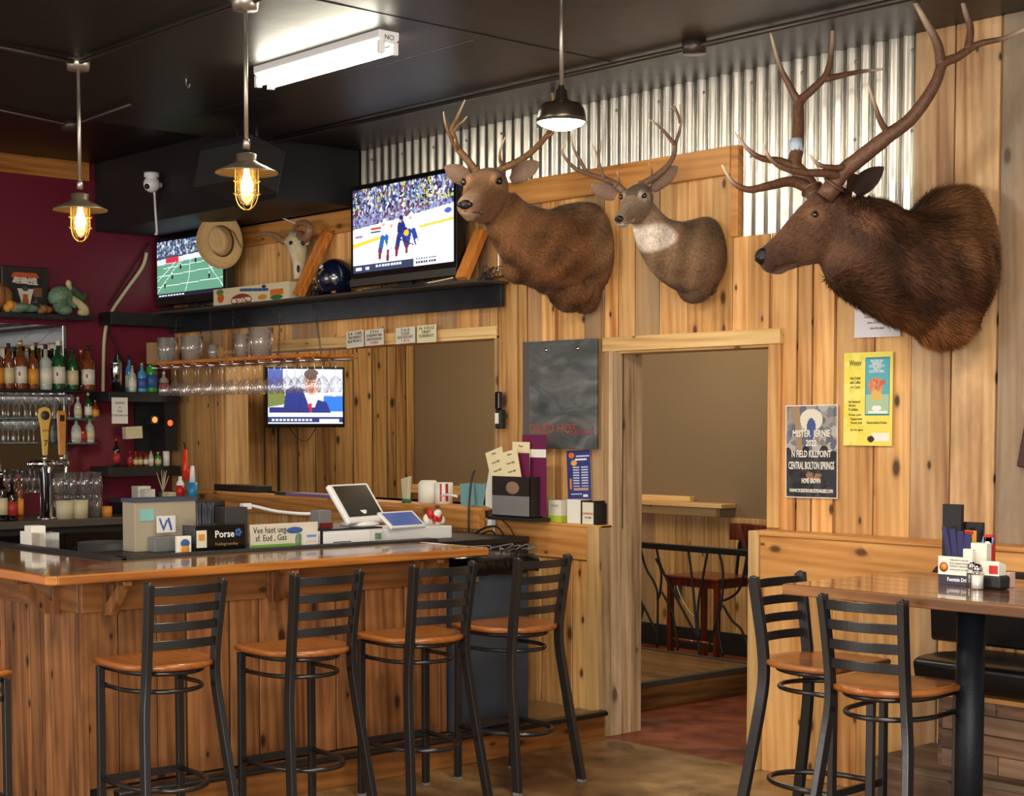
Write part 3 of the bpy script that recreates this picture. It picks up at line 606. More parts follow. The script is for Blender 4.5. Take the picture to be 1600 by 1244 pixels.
def antlermat(name, c1, c2):
    m, nt, b = newmat(name); a = N(nt, 'ShaderNodeAttribute', attribute_name='rnd'); tc = N(nt, 'ShaderNodeTexCoord'); n1 = N(nt, 'ShaderNodeTexNoise'); n1.inputs['Scale'].default_value = 60; n1.inputs['Detail'].default_value = 5; nt.links.new(tc.outputs['Object'], n1.inputs['Vector'])
    r = ramp(nt, [(.3, tuple(v * .55 for v in lin(c1))), (.7, lin(c1))], n1.outputs[0]); nt.links.new(mixc(nt, a.outputs['Fac'], r.outputs[0], lin(c2)), b.inputs['Base Color']); b.inputs['Roughness'].default_value = .55
    bp = N(nt, 'ShaderNodeBump'); bp.inputs['Strength'].default_value = .6; bp.inputs['Distance'].default_value = .004; nt.links.new(n1.outputs[0], bp.inputs['Height']); nt.links.new(bp.outputs[0], b.inputs['Normal'])
    return m
M['antler'] = antlermat('antler', (142, 104, 66), (224, 198, 158)); M['antler_grey'] = antlermat('antler_grey', (132, 102, 80), (216, 194, 166)); M['antler_red'] = antlermat('antler_red', (112, 76, 54), (226, 204, 176))
HEAD = [(-.14, -.05, .11, .13, .2), (0, 0, .165, .17, .30), (.15, -.01, .2, .175, .33), (.3, -.03, .19, .155, .30), (.45, -.075, .145, .125, .235), (.6, -.115, .112, .10, .175), (.75, -.145, .1, .085, .14), (.88, -.165, .1, .075, .115), (.965, -.18, .082, .058, .085), (1., -.185, .045, .03, .045)]
HEAD_ELK = [(x, (t + b) / 2 + .03, hw, (t - b) / 2 - .03, (t - b) / 2 + .03) for x, t, b, hw in ((-.14, .2, -.4, .15), (0, .24, -.45, .19), (.15, .255, -.48, .215), (.3, .205, -.47, .21), (.45, .15, -.45, .175), (.6, .08, -.41, .15), (.75, .015, -.39, .14), (.88, -.03, -.37, .135), (.965, -.055, -.34, .12), (1.02, -.10, -.29, .08))]
def ring_of(c, side, up, hw, hu, hd, n=28, pw=1.):
    out = []
    for j in range(n):
        a = 2 * PI * j / n; ca, sa = math.cos(a), math.sin(a)
        out.append(c + side * (hw * ca * (abs(ca) ** (pw - 1) if pw != 1 else 1)) + up * ((hu if sa > 0 else hd) * sa))
    return out
def resample(rings, k=3):
    out = []; n = len(rings[0])
    cols = [crom([r[j] for r in rings], k) for j in range(n)]
    return [[cols[j][i] for j in range(n)] for i in range(len(cols[0]))]
def antler(specs, mat, parent, lab=None):
    g = MB(1)
    for pts, r0, r1, pale in specs:
        P = crom(pts, 6); n = len(P); rr = [r0 + (r1 - r0) * (i / (n - 1)) ** 1.3 for i in range(n)]
        b = len(g.v); g.tube(P, rr, 10)
        for i in range(n):
            t = i / (n - 1); v = max(0, (t - (1 - pale)) / pale) if pale else 0
            for j in range(10): g.r[b + i * 10 + j] = v ** 1.5
    o = g.build('antler', mat, parent)
    return o
def mount(name, cat, label, Z0, zs, anchor, neck, P, Nn, ears, colf, antl, amat, seed, voxel, hairlen, nh, earW, earmat, jaw=1., wide=1., muz=1., HEAD=HEAD, balls=(), nsz=1., it=10):
    prof = lambda x: [float(np.interp(x, [h[0] for h in HEAD], [h[k] for h in HEAD])) for k in (1, 2, 3, 4)]
    zx = lambda x, y: (Z0[0] + x / zs, Z0[1] + y / zs)
    ap = at(*zx(*anchor), Y=WU); D = (ap - EY).dot(FW)
    W = lambda x, y, d: atd(*zx(x, y), D - d)
    root = empty(name, (0, 0, 0), label=label, cat=cat)
    Pp = W(*P); v = W(*Nn) - Pp; L = v.length / 1.017; side = v.cross(UP).normalized(); vn = v.normalized(); un = side.cross(vn)
    a = math.atan(.185); xa = (vn * math.cos(a) + un * math.sin(a)); za = side.cross(xa); ya = za.cross(xa)
    H = Matrix.Translation(Pp) @ Matrix((xa, ya, za)).transposed().to_4x4() @ Matrix.Diagonal((L, L, L, 1)); Hi = H.inverted()
    hl = lambda x, y, z: H @ Vector((x, y, z))
    g = MB(seed)
    rings = []
    for (x, z, hw, hu, hd) in HEAD: rings.append(ring_of(hl(x, 0, z), ya * L, za * L, hw * wide, hu * (1 + (muz - 1) * min(1, max(0, (x - .3) * 3))), hd * (1 + (muz - 1) * min(1, max(0, (x - .3) * 3))) * (jaw if x < .5 else 1), 28))
    g.loft(resample(rings, 3))
    for sy in (1, -1):
        g.ball(hl(.27, .135 * sy, .085), 1, M=H.to_3x3() @ Matrix.Diagonal((.11, .055, .045)))       # brow
        g.ball(hl(.36, .115 * sy, -.10), 1, M=H.to_3x3() @ Matrix.Diagonal((.17, .06, .06)))         # cheek ridge
        g.ball(hl(.12, .10 * sy, -.2), 1, M=H.to_3x3() @ Matrix.Diagonal((.14, .1, .13)))            # jaw muscle
        g.ball(hl(.93, .062 * sy, -.155), 1, M=H.to_3x3() @ Matrix.Diagonal((.06, .035, .045)))      # nostril wing
    pz = prof(.84); g.ball(hl(.84, 0, pz[0] - pz[3] * muz * .85), 1, M=H.to_3x3() @ Matrix.Diagonal((.10, .065, .05)))                      # chin
    for (x, y, d, rx, ry, rz) in balls: g.ball(W(x, y, d), (rx, ry, rz), 20, 12)
    C0 = [W(x, y, d) for x, y, d, *_ in neck]; rings = []; m = len(neck)
    for i, (x, y, d, hw, hh, b, *hd_) in enumerate(neck):
        T = (C0[max(i - 1, 0)] - C0[min(i + 1, m - 1)]).normalized(); s_ = T.cross(UP).normalized(); u_ = s_.cross(T)
        s_ = (s_ * (1 - b) + Vector((-1, 0, 0)) * b * (1 if s_.dot(Vector((-1, 0, 0))) > 0 else -1)).normalized(); u_ = (u_ * (1 - b) + UP * b).normalized()
        rings.append(ring_of(C0[i], s_, u_, hw, hh, hd_[0] if hd_ else hh, 32))
    g.loft(resample(rings, 4))
    me = bpy.data.meshes.new('tmp'); me.from_pydata(g.v, [], g.f)
    import bmesh
    bm = bmesh.new(); bm.from_mesh(me); bmesh.ops.recalc_face_normals(bm, faces=bm.faces); bm.to_mesh(me); bm.free()
    o = bpy.data.objects.new('tmp', me); C.objects.link(o)
    r = o.modifiers.new('r', 'REMESH'); r.mode = 'VOXEL'; r.voxel_size = voxel; s_ = o.modifiers.new('s', 'SMOOTH'); s_.factor = .6; s_.iterations = it
    dg = bpy.context.evaluated_depsgraph_get(); me2 = bpy.data.meshes.new_from_object(o.evaluated_get(dg)); bpy.data.objects.remove(o)
    n = len(me2.vertices); co = np.empty(n * 3); me2.vertices.foreach_get('co', co); co = co.reshape(-1, 3)
    nr = np.empty(n * 3); me2.vertices.foreach_get('normal', nr); nr = nr.reshape(-1, 3)
    hm = np.array(Hi); q = co @ hm[:3, :3].T + hm[:3, 3]
    SPN = np.array([list(p) for p in [Pp] + C0]); 
    dist = ((co[:, None, :] - SPN[None]) ** 2).sum(2); wgt = 1 / (dist + 1e-4) ** 2; u = (wgt * np.arange(len(SPN))).sum(1) / wgt.sum(1) / (len(SPN) - 1)   # 0 head .. 1 wall
    R = np.random.RandomState(seed); ph = R.rand(6, 3) * 40 - 20
    nz = sum(np.sin(co @ ph[i] + i) for i in range(6)) / 6
    col = colf(q, u, co, nz); nz2 = sum(np.sin(co @ (ph[i] * 2.6) + 2 * i) for i in range(6)) / 3; col = col * np.clip(1 + .22 * nz2 + .2 * nz, .5, 1.6)[:, None]
    # shaggy relief
    me2.vertices.foreach_set('co', (co + nr * (nz * .0035 + .0015 * R.randn(n))[:, None] * (q[:, 0] < .25)[:, None]).ravel())
    at_ = me2.attributes.new('paint', 'FLOAT_COLOR', 'POINT'); at_.data.foreach_set('color', np.hstack([col, np.ones((n, 1))]).ravel())
    me2.polygons.foreach_set('use_smooth', [True] * len(me2.polygons)); me2.materials.clear(); me2.materials.append(M['fur']); me2.name = 'body'
    link(bpy.data.objects.new('body', me2), root)
    # coat: short hairs lying along the body
    idx = R.choice(n, nh, p=None); SP = SPN[1:]; tang = SPN[np.minimum(np.arange(len(SPN)) + 1, len(SPN) - 1)] - SPN[np.maximum(np.arange(len(SPN)) - 1, 0)]
    k = np.argmin(dist[idx], 1); fl = tang[k] / np.linalg.norm(tang[k], axis=1)[:, None] + np.array([0, 0, -.55]) + R.randn(nh, 3) * .16
    onhead = q[idx, 0] > -.02; fl[onhead] = -np.array(xa) + R.randn(onhead.sum(), 3) * .15
    nn = nr[idx]; fl -= nn * (fl * nn).sum(1)[:, None]; fl /= np.linalg.norm(fl, axis=1)[:, None] + 1e-6
    ln = hairlen(q[idx], u[idx], nz[idx]) * R.uniform(.6, 1.3, nh); wd = np.clip(ln * .055, .0007, .0021)
    dr = fl + nn * R.uniform(.03, .24 + (.14 if name == 'elk_mount' else 0), nh)[:, None]; sd = np.cross(nn, fl)
    b0 = co[idx] + R.randn(nh, 3) * voxel * .4 - nn * .002
    V = np.stack([b0 + sd * wd[:, None], b0 - sd * wd[:, None], b0 + dr * ln[:, None]], 1).reshape(-1, 3)
    keep = V[:, 1].reshape(-1, 3).max(1) < WU + .0; keep &= ~((np.abs(q[idx, 0] - .33) < .09) & (q[idx, 2] > -.04) & (q[idx, 2] < .12)); keep &= q[idx, 0] < .86
    V = V.reshape(-1, 3, 3)[keep].reshape(-1, 3); hn = len(V) // 3; hc = col[idx][keep] * R.uniform(.35, 1.9, (hn, 1)) * (1 + .35 * nz2[idx][keep])[:, None]; nn2 = np.repeat(nn[keep], 3, 0)
    me3 = bpy.data.meshes.new('coat'); me3.from_pydata(V.tolist(), [], np.arange(hn * 3).reshape(-1, 3).tolist())
    at_ = me3.attributes.new('paint', 'FLOAT_COLOR', 'POINT'); at_.data.foreach_set('color', np.hstack([np.repeat(hc, 3, 0), np.ones((hn * 3, 1))]).ravel())
    me3.polygons.foreach_set('use_smooth', [True] * hn); me3.normals_split_custom_set_from_vertices([tuple(x) for x in nn2]); me3.materials.append(M['hair'])
    c_ = link(bpy.data.objects.new('coat', me3), root); c_['kind'] = 'stuff'
    # eyes, nose, mouth
    for sy in (1, -1):
        g = MB(); g.ball(hl(.335, .165 * wide * sy, .04), .036 * L, 18, 10); g.build('eye', M['eye'], root)
        g = MB(); cc = [hl(.335 + .05 * math.cos(t), (.172 * wide + .01 * math.sin(t) - .03 * abs(math.cos(t))) * sy, .04 + .033 * math.sin(t)) for t in np.linspace(0, 2 * PI, 18, endpoint=False)]
        g.tube(cc, .010 * L, 6, closed=True); g.build('eyelid', M['lid'], root)
    g = MB(); pz = prof(.98); g.ball(hl(.965, 0, pz[0] + pz[2] * muz * .25), 1, 20, 12, M=H.to_3x3() @ Matrix.Diagonal((.07 * (1 + .3 * (nsz > 1.5)), pz[1] * 1., pz[2] * muz * .92))); g.build('nose', M['nose'], root)
    for sy in (1, -1): 
        g = MB(); g.ball(hl(.995, .04 * sy * nsz, prof(.985)[0] + .018), 1, 12, 8, M=H.to_3x3() @ Matrix.Diagonal((.032 * nsz, .022 * nsz, .02 * nsz))); g.build('nostril', M['black'], root)
    g = MB()
    for sy in (1, -1): 
        pts_ = []
        for x_ in (.985, .95, .88, .8, .73, .67):
            pz = prof(x_); fm = 1 + (muz - 1) * min(1, (x_ - .3) * 3); dn = .6 + .12 * (x_ < .78); pts_.append(hl(x_ + (.012 if x_ > .98 else 0), (pz[1] * wide * math.sqrt(1 - dn * dn) * .97 if x_ < .98 else .0) * sy, pz[0] - pz[3] * fm * dn))
        g.tube(crom(pts_, 5), .0055 * L, 6)
    g.build('mouth', M['nose'], root)
    # ears
    def ear(B, T, O):
        d_ = T - B; O = (O - d_ * (O.dot(d_) / d_.length_squared)).normalized(); S = d_.normalized().cross(O); NT, NS = 14, 10
        g = MB(3)
        for lay in (0, 1):
            vs = []
            for i in range(NT + 1):
                t = i / NT; w = earW * (math.sin(PI * min(1, .12 + .88 * t) ** .85) ** .8 if t < 1 else 0); cup = .75 * (1 - t * .65)
                for j in range(NS + 1):
                    s_ = -1 + 2 * j / NS; vs.append(B + d_ * t + S * (s_ * w * (1 - .35 * (1 - t) * abs(s_))) + O * (cup * w * (s_ * s_ - .75) + d_.length * .12 * math.sin(t * PI) - lay * .005))
            g.mi = lay
            g.add(vs, [(i * (NS + 1) + j, i * (NS + 1) + j + 1, (i + 1) * (NS + 1) + j + 1, (i + 1) * (NS + 1) + j) for i in range(NT) for j in range(NS)], True)
        eo = g.build('ear', [earmat, cm[0]], root, rec=False)
    cm = newmat('earout_' + str(seed)); mcol = 1.25 * np.median(col[(q[:, 0] > 0) & (q[:, 0] < .5)], 0); cm[2].inputs['Base Color'].default_value = (*[float(x) * .9 for x in mcol], 1); cm[2].inputs['Roughness'].default_value = .8
    for (B, T) in ears:
        if B == 'mirror':
            b_, t_ = [Hi @ W(*p) for p in ears[0]]; b_.y *= -1; t_.y *= -1; ear(H @ b_, H @ t_, -FW * .3 + xa)
        else: ear(W(*B), W(*T), -FW + xa * .35 - RT * .15)
    for A in antl:
        antler([([W(*p) for p in pts], r0, r1, pale) for pts, r0, r1, pale in A], amat, root)
    for A in antl:                                              # burr where each antler leaves the skull
        b0 = W(*A[0][0][0]); b1 = W(*A[0][0][1]); dd = (b1 - b0).normalized(); r0 = A[0][1]; g = MB()
        g.tube([b0 + dd * .005, b0 + dd * .012, b0 + dd * .02], [r0 * 1.2, r0 * 1.5, r0 * 1.15], 14); g.tube([b0 - dd * .05, b0 + dd * .02], r0 * 1.15, 12); g.r = [0.] * len(g.r)
        g.build('antler_burr', amat, root)
    return root, W, H, L
def lerp(a, b, t): return a + (b - a) * np.clip(t, 0, 1)[:, None]
def cc(*c): return np.array(lin(c))[None]
def col_bull(q, u, co, nz):
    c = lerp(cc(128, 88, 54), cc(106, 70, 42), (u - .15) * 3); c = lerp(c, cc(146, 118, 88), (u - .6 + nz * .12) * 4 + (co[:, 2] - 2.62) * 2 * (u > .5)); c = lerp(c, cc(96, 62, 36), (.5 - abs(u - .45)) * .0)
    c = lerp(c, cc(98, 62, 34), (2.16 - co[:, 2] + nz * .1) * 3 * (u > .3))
    hd = (q[:, 0] > .0); c = lerp(c, cc(146, 112, 84), hd * (q[:, 0] - .68) * 4)
    c = lerp(c, cc(160, 132, 104), hd * ((q[:, 2] < -.24) & (q[:, 0] > .7)) * .8)
    c = lerp(c, cc(82, 46, 24), ((q[:, 2] > .1) & (q[:, 0] > -.1) & (q[:, 0] < .2)) * .6)
    e = np.exp(-(((q[:, 0] - .33) / .1) ** 2 + ((q[:, 2] - .03) / .07) ** 2)) * (np.abs(q[:, 1]) > .1); return lerp(c, cc(168, 128, 92), e * .7)
def col_buck(q, u, co, nz):
    c = lerp(cc(128, 106, 84), cc(132, 104, 78), (u - .15) * 4); c = lerp(c, cc(92, 70, 48), (u - .62 + nz * .08) * 6)
    hd = q[:, 0] > 0; c = lerp(c, cc(84, 66, 48), ((q[:, 2] > .06) & (q[:, 0] > -.1) & (q[:, 0] < .42)) * .8)
    c = lerp(c, cc(120, 102, 86), hd * (q[:, 0] - .5) * 3 * (q[:, 2] > -.2)); c = lerp(c, cc(212, 200, 186), hd * ((q[:, 2] < -.235) & (q[:, 0] > .6)) * .9)
    thr = np.clip(1.35 - np.sqrt(((q[:, 0] - .16) / .25) ** 2 + ((q[:, 2] + .60) / .18) ** 2 + (q[:, 1] / .6) ** 2) + nz * .15, 0, .35) / .35
    c = lerp(c, cc(214, 202, 188), np.clip(thr * 1.2, 0, 1) ** .8 * np.clip((-.36 - q[:, 2]) * 8, 0, 1) * .9)
    e = np.exp(-(((q[:, 0] - .33) / .1) ** 2 + ((q[:, 2] - .04) / .08) ** 2)) * (np.abs(q[:, 1]) > .1); return lerp(c, cc(190, 172, 156), e * .75)
def col_elk(q, u, co, nz):
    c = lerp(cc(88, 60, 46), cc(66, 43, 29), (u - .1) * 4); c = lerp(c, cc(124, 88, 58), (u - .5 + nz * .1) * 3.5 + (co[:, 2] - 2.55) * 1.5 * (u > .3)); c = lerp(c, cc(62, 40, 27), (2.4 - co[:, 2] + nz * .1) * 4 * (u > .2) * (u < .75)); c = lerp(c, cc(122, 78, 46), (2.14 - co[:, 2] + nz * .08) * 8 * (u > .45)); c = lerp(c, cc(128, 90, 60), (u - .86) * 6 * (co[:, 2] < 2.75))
    hd = q[:, 0] > .05; c = lerp(c, cc(98, 68, 48), hd * np.clip((q[:, 0] - .1) * 4, 0, 1) * np.clip((q[:, 2] + .55) * 5, 0, 1) * .8); c = lerp(c, cc(66, 40, 30), hd * (q[:, 0] - .7) * 4)
    c = lerp(c, cc(120, 96, 78), hd * ((q[:, 2] < -.33) & (q[:, 2] > -.6) & (q[:, 0] > .7)) * .7); c = lerp(c, cc(52, 32, 24), ((q[:, 2] > .1) & (q[:, 0] > -.15) & (q[:, 0] < .2)) * .7)
    e = np.exp(-(((q[:, 0] - .35) / .13) ** 2 + ((q[:, 2] - .05) / .08) ** 2)) * (np.abs(q[:, 1]) > .1); return lerp(c, cc(140, 96, 62), e * .6)
hl_bull = lambda q, u, nz: np.where((q[:, 0] > -.05) & (q[:, 2] > -.5), .011, .018 + .006 * np.clip(nz, -.5, 1)) 
hl_buck = lambda q, u, nz: np.where(q[:, 0] > -.05, .008, .014)
hl_elk = lambda q, u, nz: np.where((q[:, 0] > -.0) & (q[:, 2] > -.62 + .25 * (.4 - q[:, 0])), .012, np.where(u < .76, .052 + .024 * np.clip(nz, -.5, 1), .026))
A1 = [[([(212, 455, .40), (190, 425, .41), (150, 375, .43), (112, 330, .45), (95, 270, .46), (84, 235, .46), (105, 190, .45), (130, 135, .44), (153, 85, .43)], .021, .004, .3),
       ([(100, 320, .45), (72, 262, .50), (52, 205, .53), (42, 145, .55)], .011, .003, .5), ([(92, 250, .46), (118, 215, .48), (142, 196, .5), (163, 170, .5)], .009, .003, .5), ([(116, 345, .45), (104, 312, .5), (99, 286, .52)], .008, .003, .5)],
      [([(325, 460, .38), (345, 435, .38), (400, 412, .37), (470, 370, .35), (540, 305, .33), (585, 245, .31), (603, 170, .29), (604, 80, .28), (590, 30, .28), (572, -8, .28)], .021, .004, .3),
       ([(350, 432, .38), (332, 395, .42), (333, 345, .44), (358, 275, .45)], .011, .003, .5), ([(560, 275, .32), (600, 255, .36), (612, 200, .38)], .011, .003, .5)]]
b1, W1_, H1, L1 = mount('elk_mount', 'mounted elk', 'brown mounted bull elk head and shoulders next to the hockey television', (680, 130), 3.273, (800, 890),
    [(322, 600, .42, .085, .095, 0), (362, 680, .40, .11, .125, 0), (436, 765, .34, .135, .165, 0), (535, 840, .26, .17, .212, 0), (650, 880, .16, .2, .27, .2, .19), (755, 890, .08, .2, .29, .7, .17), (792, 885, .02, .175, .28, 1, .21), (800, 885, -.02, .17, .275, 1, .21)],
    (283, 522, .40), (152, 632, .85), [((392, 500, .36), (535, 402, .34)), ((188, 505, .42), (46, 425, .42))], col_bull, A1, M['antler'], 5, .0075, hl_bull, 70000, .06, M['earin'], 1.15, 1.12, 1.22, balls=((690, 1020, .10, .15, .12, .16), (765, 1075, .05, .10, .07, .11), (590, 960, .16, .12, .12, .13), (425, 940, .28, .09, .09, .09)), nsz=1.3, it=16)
A2 = [[([(935, 530, .33), (915, 512, .33), (870, 492, .35), (800, 470, .38), (722, 440, .42), (672, 392, .45), (648, 345, .46), (668, 308, .47)], .017, .003, .3),
       ([(775, 458, .39), (738, 390, .42), (705, 325, .44), (694, 258, .45)], .010, .0025, .5), ([(862, 487, .36), (842, 425, .38), (826, 362, .39), (800, 305, .4)], .009, .0025, .5), ([(832, 380, .38), (843, 340, .39), (848, 290, .4)], .006, .002, .6), ([(945, 522, .33), (940, 490, .35), (928, 452, .36)], .006, .0025, .5)],
      [([(1050, 530, .30), (1075, 508, .30), (1130, 475, .29), (1190, 420, .28), (1222, 362, .27), (1230, 305, .27), (1248, 250, .27), (1258, 190, .27), (1250, 108, .28)], .018, .003, .3),
       ([(1228, 320, .27), (1180, 258, .3), (1135, 212, .32), (1096, 188, .33)], .010, .0025, .5), ([(1252, 205, .27), (1238, 155, .28), (1203, 116, .29)], .007, .0025, .5), ([(1250, 180, .27), (1236, 140, .26), (1218, 108, .25)], .005, .002, .5), ([(1095, 500, .29), (1108, 450, .32), (1090, 408, .33)], .006, .0025, .5)]]
b2, W2_, H2, L2 = mount('deer_mount', 'mounted deer', 'grey-brown mounted buck with white throat, between the two elk mounts', (680, 130), 3.273, (1395, 900),
    [(1062, 640, .29, .055, .06, 0), (1078, 690, .28, .068, .078, 0), (1122, 775, .24, .085, .11, 0), (1205, 850, .18, .12, .152, 0), (1305, 902, .10, .145, .2, .3, .17), (1370, 905, .04, .135, .212, .75, .15), (1392, 900, .01, .125, .205, 1, .15), (1397, 900, -.02, .12, .2, 1, .15)],
    (1052, 572, .30), (940, 702, .55), [((1112, 545, .27), (1243, 422, .25)), ((925, 580, .32), (790, 520, .33))], col_buck, A2, M['antler_grey'], 6, .0062, hl_buck, 50000, .05, M['earin'], 1.1, 1.1, 1.2, balls=((1325, 1030, .06, .10, .08, .095), (1435, 1020, .0, .045, .05, .075)), nsz=1.15, it=16)
A3 = [[([(400, 650, .20), (435, 600, .22), (490, 555, .25), (560, 500, .29), (600, 468, .31), (665, 420, .33), (722, 350, .35), (762, 282, .36), (785, 222, .36), (835, 198, .36), (885, 165, .36), (925, 148, .37), (1000, 132, .38), (1072, 100, .38)], .036, .007, .12),
       ([(598, 470, .31), (568, 420, .34), (545, 355, .36), (524, 292, .37)], .015, .004, .6), ([(778, 225, .36), (765, 150, .36), (722, 70, .36), (672, -20, .36)], .023, .006, .7), ([(872, 170, .36), (880, 100, .36), (862, 40, .36), (846, -20, .36)], .018, .006, .6),
       ([(430, 615, .22), (385, 602, .26), (300, 598, .30), (225, 580, .33), (182, 545, .34), (159, 498, .34)], .02, .004, .3), ([(455, 580, .24), (400, 582, .27), (352, 570, .29), (322, 536, .3)], .015, .004, .5)],
      [([(335, 665, .04), (310, 620, .01), (272, 575, -.02), (278, 520, -.04), (283, 450, -.07), (284, 390, -.09), (288, 352, -.1), (330, 312, -.1), (378, 262, -.1), (395, 200, -.1), (402, 120, -.1), (397, 46, -.1)], .034, .006, .2),
       ([(284, 355, -.1), (252, 298, -.1), (215, 218, -.09), (184, 104, -.08)], .018, .004, .5), ([(378, 275, -.1), (440, 260, -.11), (505, 248, -.12), (577, 240, -.13)], .015, .004, .4),
       ([(330, 660, .04), (262, 630, .06), (182, 645, .10), (110, 658, .13), (55, 632, .15), (18, 572, .16)], .026, .004, .3), ([(285, 590, -.02), (222, 560, .0), (158, 550, .03), (108, 518, .05), (60, 458, .06)], .02, .004, .4)]]
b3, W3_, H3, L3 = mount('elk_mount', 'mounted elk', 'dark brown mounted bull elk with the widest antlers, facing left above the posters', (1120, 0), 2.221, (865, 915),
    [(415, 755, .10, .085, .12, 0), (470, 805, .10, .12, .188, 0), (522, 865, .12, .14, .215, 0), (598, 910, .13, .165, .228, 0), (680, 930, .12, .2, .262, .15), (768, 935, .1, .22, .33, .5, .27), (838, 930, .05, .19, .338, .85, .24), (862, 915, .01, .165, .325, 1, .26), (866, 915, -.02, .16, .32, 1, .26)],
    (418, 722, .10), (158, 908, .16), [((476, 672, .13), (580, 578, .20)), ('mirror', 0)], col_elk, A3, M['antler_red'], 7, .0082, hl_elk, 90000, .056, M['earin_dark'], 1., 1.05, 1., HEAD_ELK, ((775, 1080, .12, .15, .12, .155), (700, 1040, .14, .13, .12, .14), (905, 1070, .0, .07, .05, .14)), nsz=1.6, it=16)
g = MB(); p0, p1 = W3_(277, 530, -.038), W3_(276, 488, -.052); g.tube([p0, p1], .0305, 16); g.build('paper_tag', plain('tagp', (182, 196, 214), .6), b3)
# ================================================================ on the ceiling
def caged_pendant(px, py_lamp, X, Y, label):
    t = empty('pendant_lamp', (X, Y, 0), label=label, cat='lamp', group='caged pendant lamps over the bar')
    zs = at(px, py_lamp, Y=Y).z                                  # rim of the shade
    g = MB(); g.lathe([(0, CZ - .05), (.05, CZ - .05), (.055, CZ - .02), (.055, CZ)], 20); g.build('ceiling_box', M['galv'], t)
    g = MB(); g.tube([(0, 0, CZ - .04), (0, 0, zs + .11)], .0085, 10); g.lathe([(.014, zs + .1), (.014, zs + .13), (.01, zs + .14)], 12); g.build('rod', M['galv'], t)
    TS = Matrix.Translation((0, 0, zs)) @ Matrix.Diagonal((.85, .85, .85, 1)) @ Matrix.Translation((0, 0, -zs))
    g = MB(); g.T = TS; g.lathe([(.035, zs + .095), (.05, zs + .09), (.046, zs + .06), (.06, zs + .05), (.148, zs + .008), (.15, zs), (.146, zs + .002), (.06, zs + .042), (.04, zs + .045)], 36); g.build('shade', plain('shade_metal', (158, 142, 118), .35, .8) if 'shade_metal' not in MATS else MATS['shade_metal'], t)
    g = MB(); g.T = TS; g.lathe([(.036, zs + .05), (.045, zs + .03), (.047, zs - .06), (.044, zs - .11), (.03, zs - .14), (.0, zs - .15)], 24); g.build('glass_jar', M['glassamber_clear'], t)
    g = MB(); g.T = TS; g.lathe([(.012, zs + .03), (.014, zs + .0), (.027, zs - .04), (.03, zs - .065), (.022, zs - .095), (0, zs - .105)], 18); g.build('bulb', M['bulb'], t)
    g = MB(); g.T = TS
    for k in range(4):
        a = k * PI / 2 + .5; c, s = math.cos(a), math.sin(a)
        g.tube(crom([(.062 * c, .062 * s, zs + .045), (.062 * c, .062 * s, zs - .04), (.061 * c, .061 * s, zs - .1), (.045 * c, .045 * s, zs - .145), (.018 * c, .018 * s, zs - .168), (0, 0, zs - .17)], 4), .0028, 6)
    for z in (-.035, -.095): g.tube([(.063 * math.cos(a), .063 * math.sin(a), zs + z) for a in np.linspace(0, 2 * PI, 24, endpoint=False)], .0026, 6, closed=True)
    g.build('wire_cage', M['gold'], t)
    l_ = plamp('bulb_light', (0, 0, zs - .06), 7, (1., .74, .42), .03); l_.parent = t
    return t
M['glassamber_clear'] = glassm('glassamber_clear', (255, 226, 170)); M['bulb'] = plain('bulb', (255, 214, 140), .3, emis=26.)
p = at(122, 100, Z=CZ - .02); caged_pendant(122, 330, p.x, p.y, 'caged amber pendant lamp in front of the red wall')
p = at(383, 4, Z=CZ - .02); caged_pendant(383, 272, p.x, p.y, 'caged amber pendant lamp hanging beside the fluorescent light and over the hat')
t = empty('pendant_lamp', label='dome-shaped pendant lamp hanging in front of the elk antlers', cat='lamp')
dp = at(877, 192, Y=4.35); t.location = (dp.x, dp.y, 0); z = dp.z
g = MB(); g.tube([(0, 0, CZ), (0, 0, z + .14)], .008, 10); g.lathe([(0, CZ - .03), (.05, CZ - .03), (.05, CZ)], 18); g.build('rod', M['galv'], t)
TD = Matrix.Translation((0, 0, z)) @ Matrix.Diagonal((.82, .82, .95, 1)) @ Matrix.Translation((0, 0, -z))
g = MB(); g.T = TD; g.lathe([(.012, z + .15), (.018, z + .135), (.026, z + .13), (.03, z + .095), (.045, z + .085), (.09, z + .075), (.108, z + .055), (.116, z + .02), (.12, z + .0), (.116, z + .0), (.105, z + .05), (.03, z + .08)], 40); g.build('shade', plain('dome', (92, 84, 74), .3, .85), t)
g = MB(); g.T = TD; g.lathe([(.116, z + .005), (.1, z - .008), (.05, z - .026), (0, z - .032)], 32); g.build('diffuser', plain('lit', (255, 244, 224), .4, emis=7.), t)
o = plamp('lamp_light', (0, 0, z - .09), 26, (1., .92, .8), .08); o.parent = t
# fluorescent fixture
fa, fb = at(362, 118, Z=CZ - .06), at(570, 62, Z=CZ - .06); fy = 4.36; fx0, fx1 = fa.x, fb.x
t = empty('fluorescent_light', label='white two-tube fluorescent batten light on the black ceiling', cat='light')
g = MB(); g.prism([(fy - .055, CZ), (fy + .055, CZ), (fy + .055, CZ - .035), (fy + .03, CZ - .055), (fy - .03, CZ - .055), (fy - .055, CZ - .035)], fx0, fx1, 'x'); g.build('housing', M['white'], t, bev=.004)
for sy in (1, -1):
    g = MB(); g.tube([(fx0 + .03, fy + .036 * sy, CZ - .077), (fx1 - .03, fy + .036 * sy, CZ - .077)], .0165, 14); g.build('tube', plain('fluo', (255, 248, 226), .4, emis=40.) if 'fluo' not in MATS else MATS['fluo'], t)
    for x in (fx0 + .012, fx1 - .012): g = MB(); g.box(x - .012, x + .012, fy + .036 * sy - .015, fy + .036 * sy + .015, CZ - .1, CZ - .045); g.build('lamp_holder', M['white'], t, bev=.003)
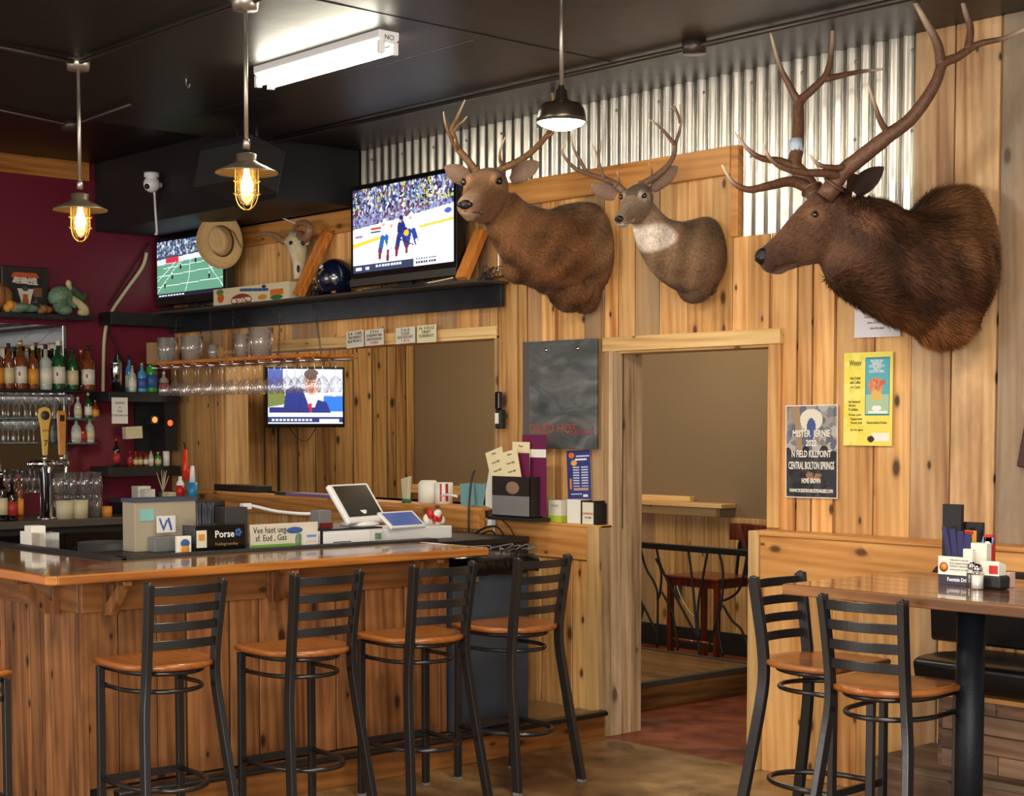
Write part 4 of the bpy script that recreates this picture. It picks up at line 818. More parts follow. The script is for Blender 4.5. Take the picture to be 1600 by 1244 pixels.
text('NCI', .03, M['ink'], t, frame((fx1 + .0015, fy, CZ - .04), (0, 1, 0), (0, 0, 1)), ext=.0003)
l = area('fluorescent_tubes', ((fx0 + fx1) / 2, fy, CZ - .1), ((fx0 + fx1) / 2, fy, 0), fx1 - fx0, .1, 6, (1., .97, .88)); l.parent = t
# conduits
def conduit(pts, r, label, mat='dgrey', boxes=()):
    t = empty('conduit', label=label, cat='pipe'); g = MB(); g.tube(pts, r, 10); g.build('pipe', M[mat], t)
    for b in boxes: g = MB(); g.lathe([(0, -.03), (.055, -.03), (.055, .03), (0, .03)], 16, b); g.build('junction_box', M[mat], t)
    return t
M['pipe'] = plain('pipe', (70, 62, 56), .4, .6)
conduit([(-8.3, 5.47, CZ - .02), (-2.6, 5.55, CZ - .02)], .013, 'long painted conduit along the ceiling in front of the metal cladding', 'pipe', [(-4.98, 5.52, CZ - .02)])
p0, p1 = at(122, 98, Z=CZ - .02), at(383, 6, Z=CZ - .02); p2 = at(0, 74, Z=CZ - .02)
conduit([tuple(p0), tuple(p1), (p1.x + 1.5, p1.y, CZ - .02)], .011, 'conduit linking the two caged pendant lamps', 'pipe')
conduit([tuple(p2 + (p2 - p0)), tuple(p0)], .011, 'conduit running left from the first pendant lamp', 'pipe')
q0, q1, q2 = at(112, 196, Z=CZ - .02), at(205, 163, Z=CZ - .02), at(0, 172, Z=CZ - .02)
conduit([tuple(q2 + (q2 - q0)), tuple(q0), tuple(q1)], .010, 'short conduit with a junction box deeper along the ceiling', 'pipe', [tuple(q0)])
p = at(291, 122, Z=CZ); t = empty('ceiling_hook', label='small bent wire hook hanging from the black ceiling', cat='hook'); g = MB(); g.tube(crom([(p.x, p.y, CZ), (p.x, p.y, CZ - .03), (p.x + .02, p.y, CZ - .05), (p.x + .035, p.y, CZ - .035)], 4), .004, 6); g.build('wire', M['galv'], t)
# speaker
t = empty('loudspeaker', label='black loudspeaker hung under the ceiling behind the caged lamp', cat='speaker')
g = MB(); sp = at(375, 262, Y=5.05); g.cbox(sp, (.46, .26, .26), rz=.08, rx=-.25); g.build('cabinet', M['black'], t, bev=.012)
g = MB(); g.cbox(sp + Vector((0, -.135, 0)), (.42, .012, .22), rz=.08, rx=-.25); g.build('grille', plain('grille', 34, .8, bump=.8, bscale=400), t)
g = MB(); g.tube([sp + Vector((-.1, .05, .1)), (sp.x - .1, sp.y + .05, CZ)], .012, 8); g.tube([sp + Vector((.1, .05, .1)), (sp.x + .1, sp.y + .05, CZ)], .012, 8); g.build('hanger', M['black'], t)
# camera in the corner with its cable
t = empty('security_camera', label='white round security camera in the corner above the red wall', cat='camera'); cp = at(237, 288, X=-9.9) * 0 + Vector(at(237, 288, Y=5.42))
g = MB(); g.ball(cp, (.055, .055, .055), 18, 12); g.lathe([(0, .0), (.05, .0), (.05, .03), (0, .03)], 18, (cp.x, cp.y, cp.z + .045)); g.tube([(cp.x, cp.y, cp.z), (cp.x, 5.49, cp.z)], .02, 10); g.build('housing', M['white'], t)
g = MB(); g.ball(cp + Vector((.02, -.045, -.02)), .018, 12, 8); g.build('lens', M['blackgloss'], t)
yc = 5.49
g = MB(); g.tube(crom([cp + Vector((0, .02, -.05)), at(243, 330, Y=yc), at(245, 362, Y=yc), at(243, 366, Y=yc)], 5), .008, 8); g.build('cable', M['white'], t)
g = MB(); g.tube(crom([at(229, 395, X=XR + .02), at(222, 418, X=XR + .02), at(196, 455, X=XR + .02), at(172, 492, X=XR + .02), at(163, 530, X=XR + .02), at(161, 600, X=XR + .02), at(161, 612, X=XR + .02)], 6), .013, 8)
o = g.build('cable', M['beige']); tag(o, 'thick pale cable snaking down the red wall to the bottle shelf', 'cable')
g = MB(); g.tube(crom([at(166, 505, X=XR + .02), at(190, 560, X=XR + .02), at(205, 590, X=XR + .02)], 5), .006, 6); g.tube(crom([at(170, 478, X=XR + .02), at(200, 430, X=XR + .02), at(232, 380, X=XR + .02)], 5), .006, 6)
tag(g.build('cable', M['black']), 'thin black cable crossing the pale one on the red wall', 'cable')
g = MB(); g.tube(crom([at(470, 353, Y=WU - .02), at(430, 338, Y=WU - .05), at(395, 345, Y=WU - .04)], 6), .005, 6); tag(g.build('cable', M['white']), 'pale cable looping over the top board above the skull', 'cable')

# ================================================================ the television shelf
SY0, SYZ = 5.88, at(786, 444, Y=6.09).z; sxl, sxr = XR + .01, at(786, 444, Y=6.09).x
t = empty('wall_shelf', label='long black wall shelf carrying the televisions, helmet and game box', cat='shelf')
g = MB(); g.box(sxl, sxr + .015, SY0, WU, SYZ, SYZ + .016); g.build('shelf_board', M['plategrey'], t, bev=.003)
g = MB(); g.box(sxl, sxr, 6.075, 6.10, at(784, 479, Y=6.08).z, SYZ); g.build('face_plate', M['shelfblack'], t, bev=.003)
yw = at(174, 505, X=XR + .2).y; g = MB(); g.box(XR + .01, XR + .2, yw, 6.09, SYZ - .09, SYZ); g.build('corner_bracket', M['black'], t, bev=.003)
def brace(pb, pt, label):
    a, b = at(*pb, Y=SY0 + .04), at(*pt, Y=WU - .05); d = (b - a); o = empty('shelf_brace', label=label, cat='brace'); g = MB(); g.tube([a + Vector((0, 0, .0)), b], 0, sq=(.085, .045), up=(0, -1, .4)); g.build('timber', M['brace'], o, bev=.004)
brace((466, 462), (512, 362), 'diagonal timber brace between the animal skull and the helmet')
brace((722, 436), (752, 362), 'diagonal timber brace between the hockey television and the elk mount')
STZ = SYZ + .016
def tv(label, c, Y, W, Hh, rz, cv, rx=0., bz_=.035, bb=.06, stand=True, grp=None, logo=False):
    """c: lower centre of the cabinet"""
    t = empty('television', tuple(c), rz, label, 'television')
    g = MB(); g.box(-W / 2, W / 2, -.02, .045, 0, Hh); g.build('cabinet', M['blackgloss'], t, bev=.008)
    g = MB(); g.box(-W / 2 + .1, W / 2 - .1, .045, .085, .06, Hh - .08); g.build('back_cover', M['black'], t, bev=.01)
    cv.mesh('screen', M['screen'], t, WALLX(-W / 2 + bz_, -.0215, bb), W - 2 * bz_, Hh - bb - bz_)
    if logo: g = MB(); g.box(-.03, .03, -.022, -.02, .022, .032); g.build('badge', M['inkw'], t)
    if stand == 1:
        g = MB(); g.box(-.06, .06, 0, .04, -.03, .02); g.box(-W * .3, W * .3, -.09, .12, -.045, -.028); g.build('stand', M['black'], t, bev=.004)
    return t
# football picture
cv = Cv(150, 84, (84, 134, 108)); cv.poly([(0, 0), (1, 0), (1, .67), (0, .6)], (88, 140, 114)); cv.poly([(0, .6), (1, .67), (1, 1), (0, 1)], (52, 66, 96))
cv.speck(0, .74, 1, 1, [(150, 160, 190), (90, 100, 130), (40, 44, 66), (190, 190, 205), (80, 120, 110)], 420, .012, 3)
cv.poly([(0, .58), (1, .66), (1, .75), (0, .68)], (196, 200, 205)); cv.rect(.14, .61, .34, .70, (190, 40, 60)); cv.rect(.45, .64, .6, .71, (230, 230, 235))
for pts in (((.52, .66), (.5, .33), (.42, 0)), ((.0, .3), (.3, .62)), ((0, .1), (.35, .6)), ((.7, .66), (1, .1)), ((0, .38), (1, .44)), ((0, .2), (1, .24)), ((.1, .52), (1, .58))): cv.line(pts, .0032, (212, 226, 218))
for x, y in ((.37, .52), (.24, .36), (.6, .6), (.12, .22), (.8, .3)): cv.ell(x, y, .014, .05, (26, 30, 40)); cv.ell(x, y + .05, .009, .016, (200, 200, 200))
cv.rect(0, 0, 1, .075, (22, 26, 40)); 
for x in np.arange(.03, .42, .045): cv.rect(x, .025, x + .03, .05, (220, 225, 235))
a, b = at(229, 478, Y=5.98), at(357, 456, Y=5.98); a.x = XR + .02; zt = min(3.012, at(228, 359, Y=5.98).z)
tv('television with a green football field on screen, in the left corner of the shelf', ((a.x + b.x) / 2, 5.98, STZ + .045), 5.98, b.x - a.x, zt - STZ - .05, 0., cv)
# hockey picture
cv = Cv(176, 110, (226, 232, 244)); R = random.Random(4)
cv.poly([(0, .52), (1, .62), (1, 1), (0, 1)], (38, 44, 84)); cv.speck(0, .6, 1, 1, [(26, 30, 58), (60, 70, 120), (150, 160, 190), (214, 214, 226), (120, 80, 90), (180, 180, 90), (90, 110, 150)], 1500, .011, 8)
for x in (.24, .47, .68, .9): cv.line([(x, .5), (x, 1)], .005, (120, 140, 190))
cv.poly([(0, .54), (.45, .585), (1, .66), (1, .72), (.4, .64), (.22, .69), (0, .66)], (120, 130, 170)); cv.speck(0, .56, 1, .72, [(50, 60, 110), (170, 170, 190), (110, 60, 80)], 260, .009, 9)
cv.poly([(0, .36), (.45, .44), (1, .5), (1, .66), (.5, .585), (0, .53)], (236, 238, 246)); cv.poly([(0, .35), (.4, .43), (1, .5), (1, .47), (.4, .4), (0, .30)], (214, 190, 60))
cv.rect(.02, .42, .1, .45, (150, 110, 180)); cv.rect(.19, .49, .35, .52, (190, 70, 60)); cv.rect(.19, .455, .3, .475, (60, 60, 80)); cv.ell(.95, .585, .035, .03, (70, 90, 170))
for x, y, c1, c2 in ((.33, .45, (244, 246, 250), (40, 90, 160)), (.41, .42, (240, 242, 248), (240, 242, 248)), (.5, .46, (30, 40, 110), (34, 46, 120)), (.6, .48, (240, 242, 250), (40, 60, 140))):
    cv.ell(x, y, .04, .1, c1); cv.ell(x, y + .12, .02, .035, (236, 236, 240) if c1[0] > 100 else (24, 34, 90)); cv.ell(x - .01, y + .085, .014, .02, (206, 150, 120))
    cv.line([(x - .02, y - .07), (x - .045, y - .22)], .022, c2); cv.line([(x + .02, y - .07), (x + .05, y - .2)], .022, c2); cv.line([(x - .045, y - .2), (x - .05, y - .3)], .013, (120, 40, 50)); cv.line([(x + .05, y - .18), (x + .07, y - .27)], .013, (230, 230, 240))
    cv.line([(x - .02, y + .05), (x + .06, y - .03)], .014, c1)
cv.ell(.55, .40, .025, .035, (220, 180, 40)); cv.line([(.45, .36), (.62, .25)], .004, (40, 40, 50))
cv.rect(0, 0, 1, .09, (46, 56, 82)); cv.rect(.62, 0, 1, .13, (226, 228, 232)); cv.rect(.03, .03, .09, .06, (230, 232, 238)); cv.rect(.13, .03, .17, .065, (200, 206, 220))
for x in np.arange(.24, .5, .03): cv.rect(x, .045, x + .022, .07, (220, 224, 234))
for x in np.arange(.64, .82, .025): cv.rect(x, .07, x + .018, .09, (120, 124, 134)); cv.rect(x, .03, x + .018, .055, (60, 64, 74))
a, b = at(549, 450, Y=5.97), at(722, 424, Y=5.97); zt = at(547, 291, Y=5.97).z
t2 = tv('large television with an ice hockey game on screen, beside the elk mount', ((a.x + b.x) / 2, 5.97, STZ + .035), 5.97, b.x - a.x, zt - STZ - .04, -.03, cv, bz_=.03, bb=.085, logo=True)
g = MB(); W_ = b.x - a.x; g.box(-W_ / 2 + .005, W_ / 2 - .005, -.03, -.019, .004, .05); g.build('speaker_bar', M['plategrey'], t2, bev=.003)
# cowboy hat on the corner of the television
hc = at(347, 377, Y=5.86); t = empty('cowboy_hat', label='straw cowboy hat hung on the corner of the football television', cat='hat')
M['straw'] = plain('straw', (214, 178, 122), .7, bump=.6, bscale=160, var=.08); M['hatband'] = plain('hatband', (78, 56, 34), .6, bump=.5, bscale=90)
HM = Matrix.Translation(hc) @ Matrix.Rotation(.62, 4, 'Z') @ Matrix.Rotation(PI / 2 - .05, 4, 'X') @ Matrix.Rotation(.25, 4, 'Z')     # crown points to the viewer
g = MB(); rg = []
for k, (r, z) in enumerate(((.0, -.002), (.09, -.004), (.105, 0), (.15, -.008), (.172, .012), (.176, .02))):
    rg.append([HM @ Vector((r * math.cos(a) * .93, r * 1.08 * math.sin(a), z + (.03 * (abs(math.cos(a)) ** 3) * max(0, (r - .1) / .07)))) for a in np.linspace(0, 2 * PI, 40, endpoint=False)])
g.loft(rg, cap=False); g.build('brim', M['straw'], t, solid=.004)
g = MB(); rg = []
for r, z in ((.094, -.002), (.09, .03), (.086, .06), (.08, .082), (.066, .095), (.04, .09), (.0, .074)):
    rg.append([HM @ Vector((r * .86 * math.cos(a) * (1 - .25 * (z > .05) * max(0, math.sin(a))), r * 1.12 * math.sin(a), z - .018 * math.exp(-(r * math.cos(a) / .02) ** 2) * (z > .07) + 0)) for a in np.linspace(0, 2 * PI, 40, endpoint=False)])
g.loft(rg, cap=False); g.build('crown', M['straw'], t)
g = MB(); rg = []
for r, z in ((.0955, .003), (.0945, .012), (.0925, .022)): rg.append([HM @ Vector((r * .875 * math.cos(a), r * 1.125 * math.sin(a), z)) for a in np.linspace(0, 2 * PI, 40, endpoint=False)])
g.loft(rg, cap=False); g.build('hat_band', M['hatband'], t, solid=.003)
g = MB(); g.tube(crom([HM @ Vector(p) for p in ((.06, .07, .02), (.1, .03, .02), (.115, -.03, .02), (.135, -.09, .03), (.15, -.11, .025))], 5), .003, 6); g.build('cord', M['hatband'], t)
# board game box
a, b = at(334, 482, Y=5.9), at(452, 463, Y=5.9); bh = at(334, 453, Y=5.9).z - STZ
t = empty('game_box', ((a.x + b.x) / 2, 5.9, STZ), .0, label='long cream game box with cartoon prints on the shelf', cat='box'); bw = b.x - a.x
g = MB(); g.box(-bw / 2, bw / 2, 0, .13, 0, bh); g.build('box', M['beige'], t, bev=.002)
cv = Cv(150, 38, (232, 218, 180)); cv.ell(.1, .45, .045, .3, (214, 96, 40)); cv.ell(.09, .8, .05, .18, (110, 140, 70)); cv.ell(.38, .2, .14, .38, (150, 60, 40)); cv.line([(.28, .2), (.48, .22)], .03, (240, 226, 200)); cv.line([(.38, .8), (.72, .66)], .022, (60, 100, 150)); cv.ell(.68, .86, .03, .1, (40, 60, 90)); cv.ell(.66, .25, .06, .16, (210, 150, 60)); cv.rect(.76, .3, .93, .62, (220, 120, 40)); cv.ell(.84, .16, .08, .14, (60, 110, 70))
cv.speck(.3, .05, .46, .35, [(236, 220, 190), (120, 40, 30)], 40, .008, 3)
cv.mesh('printed_side', M['print'], t, WALLX(-bw / 2, -.0008, 0), bw, bh)
# skull with horns on the wall
t = empty('animal_skull', label='horned animal skull hanging on the wall behind the shelf', cat='skull'); sk = at(467, 392, Y=6.03); M['bone'] = plain('bone', (214, 200, 166), .6, bump=.4, bscale=40, var=.12); M['horn'] = plain('horn', (150, 112, 84), .5, bump=.6, bscale=50, var=.25)
g = MB(); P = lambda x, y, Y: at(x, y, Y=Y)
rg = []
for x, y, Y, hw, hd in ((462, 362, 6.06, .05, .05), (463, 372, 6.03, .075, .065), (464, 385, 6.01, .07, .065), (466, 400, 5.99, .048, .055), (467, 412, 5.97, .035, .045), (466, 424, 5.96, .026, .035), (464, 436, 5.95, .018, .022)):
    c = P(x, y, Y); rg.append([c + Vector((hw * math.cos(a), hd * math.sin(a), 0)) for a in np.linspace(0, 2 * PI, 18, endpoint=False)])
g.loft(resample(rg, 3)); 
for s_ in (-1, 1): g.ball(P(464 + 13 * s_, 379, 5.99), (.028, .03, .022), 12, 8)
g.build('cranium', M['bone'], t)
for s_ in (-1, 1): g = MB(); g.ball(P(464 + 9.5 * s_, 380, 5.955), (.018, .012, .015), 12, 8); g.build('eye_socket', M['black'], t)
g = MB(); g.ball(P(466, 420, 5.93), (.01, .01, .025), 10, 6); g.build('nose_hole', M['black'], t)
g = MB(); hp = crom([P(455, 370, 6.0), P(443, 377, 5.98), P(430, 368, 5.96), P(415, 365, 5.94), P(401, 368, 5.92)], 6); g.tube(hp, [.026 * (1 - i / len(hp)) ** .8 + .003 for i in range(len(hp))], 10); g.build('horn', M['horn'], t)
g = MB(); hp = crom([P(470, 368, 6.0), P(478, 372, 5.96), P(484, 360, 5.94), P(478, 349, 5.95), P(466, 350, 5.97), P(459, 360, 5.96), P(460, 352, 5.93)], 6); g.tube(hp, [.028 * (1 - i / len(hp)) ** .7 + .004 for i in range(len(hp))], 10); g.build('horn', M['horn'], t)
# football helmet
t = empty('football_helmet', label='dark blue football helmet with white and gold decal on the shelf', cat='helmet'); hm = at(525, 437, Y=5.98); hm.z = STZ + .105; M['helmet'] = plain('helmet', (14, 20, 44), .15, coat=1.)
g = MB(); rg = []
for th in np.linspace(.02, PI * .78, 14):
    rg.append([hm + Vector((.118 * math.sin(th) * math.cos(a), .13 * math.sin(th) * math.sin(a) + (0 if th < 1.6 else .0), .125 * math.cos(th) - (.0))) for a in np.linspace(0, 2 * PI, 32, endpoint=False)])
g.loft(rg, cap=False); g.ball(hm + Vector((-.085, -.04, -.06)), (.03, .05, .045)); g.build('shell', M['helmet'], t, solid=.004)
g = MB()
for z, r in ((-.03, .15), (-.065, .155), (-.095, .145)): g.tube([hm + Vector((-.04 - r * math.sin(a) * .9, -r * math.cos(a) * .75, z)) for a in np.linspace(.1, PI - .1, 12)], .005, 6)
g.tube([hm + Vector((-.17, 0, -.02)), hm + Vector((-.18, 0, -.1))], .005, 6); g.build('face_mask', plain('mask', (36, 34, 44), .3), t)
g = MB(); q = []
for u_, v_ in ((-.9, .7), (-.55, .85), (-.2, .55), (-.1, .75), (.1, .62), (.0, .4), (-.35, .38), (-.5, .55)): an = -PI / 2 + u_ * .55 + .1; el = .2 + v_ * .65; q.append(hm + Vector((.1205 * math.cos(el) * math.cos(an), .1325 * math.cos(el) * math.sin(an), .1275 * math.sin(el))))
g.add(q, [tuple(range(len(q)))]); g.build('decal', M['inkw'], t, rec=False, solid=.0015)
g = MB(); q = []
for u_, v_ in ((-.1, .1), (.35, .5), (.55, .45), (.2, .0), (.0, -.05)): an = -PI / 2 + u_ * .55; el = .15 + v_ * .6; q.append(hm + Vector((.121 * math.cos(el) * math.cos(an), .133 * math.cos(el) * math.sin(an), .128 * math.sin(el))))
g.add(q, [tuple(range(len(q)))]); g.build('decal', M['gold'], t, rec=False, solid=.0015)
for dx, dz in ((-.09, .0), (-.075, -.06)): g = MB(); c = hm + Vector((dx, -.1, dz)); g.lathe([(0, 0), (.012, 0), (.012, .006), (0, .008)], 12, M=Matrix.Translation(c) @ Matrix.Rotation(PI / 2, 4, 'X')); g.build('ear_hole', M['gold'], t)
# toy pistol in front of the helmet
t = empty('toy_pistol', label='dark and copper toy pistol lying in front of the football helmet', cat='toy'); pc_ = at(505, 457, Y=5.91); M['copper'] = plain('copper', (160, 98, 60), .35, .8)
g = MB(); g.tube([(pc_.x - .02, 5.91, STZ + .03), (pc_.x + .12, 5.92, STZ + .012)], .011, 10); g.build('barrel', M['copper'], t)
g = MB(); g.cbox((pc_.x - .035, 5.91, STZ + .035), (.05, .02, .035)); g.tube(crom([(pc_.x - .05, 5.91, STZ + .045), (pc_.x - .08, 5.91, STZ + .035), (pc_.x - .09, 5.91, STZ + .012)], 4), .012, 8); g.lathe([(0, -.012), (.018, -.012), (.018, .012), (0, .012)], 12, M=Matrix.Translation((pc_.x - .02, 5.91, STZ + .035)) @ Matrix.Rotation(PI / 2, 4, 'Y')); g.build('grip', M['blackgloss'], t)
g = MB(); R = random.Random(5); c0 = at(770, 438, Y=6.0)
for k in range(9): x = c0.x + R.uniform(-.1, .06); g.tube(crom([(x, 6.0, STZ + .008), (x + R.uniform(-.05, .05), 6.02, STZ + R.uniform(.02, .09)), (x + R.uniform(-.08, .08), 6.04, STZ + R.uniform(.01, .06)), (x + R.uniform(-.08, .08), 6.0, STZ + .01)], 5), .003, 5)
tag(g.build('cable_tangle', M['black']), 'tangle of black cables at the right end of the television shelf', 'cables')
g = MB(); g.tube(crom([at(588, 452, Y=5.9), at(640, 447, Y=5.89), at(680, 440, Y=5.9), at(708, 434, Y=5.92)], 6), .005, 6); tag(g.build('cable', M['beige']), 'pale cable lying on the shelf below the hockey television', 'cable')
g = MB(); q = at(573, 455, Y=5.95); g.cbox((q.x, 5.95, STZ + .006), (.08, .06, .012)); tag(g.build('wood_block', M['brace'], bev=.002), 'small wooden block under the hockey television', 'block')

# ================================================================ on the walls
def poster(name, label, cat, tl, tr, bl, Y, cv, mat='print', tilt=0.):
    a, b, c = at(*tl, Y=Y), at(*tr, Y=Y), at(*bl, Y=Y); w = (b - a).length; h = (a - c).length
    t = empty(name, tuple(c), label=label, cat=cat); Mx = frame((0, -.002, 0), (b - a), (a - c)); g = MB(); g.T = Mx; g.box(0, w, 0, h, -.0015, -.0004); g.build('sheet', M['paper'], t)
    if cv: cv.mesh('print', M[mat], t, Mx, w, h)
    return t, Mx, w, h
# metal chalk board
t = empty('chalkboard', label='dark smudged metal board left of the doorway', cat='board'); a, c = at(820, 535, Y=6.095), at(934, 702, Y=6.095)
m, nt, bs = newmat('chalk'); tc = N(nt, 'ShaderNodeTexCoord'); n1 = N(nt, 'ShaderNodeTexNoise'); n1.inputs['Scale'].default_value = 3.2; n1.inputs['Detail'].default_value = 7; n1.inputs['Distortion'].default_value = 1.2; mpn = N(nt, 'ShaderNodeMapping'); mpn.inputs['Scale'].default_value = (1, 1, 2.6)
nt.links.new(tc.outputs['Object'], mpn.inputs[0]); nt.links.new(mpn.outputs[0], n1.inputs['Vector']); r = ramp(nt, [(.32, lin((78, 82, 84))), (.5, lin((104, 108, 108))), (.68, lin((140, 142, 138)))], n1.outputs[0]); nt.links.new(r.outputs[0], bs.inputs['Base Color']); bs.inputs['Roughness'].default_value = .42; bs.inputs['Metallic'].default_value = .35
g = MB(); g.box(a.x, c.x, 6.083, 6.099, c.z, a.z); g.build('sheet', m, t, bev=.002)
g = MB(); g.box(a.x - .002, a.x + .055, 6.081, 6.1, c.z, a.z); g.build('edge_strip', M['steel'], t)
for dx in (.19, .44): g = MB(); g.ball((a.x + dx, 6.08, a.z - .05), (.012, .008, .012), 10, 6); g.build('magnet', M['chrome'], t)
text('OILED HOT', .075, plain('chalko', (176, 74, 38), .9), t, WALLX(a.x + .24, 6.0825, c.z + .085), ext=.0002); text('special', .07, plain('chalkp', (140, 50, 66), .9), t, WALLX(a.x + .47, 6.0825, c.z + .075), ext=.0002)
# blue beer poster
cv = Cv(60, 110, (52, 58, 124)); cv.ell(.2, .9, .12, .06, (222, 120, 50)); cv.ell(.3, .74, .13, .06, (226, 170, 70)); cv.rect(.4, .86, .95, .89, (220, 224, 240)); cv.rect(.35, .79, .85, .83, (240, 240, 246))
for k in range(8):
    y = .64 - k * .055; cv.rect(.25, y, .52, y + .022, (206, 210, 230)); cv.rect(.6, y, .88, y + .022, (206, 210, 230))
cv.rect(.25, .17, .88, .23, (190, 150, 130)); cv.rect(.1, .2, .18, .42, (226, 130, 60)); cv.rect(.14, .09, .6, .11, (220, 220, 232)); cv.rect(.65, .04, .85, .09, (230, 230, 240))
poster('beer_poster', 'narrow dark blue printed poster below the metal board', 'poster', (893, 705), (930, 703), (888, 780), 6.11, cv)
# concert poster
cv = Cv(70, 116, (70, 72, 84)); cv.poly([(0, .5), (1, .5), (1, 1), (0, 1)], (150, 148, 146)); cv.speck(0, .5, 1, 1, [(176, 172, 166), (120, 120, 130), (96, 98, 112), (150, 132, 112)], 90, .07, 5); cv.ell(.5, .84, .22, .12, (222, 216, 200)); cv.ell(.5, .74, .09, .12, (70, 84, 140)); cv.poly([(.15, 1), (.27, 1), (.33, .5), (.22, .5)], (160, 132, 104)); cv.speck(0, 0, 1, .5, [(46, 46, 54), (60, 58, 62), (34, 34, 40)], 90, .08, 6); cv.speck(.3, .19, .7, .25, [(150, 110, 80)], 12, .04, 2)
cv.rect(0, 0, 1, .012, (240, 236, 230)); cv.rect(0, .988, 1, 1, (240, 236, 230)); cv.rect(0, 0, .018, 1, (240, 236, 230)); cv.rect(.982, 0, 1, 1, (240, 236, 230))
t, Mx, w, h = poster('concert_poster', 'dark grey event poster with white lettering reading 2022', 'poster', (1227, 634), (1308, 632), (1228, 777), 6.11, cv)
for s_, y, hh_, ww in (('MISTER  JERNIE', .66, .045, .72), ('2022', .56, .042, .2), ('N FIELD KILLPOINT', .44, .045, .76), ('CENTRAL BOLTON SPRINGS', .31, .05, .88), ('HOME GROWN', .16, .032, .36), ('WWW.TICKETSOURCETEXAS.BIZ.COM', .06, .022, .84)):
    text(s_, hh_, M['paper'], t, Mx @ Matrix.Translation((w / 2, y * h, .001)), width=ww * w, bold=.0008)
# yellow poster
cv = Cv(70, 124, (236, 222, 96)); cv.speck(0, 0, .45, 1, [(240, 228, 120), (232, 216, 80)], 30, .1, 4); cv.rect(.44, .32, .95, .945, (40, 130, 150)); cv.rect(.46, .34, .93, .93, (86, 170, 186)); cv.rect(.46, .34, .93, .55, (170, 196, 160)); cv.ell(.66, .64, .16, .09, (206, 130, 90)); cv.ell(.68, .54, .11, .06, (220, 180, 90)); cv.ell(.68, .4, .1, .03, (236, 240, 236)); cv.rect(.52, .35, .9, .375, (240, 238, 230)); cv.speck(.5, .58, .85, .7, [(214, 150, 120), (190, 100, 80)], 20, .03, 2)
cv.rect(.6, .045, .94, .14, (238, 236, 226)); cv.ell(.57, .07, .07, .035, (40, 40, 44))
t, Mx, w, h = poster('drink_poster', 'yellow poster with a blue picture panel of a drink', 'poster', (1317, 552), (1393, 549), (1318, 696), 6.11, cv)
for s_, x, y, hh_, ww in (('Winter', .24, .86, .05, .3), ('Hot Drink', .24, .71, .028, .25), ('add Coffee', .24, .665, .028, .25), ('to Cool', .24, .615, .028, .22), ('Hot Buttered', .22, .46, .022, .28), ('Rums', .18, .42, .024, .16), ('Toddies', .2, .375, .026, .24), ('From rum', .24, .32, .022, .3), ('Peppermint', .27, .275, .022, .28), ('Sweet and', .27, .235, .022, .28), ('Handcrafted Drinks', .69, .235, .022, .48), ('by the glass', .28, .16, .018, .3)):
    text(s_, hh_ * .7, M['ink'], t, Mx @ Matrix.Translation((x * w, y * h, .001)), width=ww * w * .85)
for s_, y in (('PATRON', .89), ('SIERRA', .862), ('COCONUT', .835), ('RUM', .81), ('COCKTAIL', .78)): text(s_, .017, M['inkw'], t, Mx @ Matrix.Translation((.68 * w, y * h, .001)), bold=.0003)
# white sheet under the elk
t, Mx, w, h = poster('notice_sheet', 'white printed sheet pinned half behind the large elk mount', 'paper', (1335, 425), (1407, 420), (1335, 528), 6.11, Cv(8, 8, (222, 218, 226)))
for k in range(9): text('menu of the season', .016, M['grey'], t, Mx @ Matrix.Translation((w / 2, h * (.12 + .085 * k), .001)), width=w * (.3 + .25 * ((k * 7) % 3) / 2))
# price cards over the pass-through
for k, (tl, tr, bl, ls) in enumerate((((543, 519), (570, 515), (542, 545), ('54 10B', 'TRICKBERRY', 'BLUE MOON 12')), ((573, 516), (602, 513), (571, 541), ('7TH', 'FOREMAN MN', 'SAUVIGNON', 'THURS')), ((620, 513), (650, 510), (619, 538), ('7-6-0', 'TIGER', 'EASYSPORT', '1 BTL')), ((653, 509), (683, 507), (652, 536), ('16 1/2OZ', 'DRAFT', 'CLAREBOUT')))):
    t, Mx, w, h = poster('price_card', ('leftmost small white price card', 'second small white price card', 'third small white price card', 'rightmost small price card, touched with yellow,')[k] + ' hanging over the pass-through', 'card', tl, tr, bl, 6.065, Cv(10, 10, (232, 226, 208) if k < 3 else (234, 228, 186)))
    t['group'] = 'price cards above the pass-through'
    for j, s_ in enumerate(ls): text(s_, .025, M['redp'] if j == 3 else M['ink'], t, Mx @ Matrix.Translation((w / 2, h * (.75 - .22 * j), .001)), width=w * (.45 if len(s_) < 6 else .8))
# phone handset
t = empty('cordless_phone', label='black phone handset hanging on the right edge of the pass-through', cat='phone'); q0, q1 = at(776, 612, Y=6.06), at(777, 640, Y=6.06)
g = MB(); g.cbox((q0.x, 6.075, (q0.z + q1.z) / 2), (.04, .03, q0.z - q1.z)); g.build('handset', M['blackgloss'], t, bev=.008)
q2 = at(777, 670, Y=6.06); g = MB(); g.cbox((q0.x + .01, 6.08, (q1.z + q2.z) / 2), (.055, .04, q1.z - q2.z)); g.build('cradle', M['black'], t, bev=.008)
g = MB(); g.box(q0.x - .01, q0.x + .018, 6.055, 6.06, q1.z - .08, q1.z - .02); g.build('label', M['paper'], t)
# framed picture cut off at the right edge
t = empty('picture_frame', label='corner of a dark framed picture at the right picture edge', cat='picture'); q = at(1590, 716, Y=6.08)
g = MB(); g.cbox((q.x + .32, 6.09, q.z + .12), (.58, .03, .42), ry=.18); g.build('frame', plain('darkred', (58, 20, 20), .4), t, bev=.006)
g = MB(); g.cbox((q.x + .32, 6.078, q.z + .12), (.5, .01, .34), ry=.18); g.build('picture', M['paper'], t)
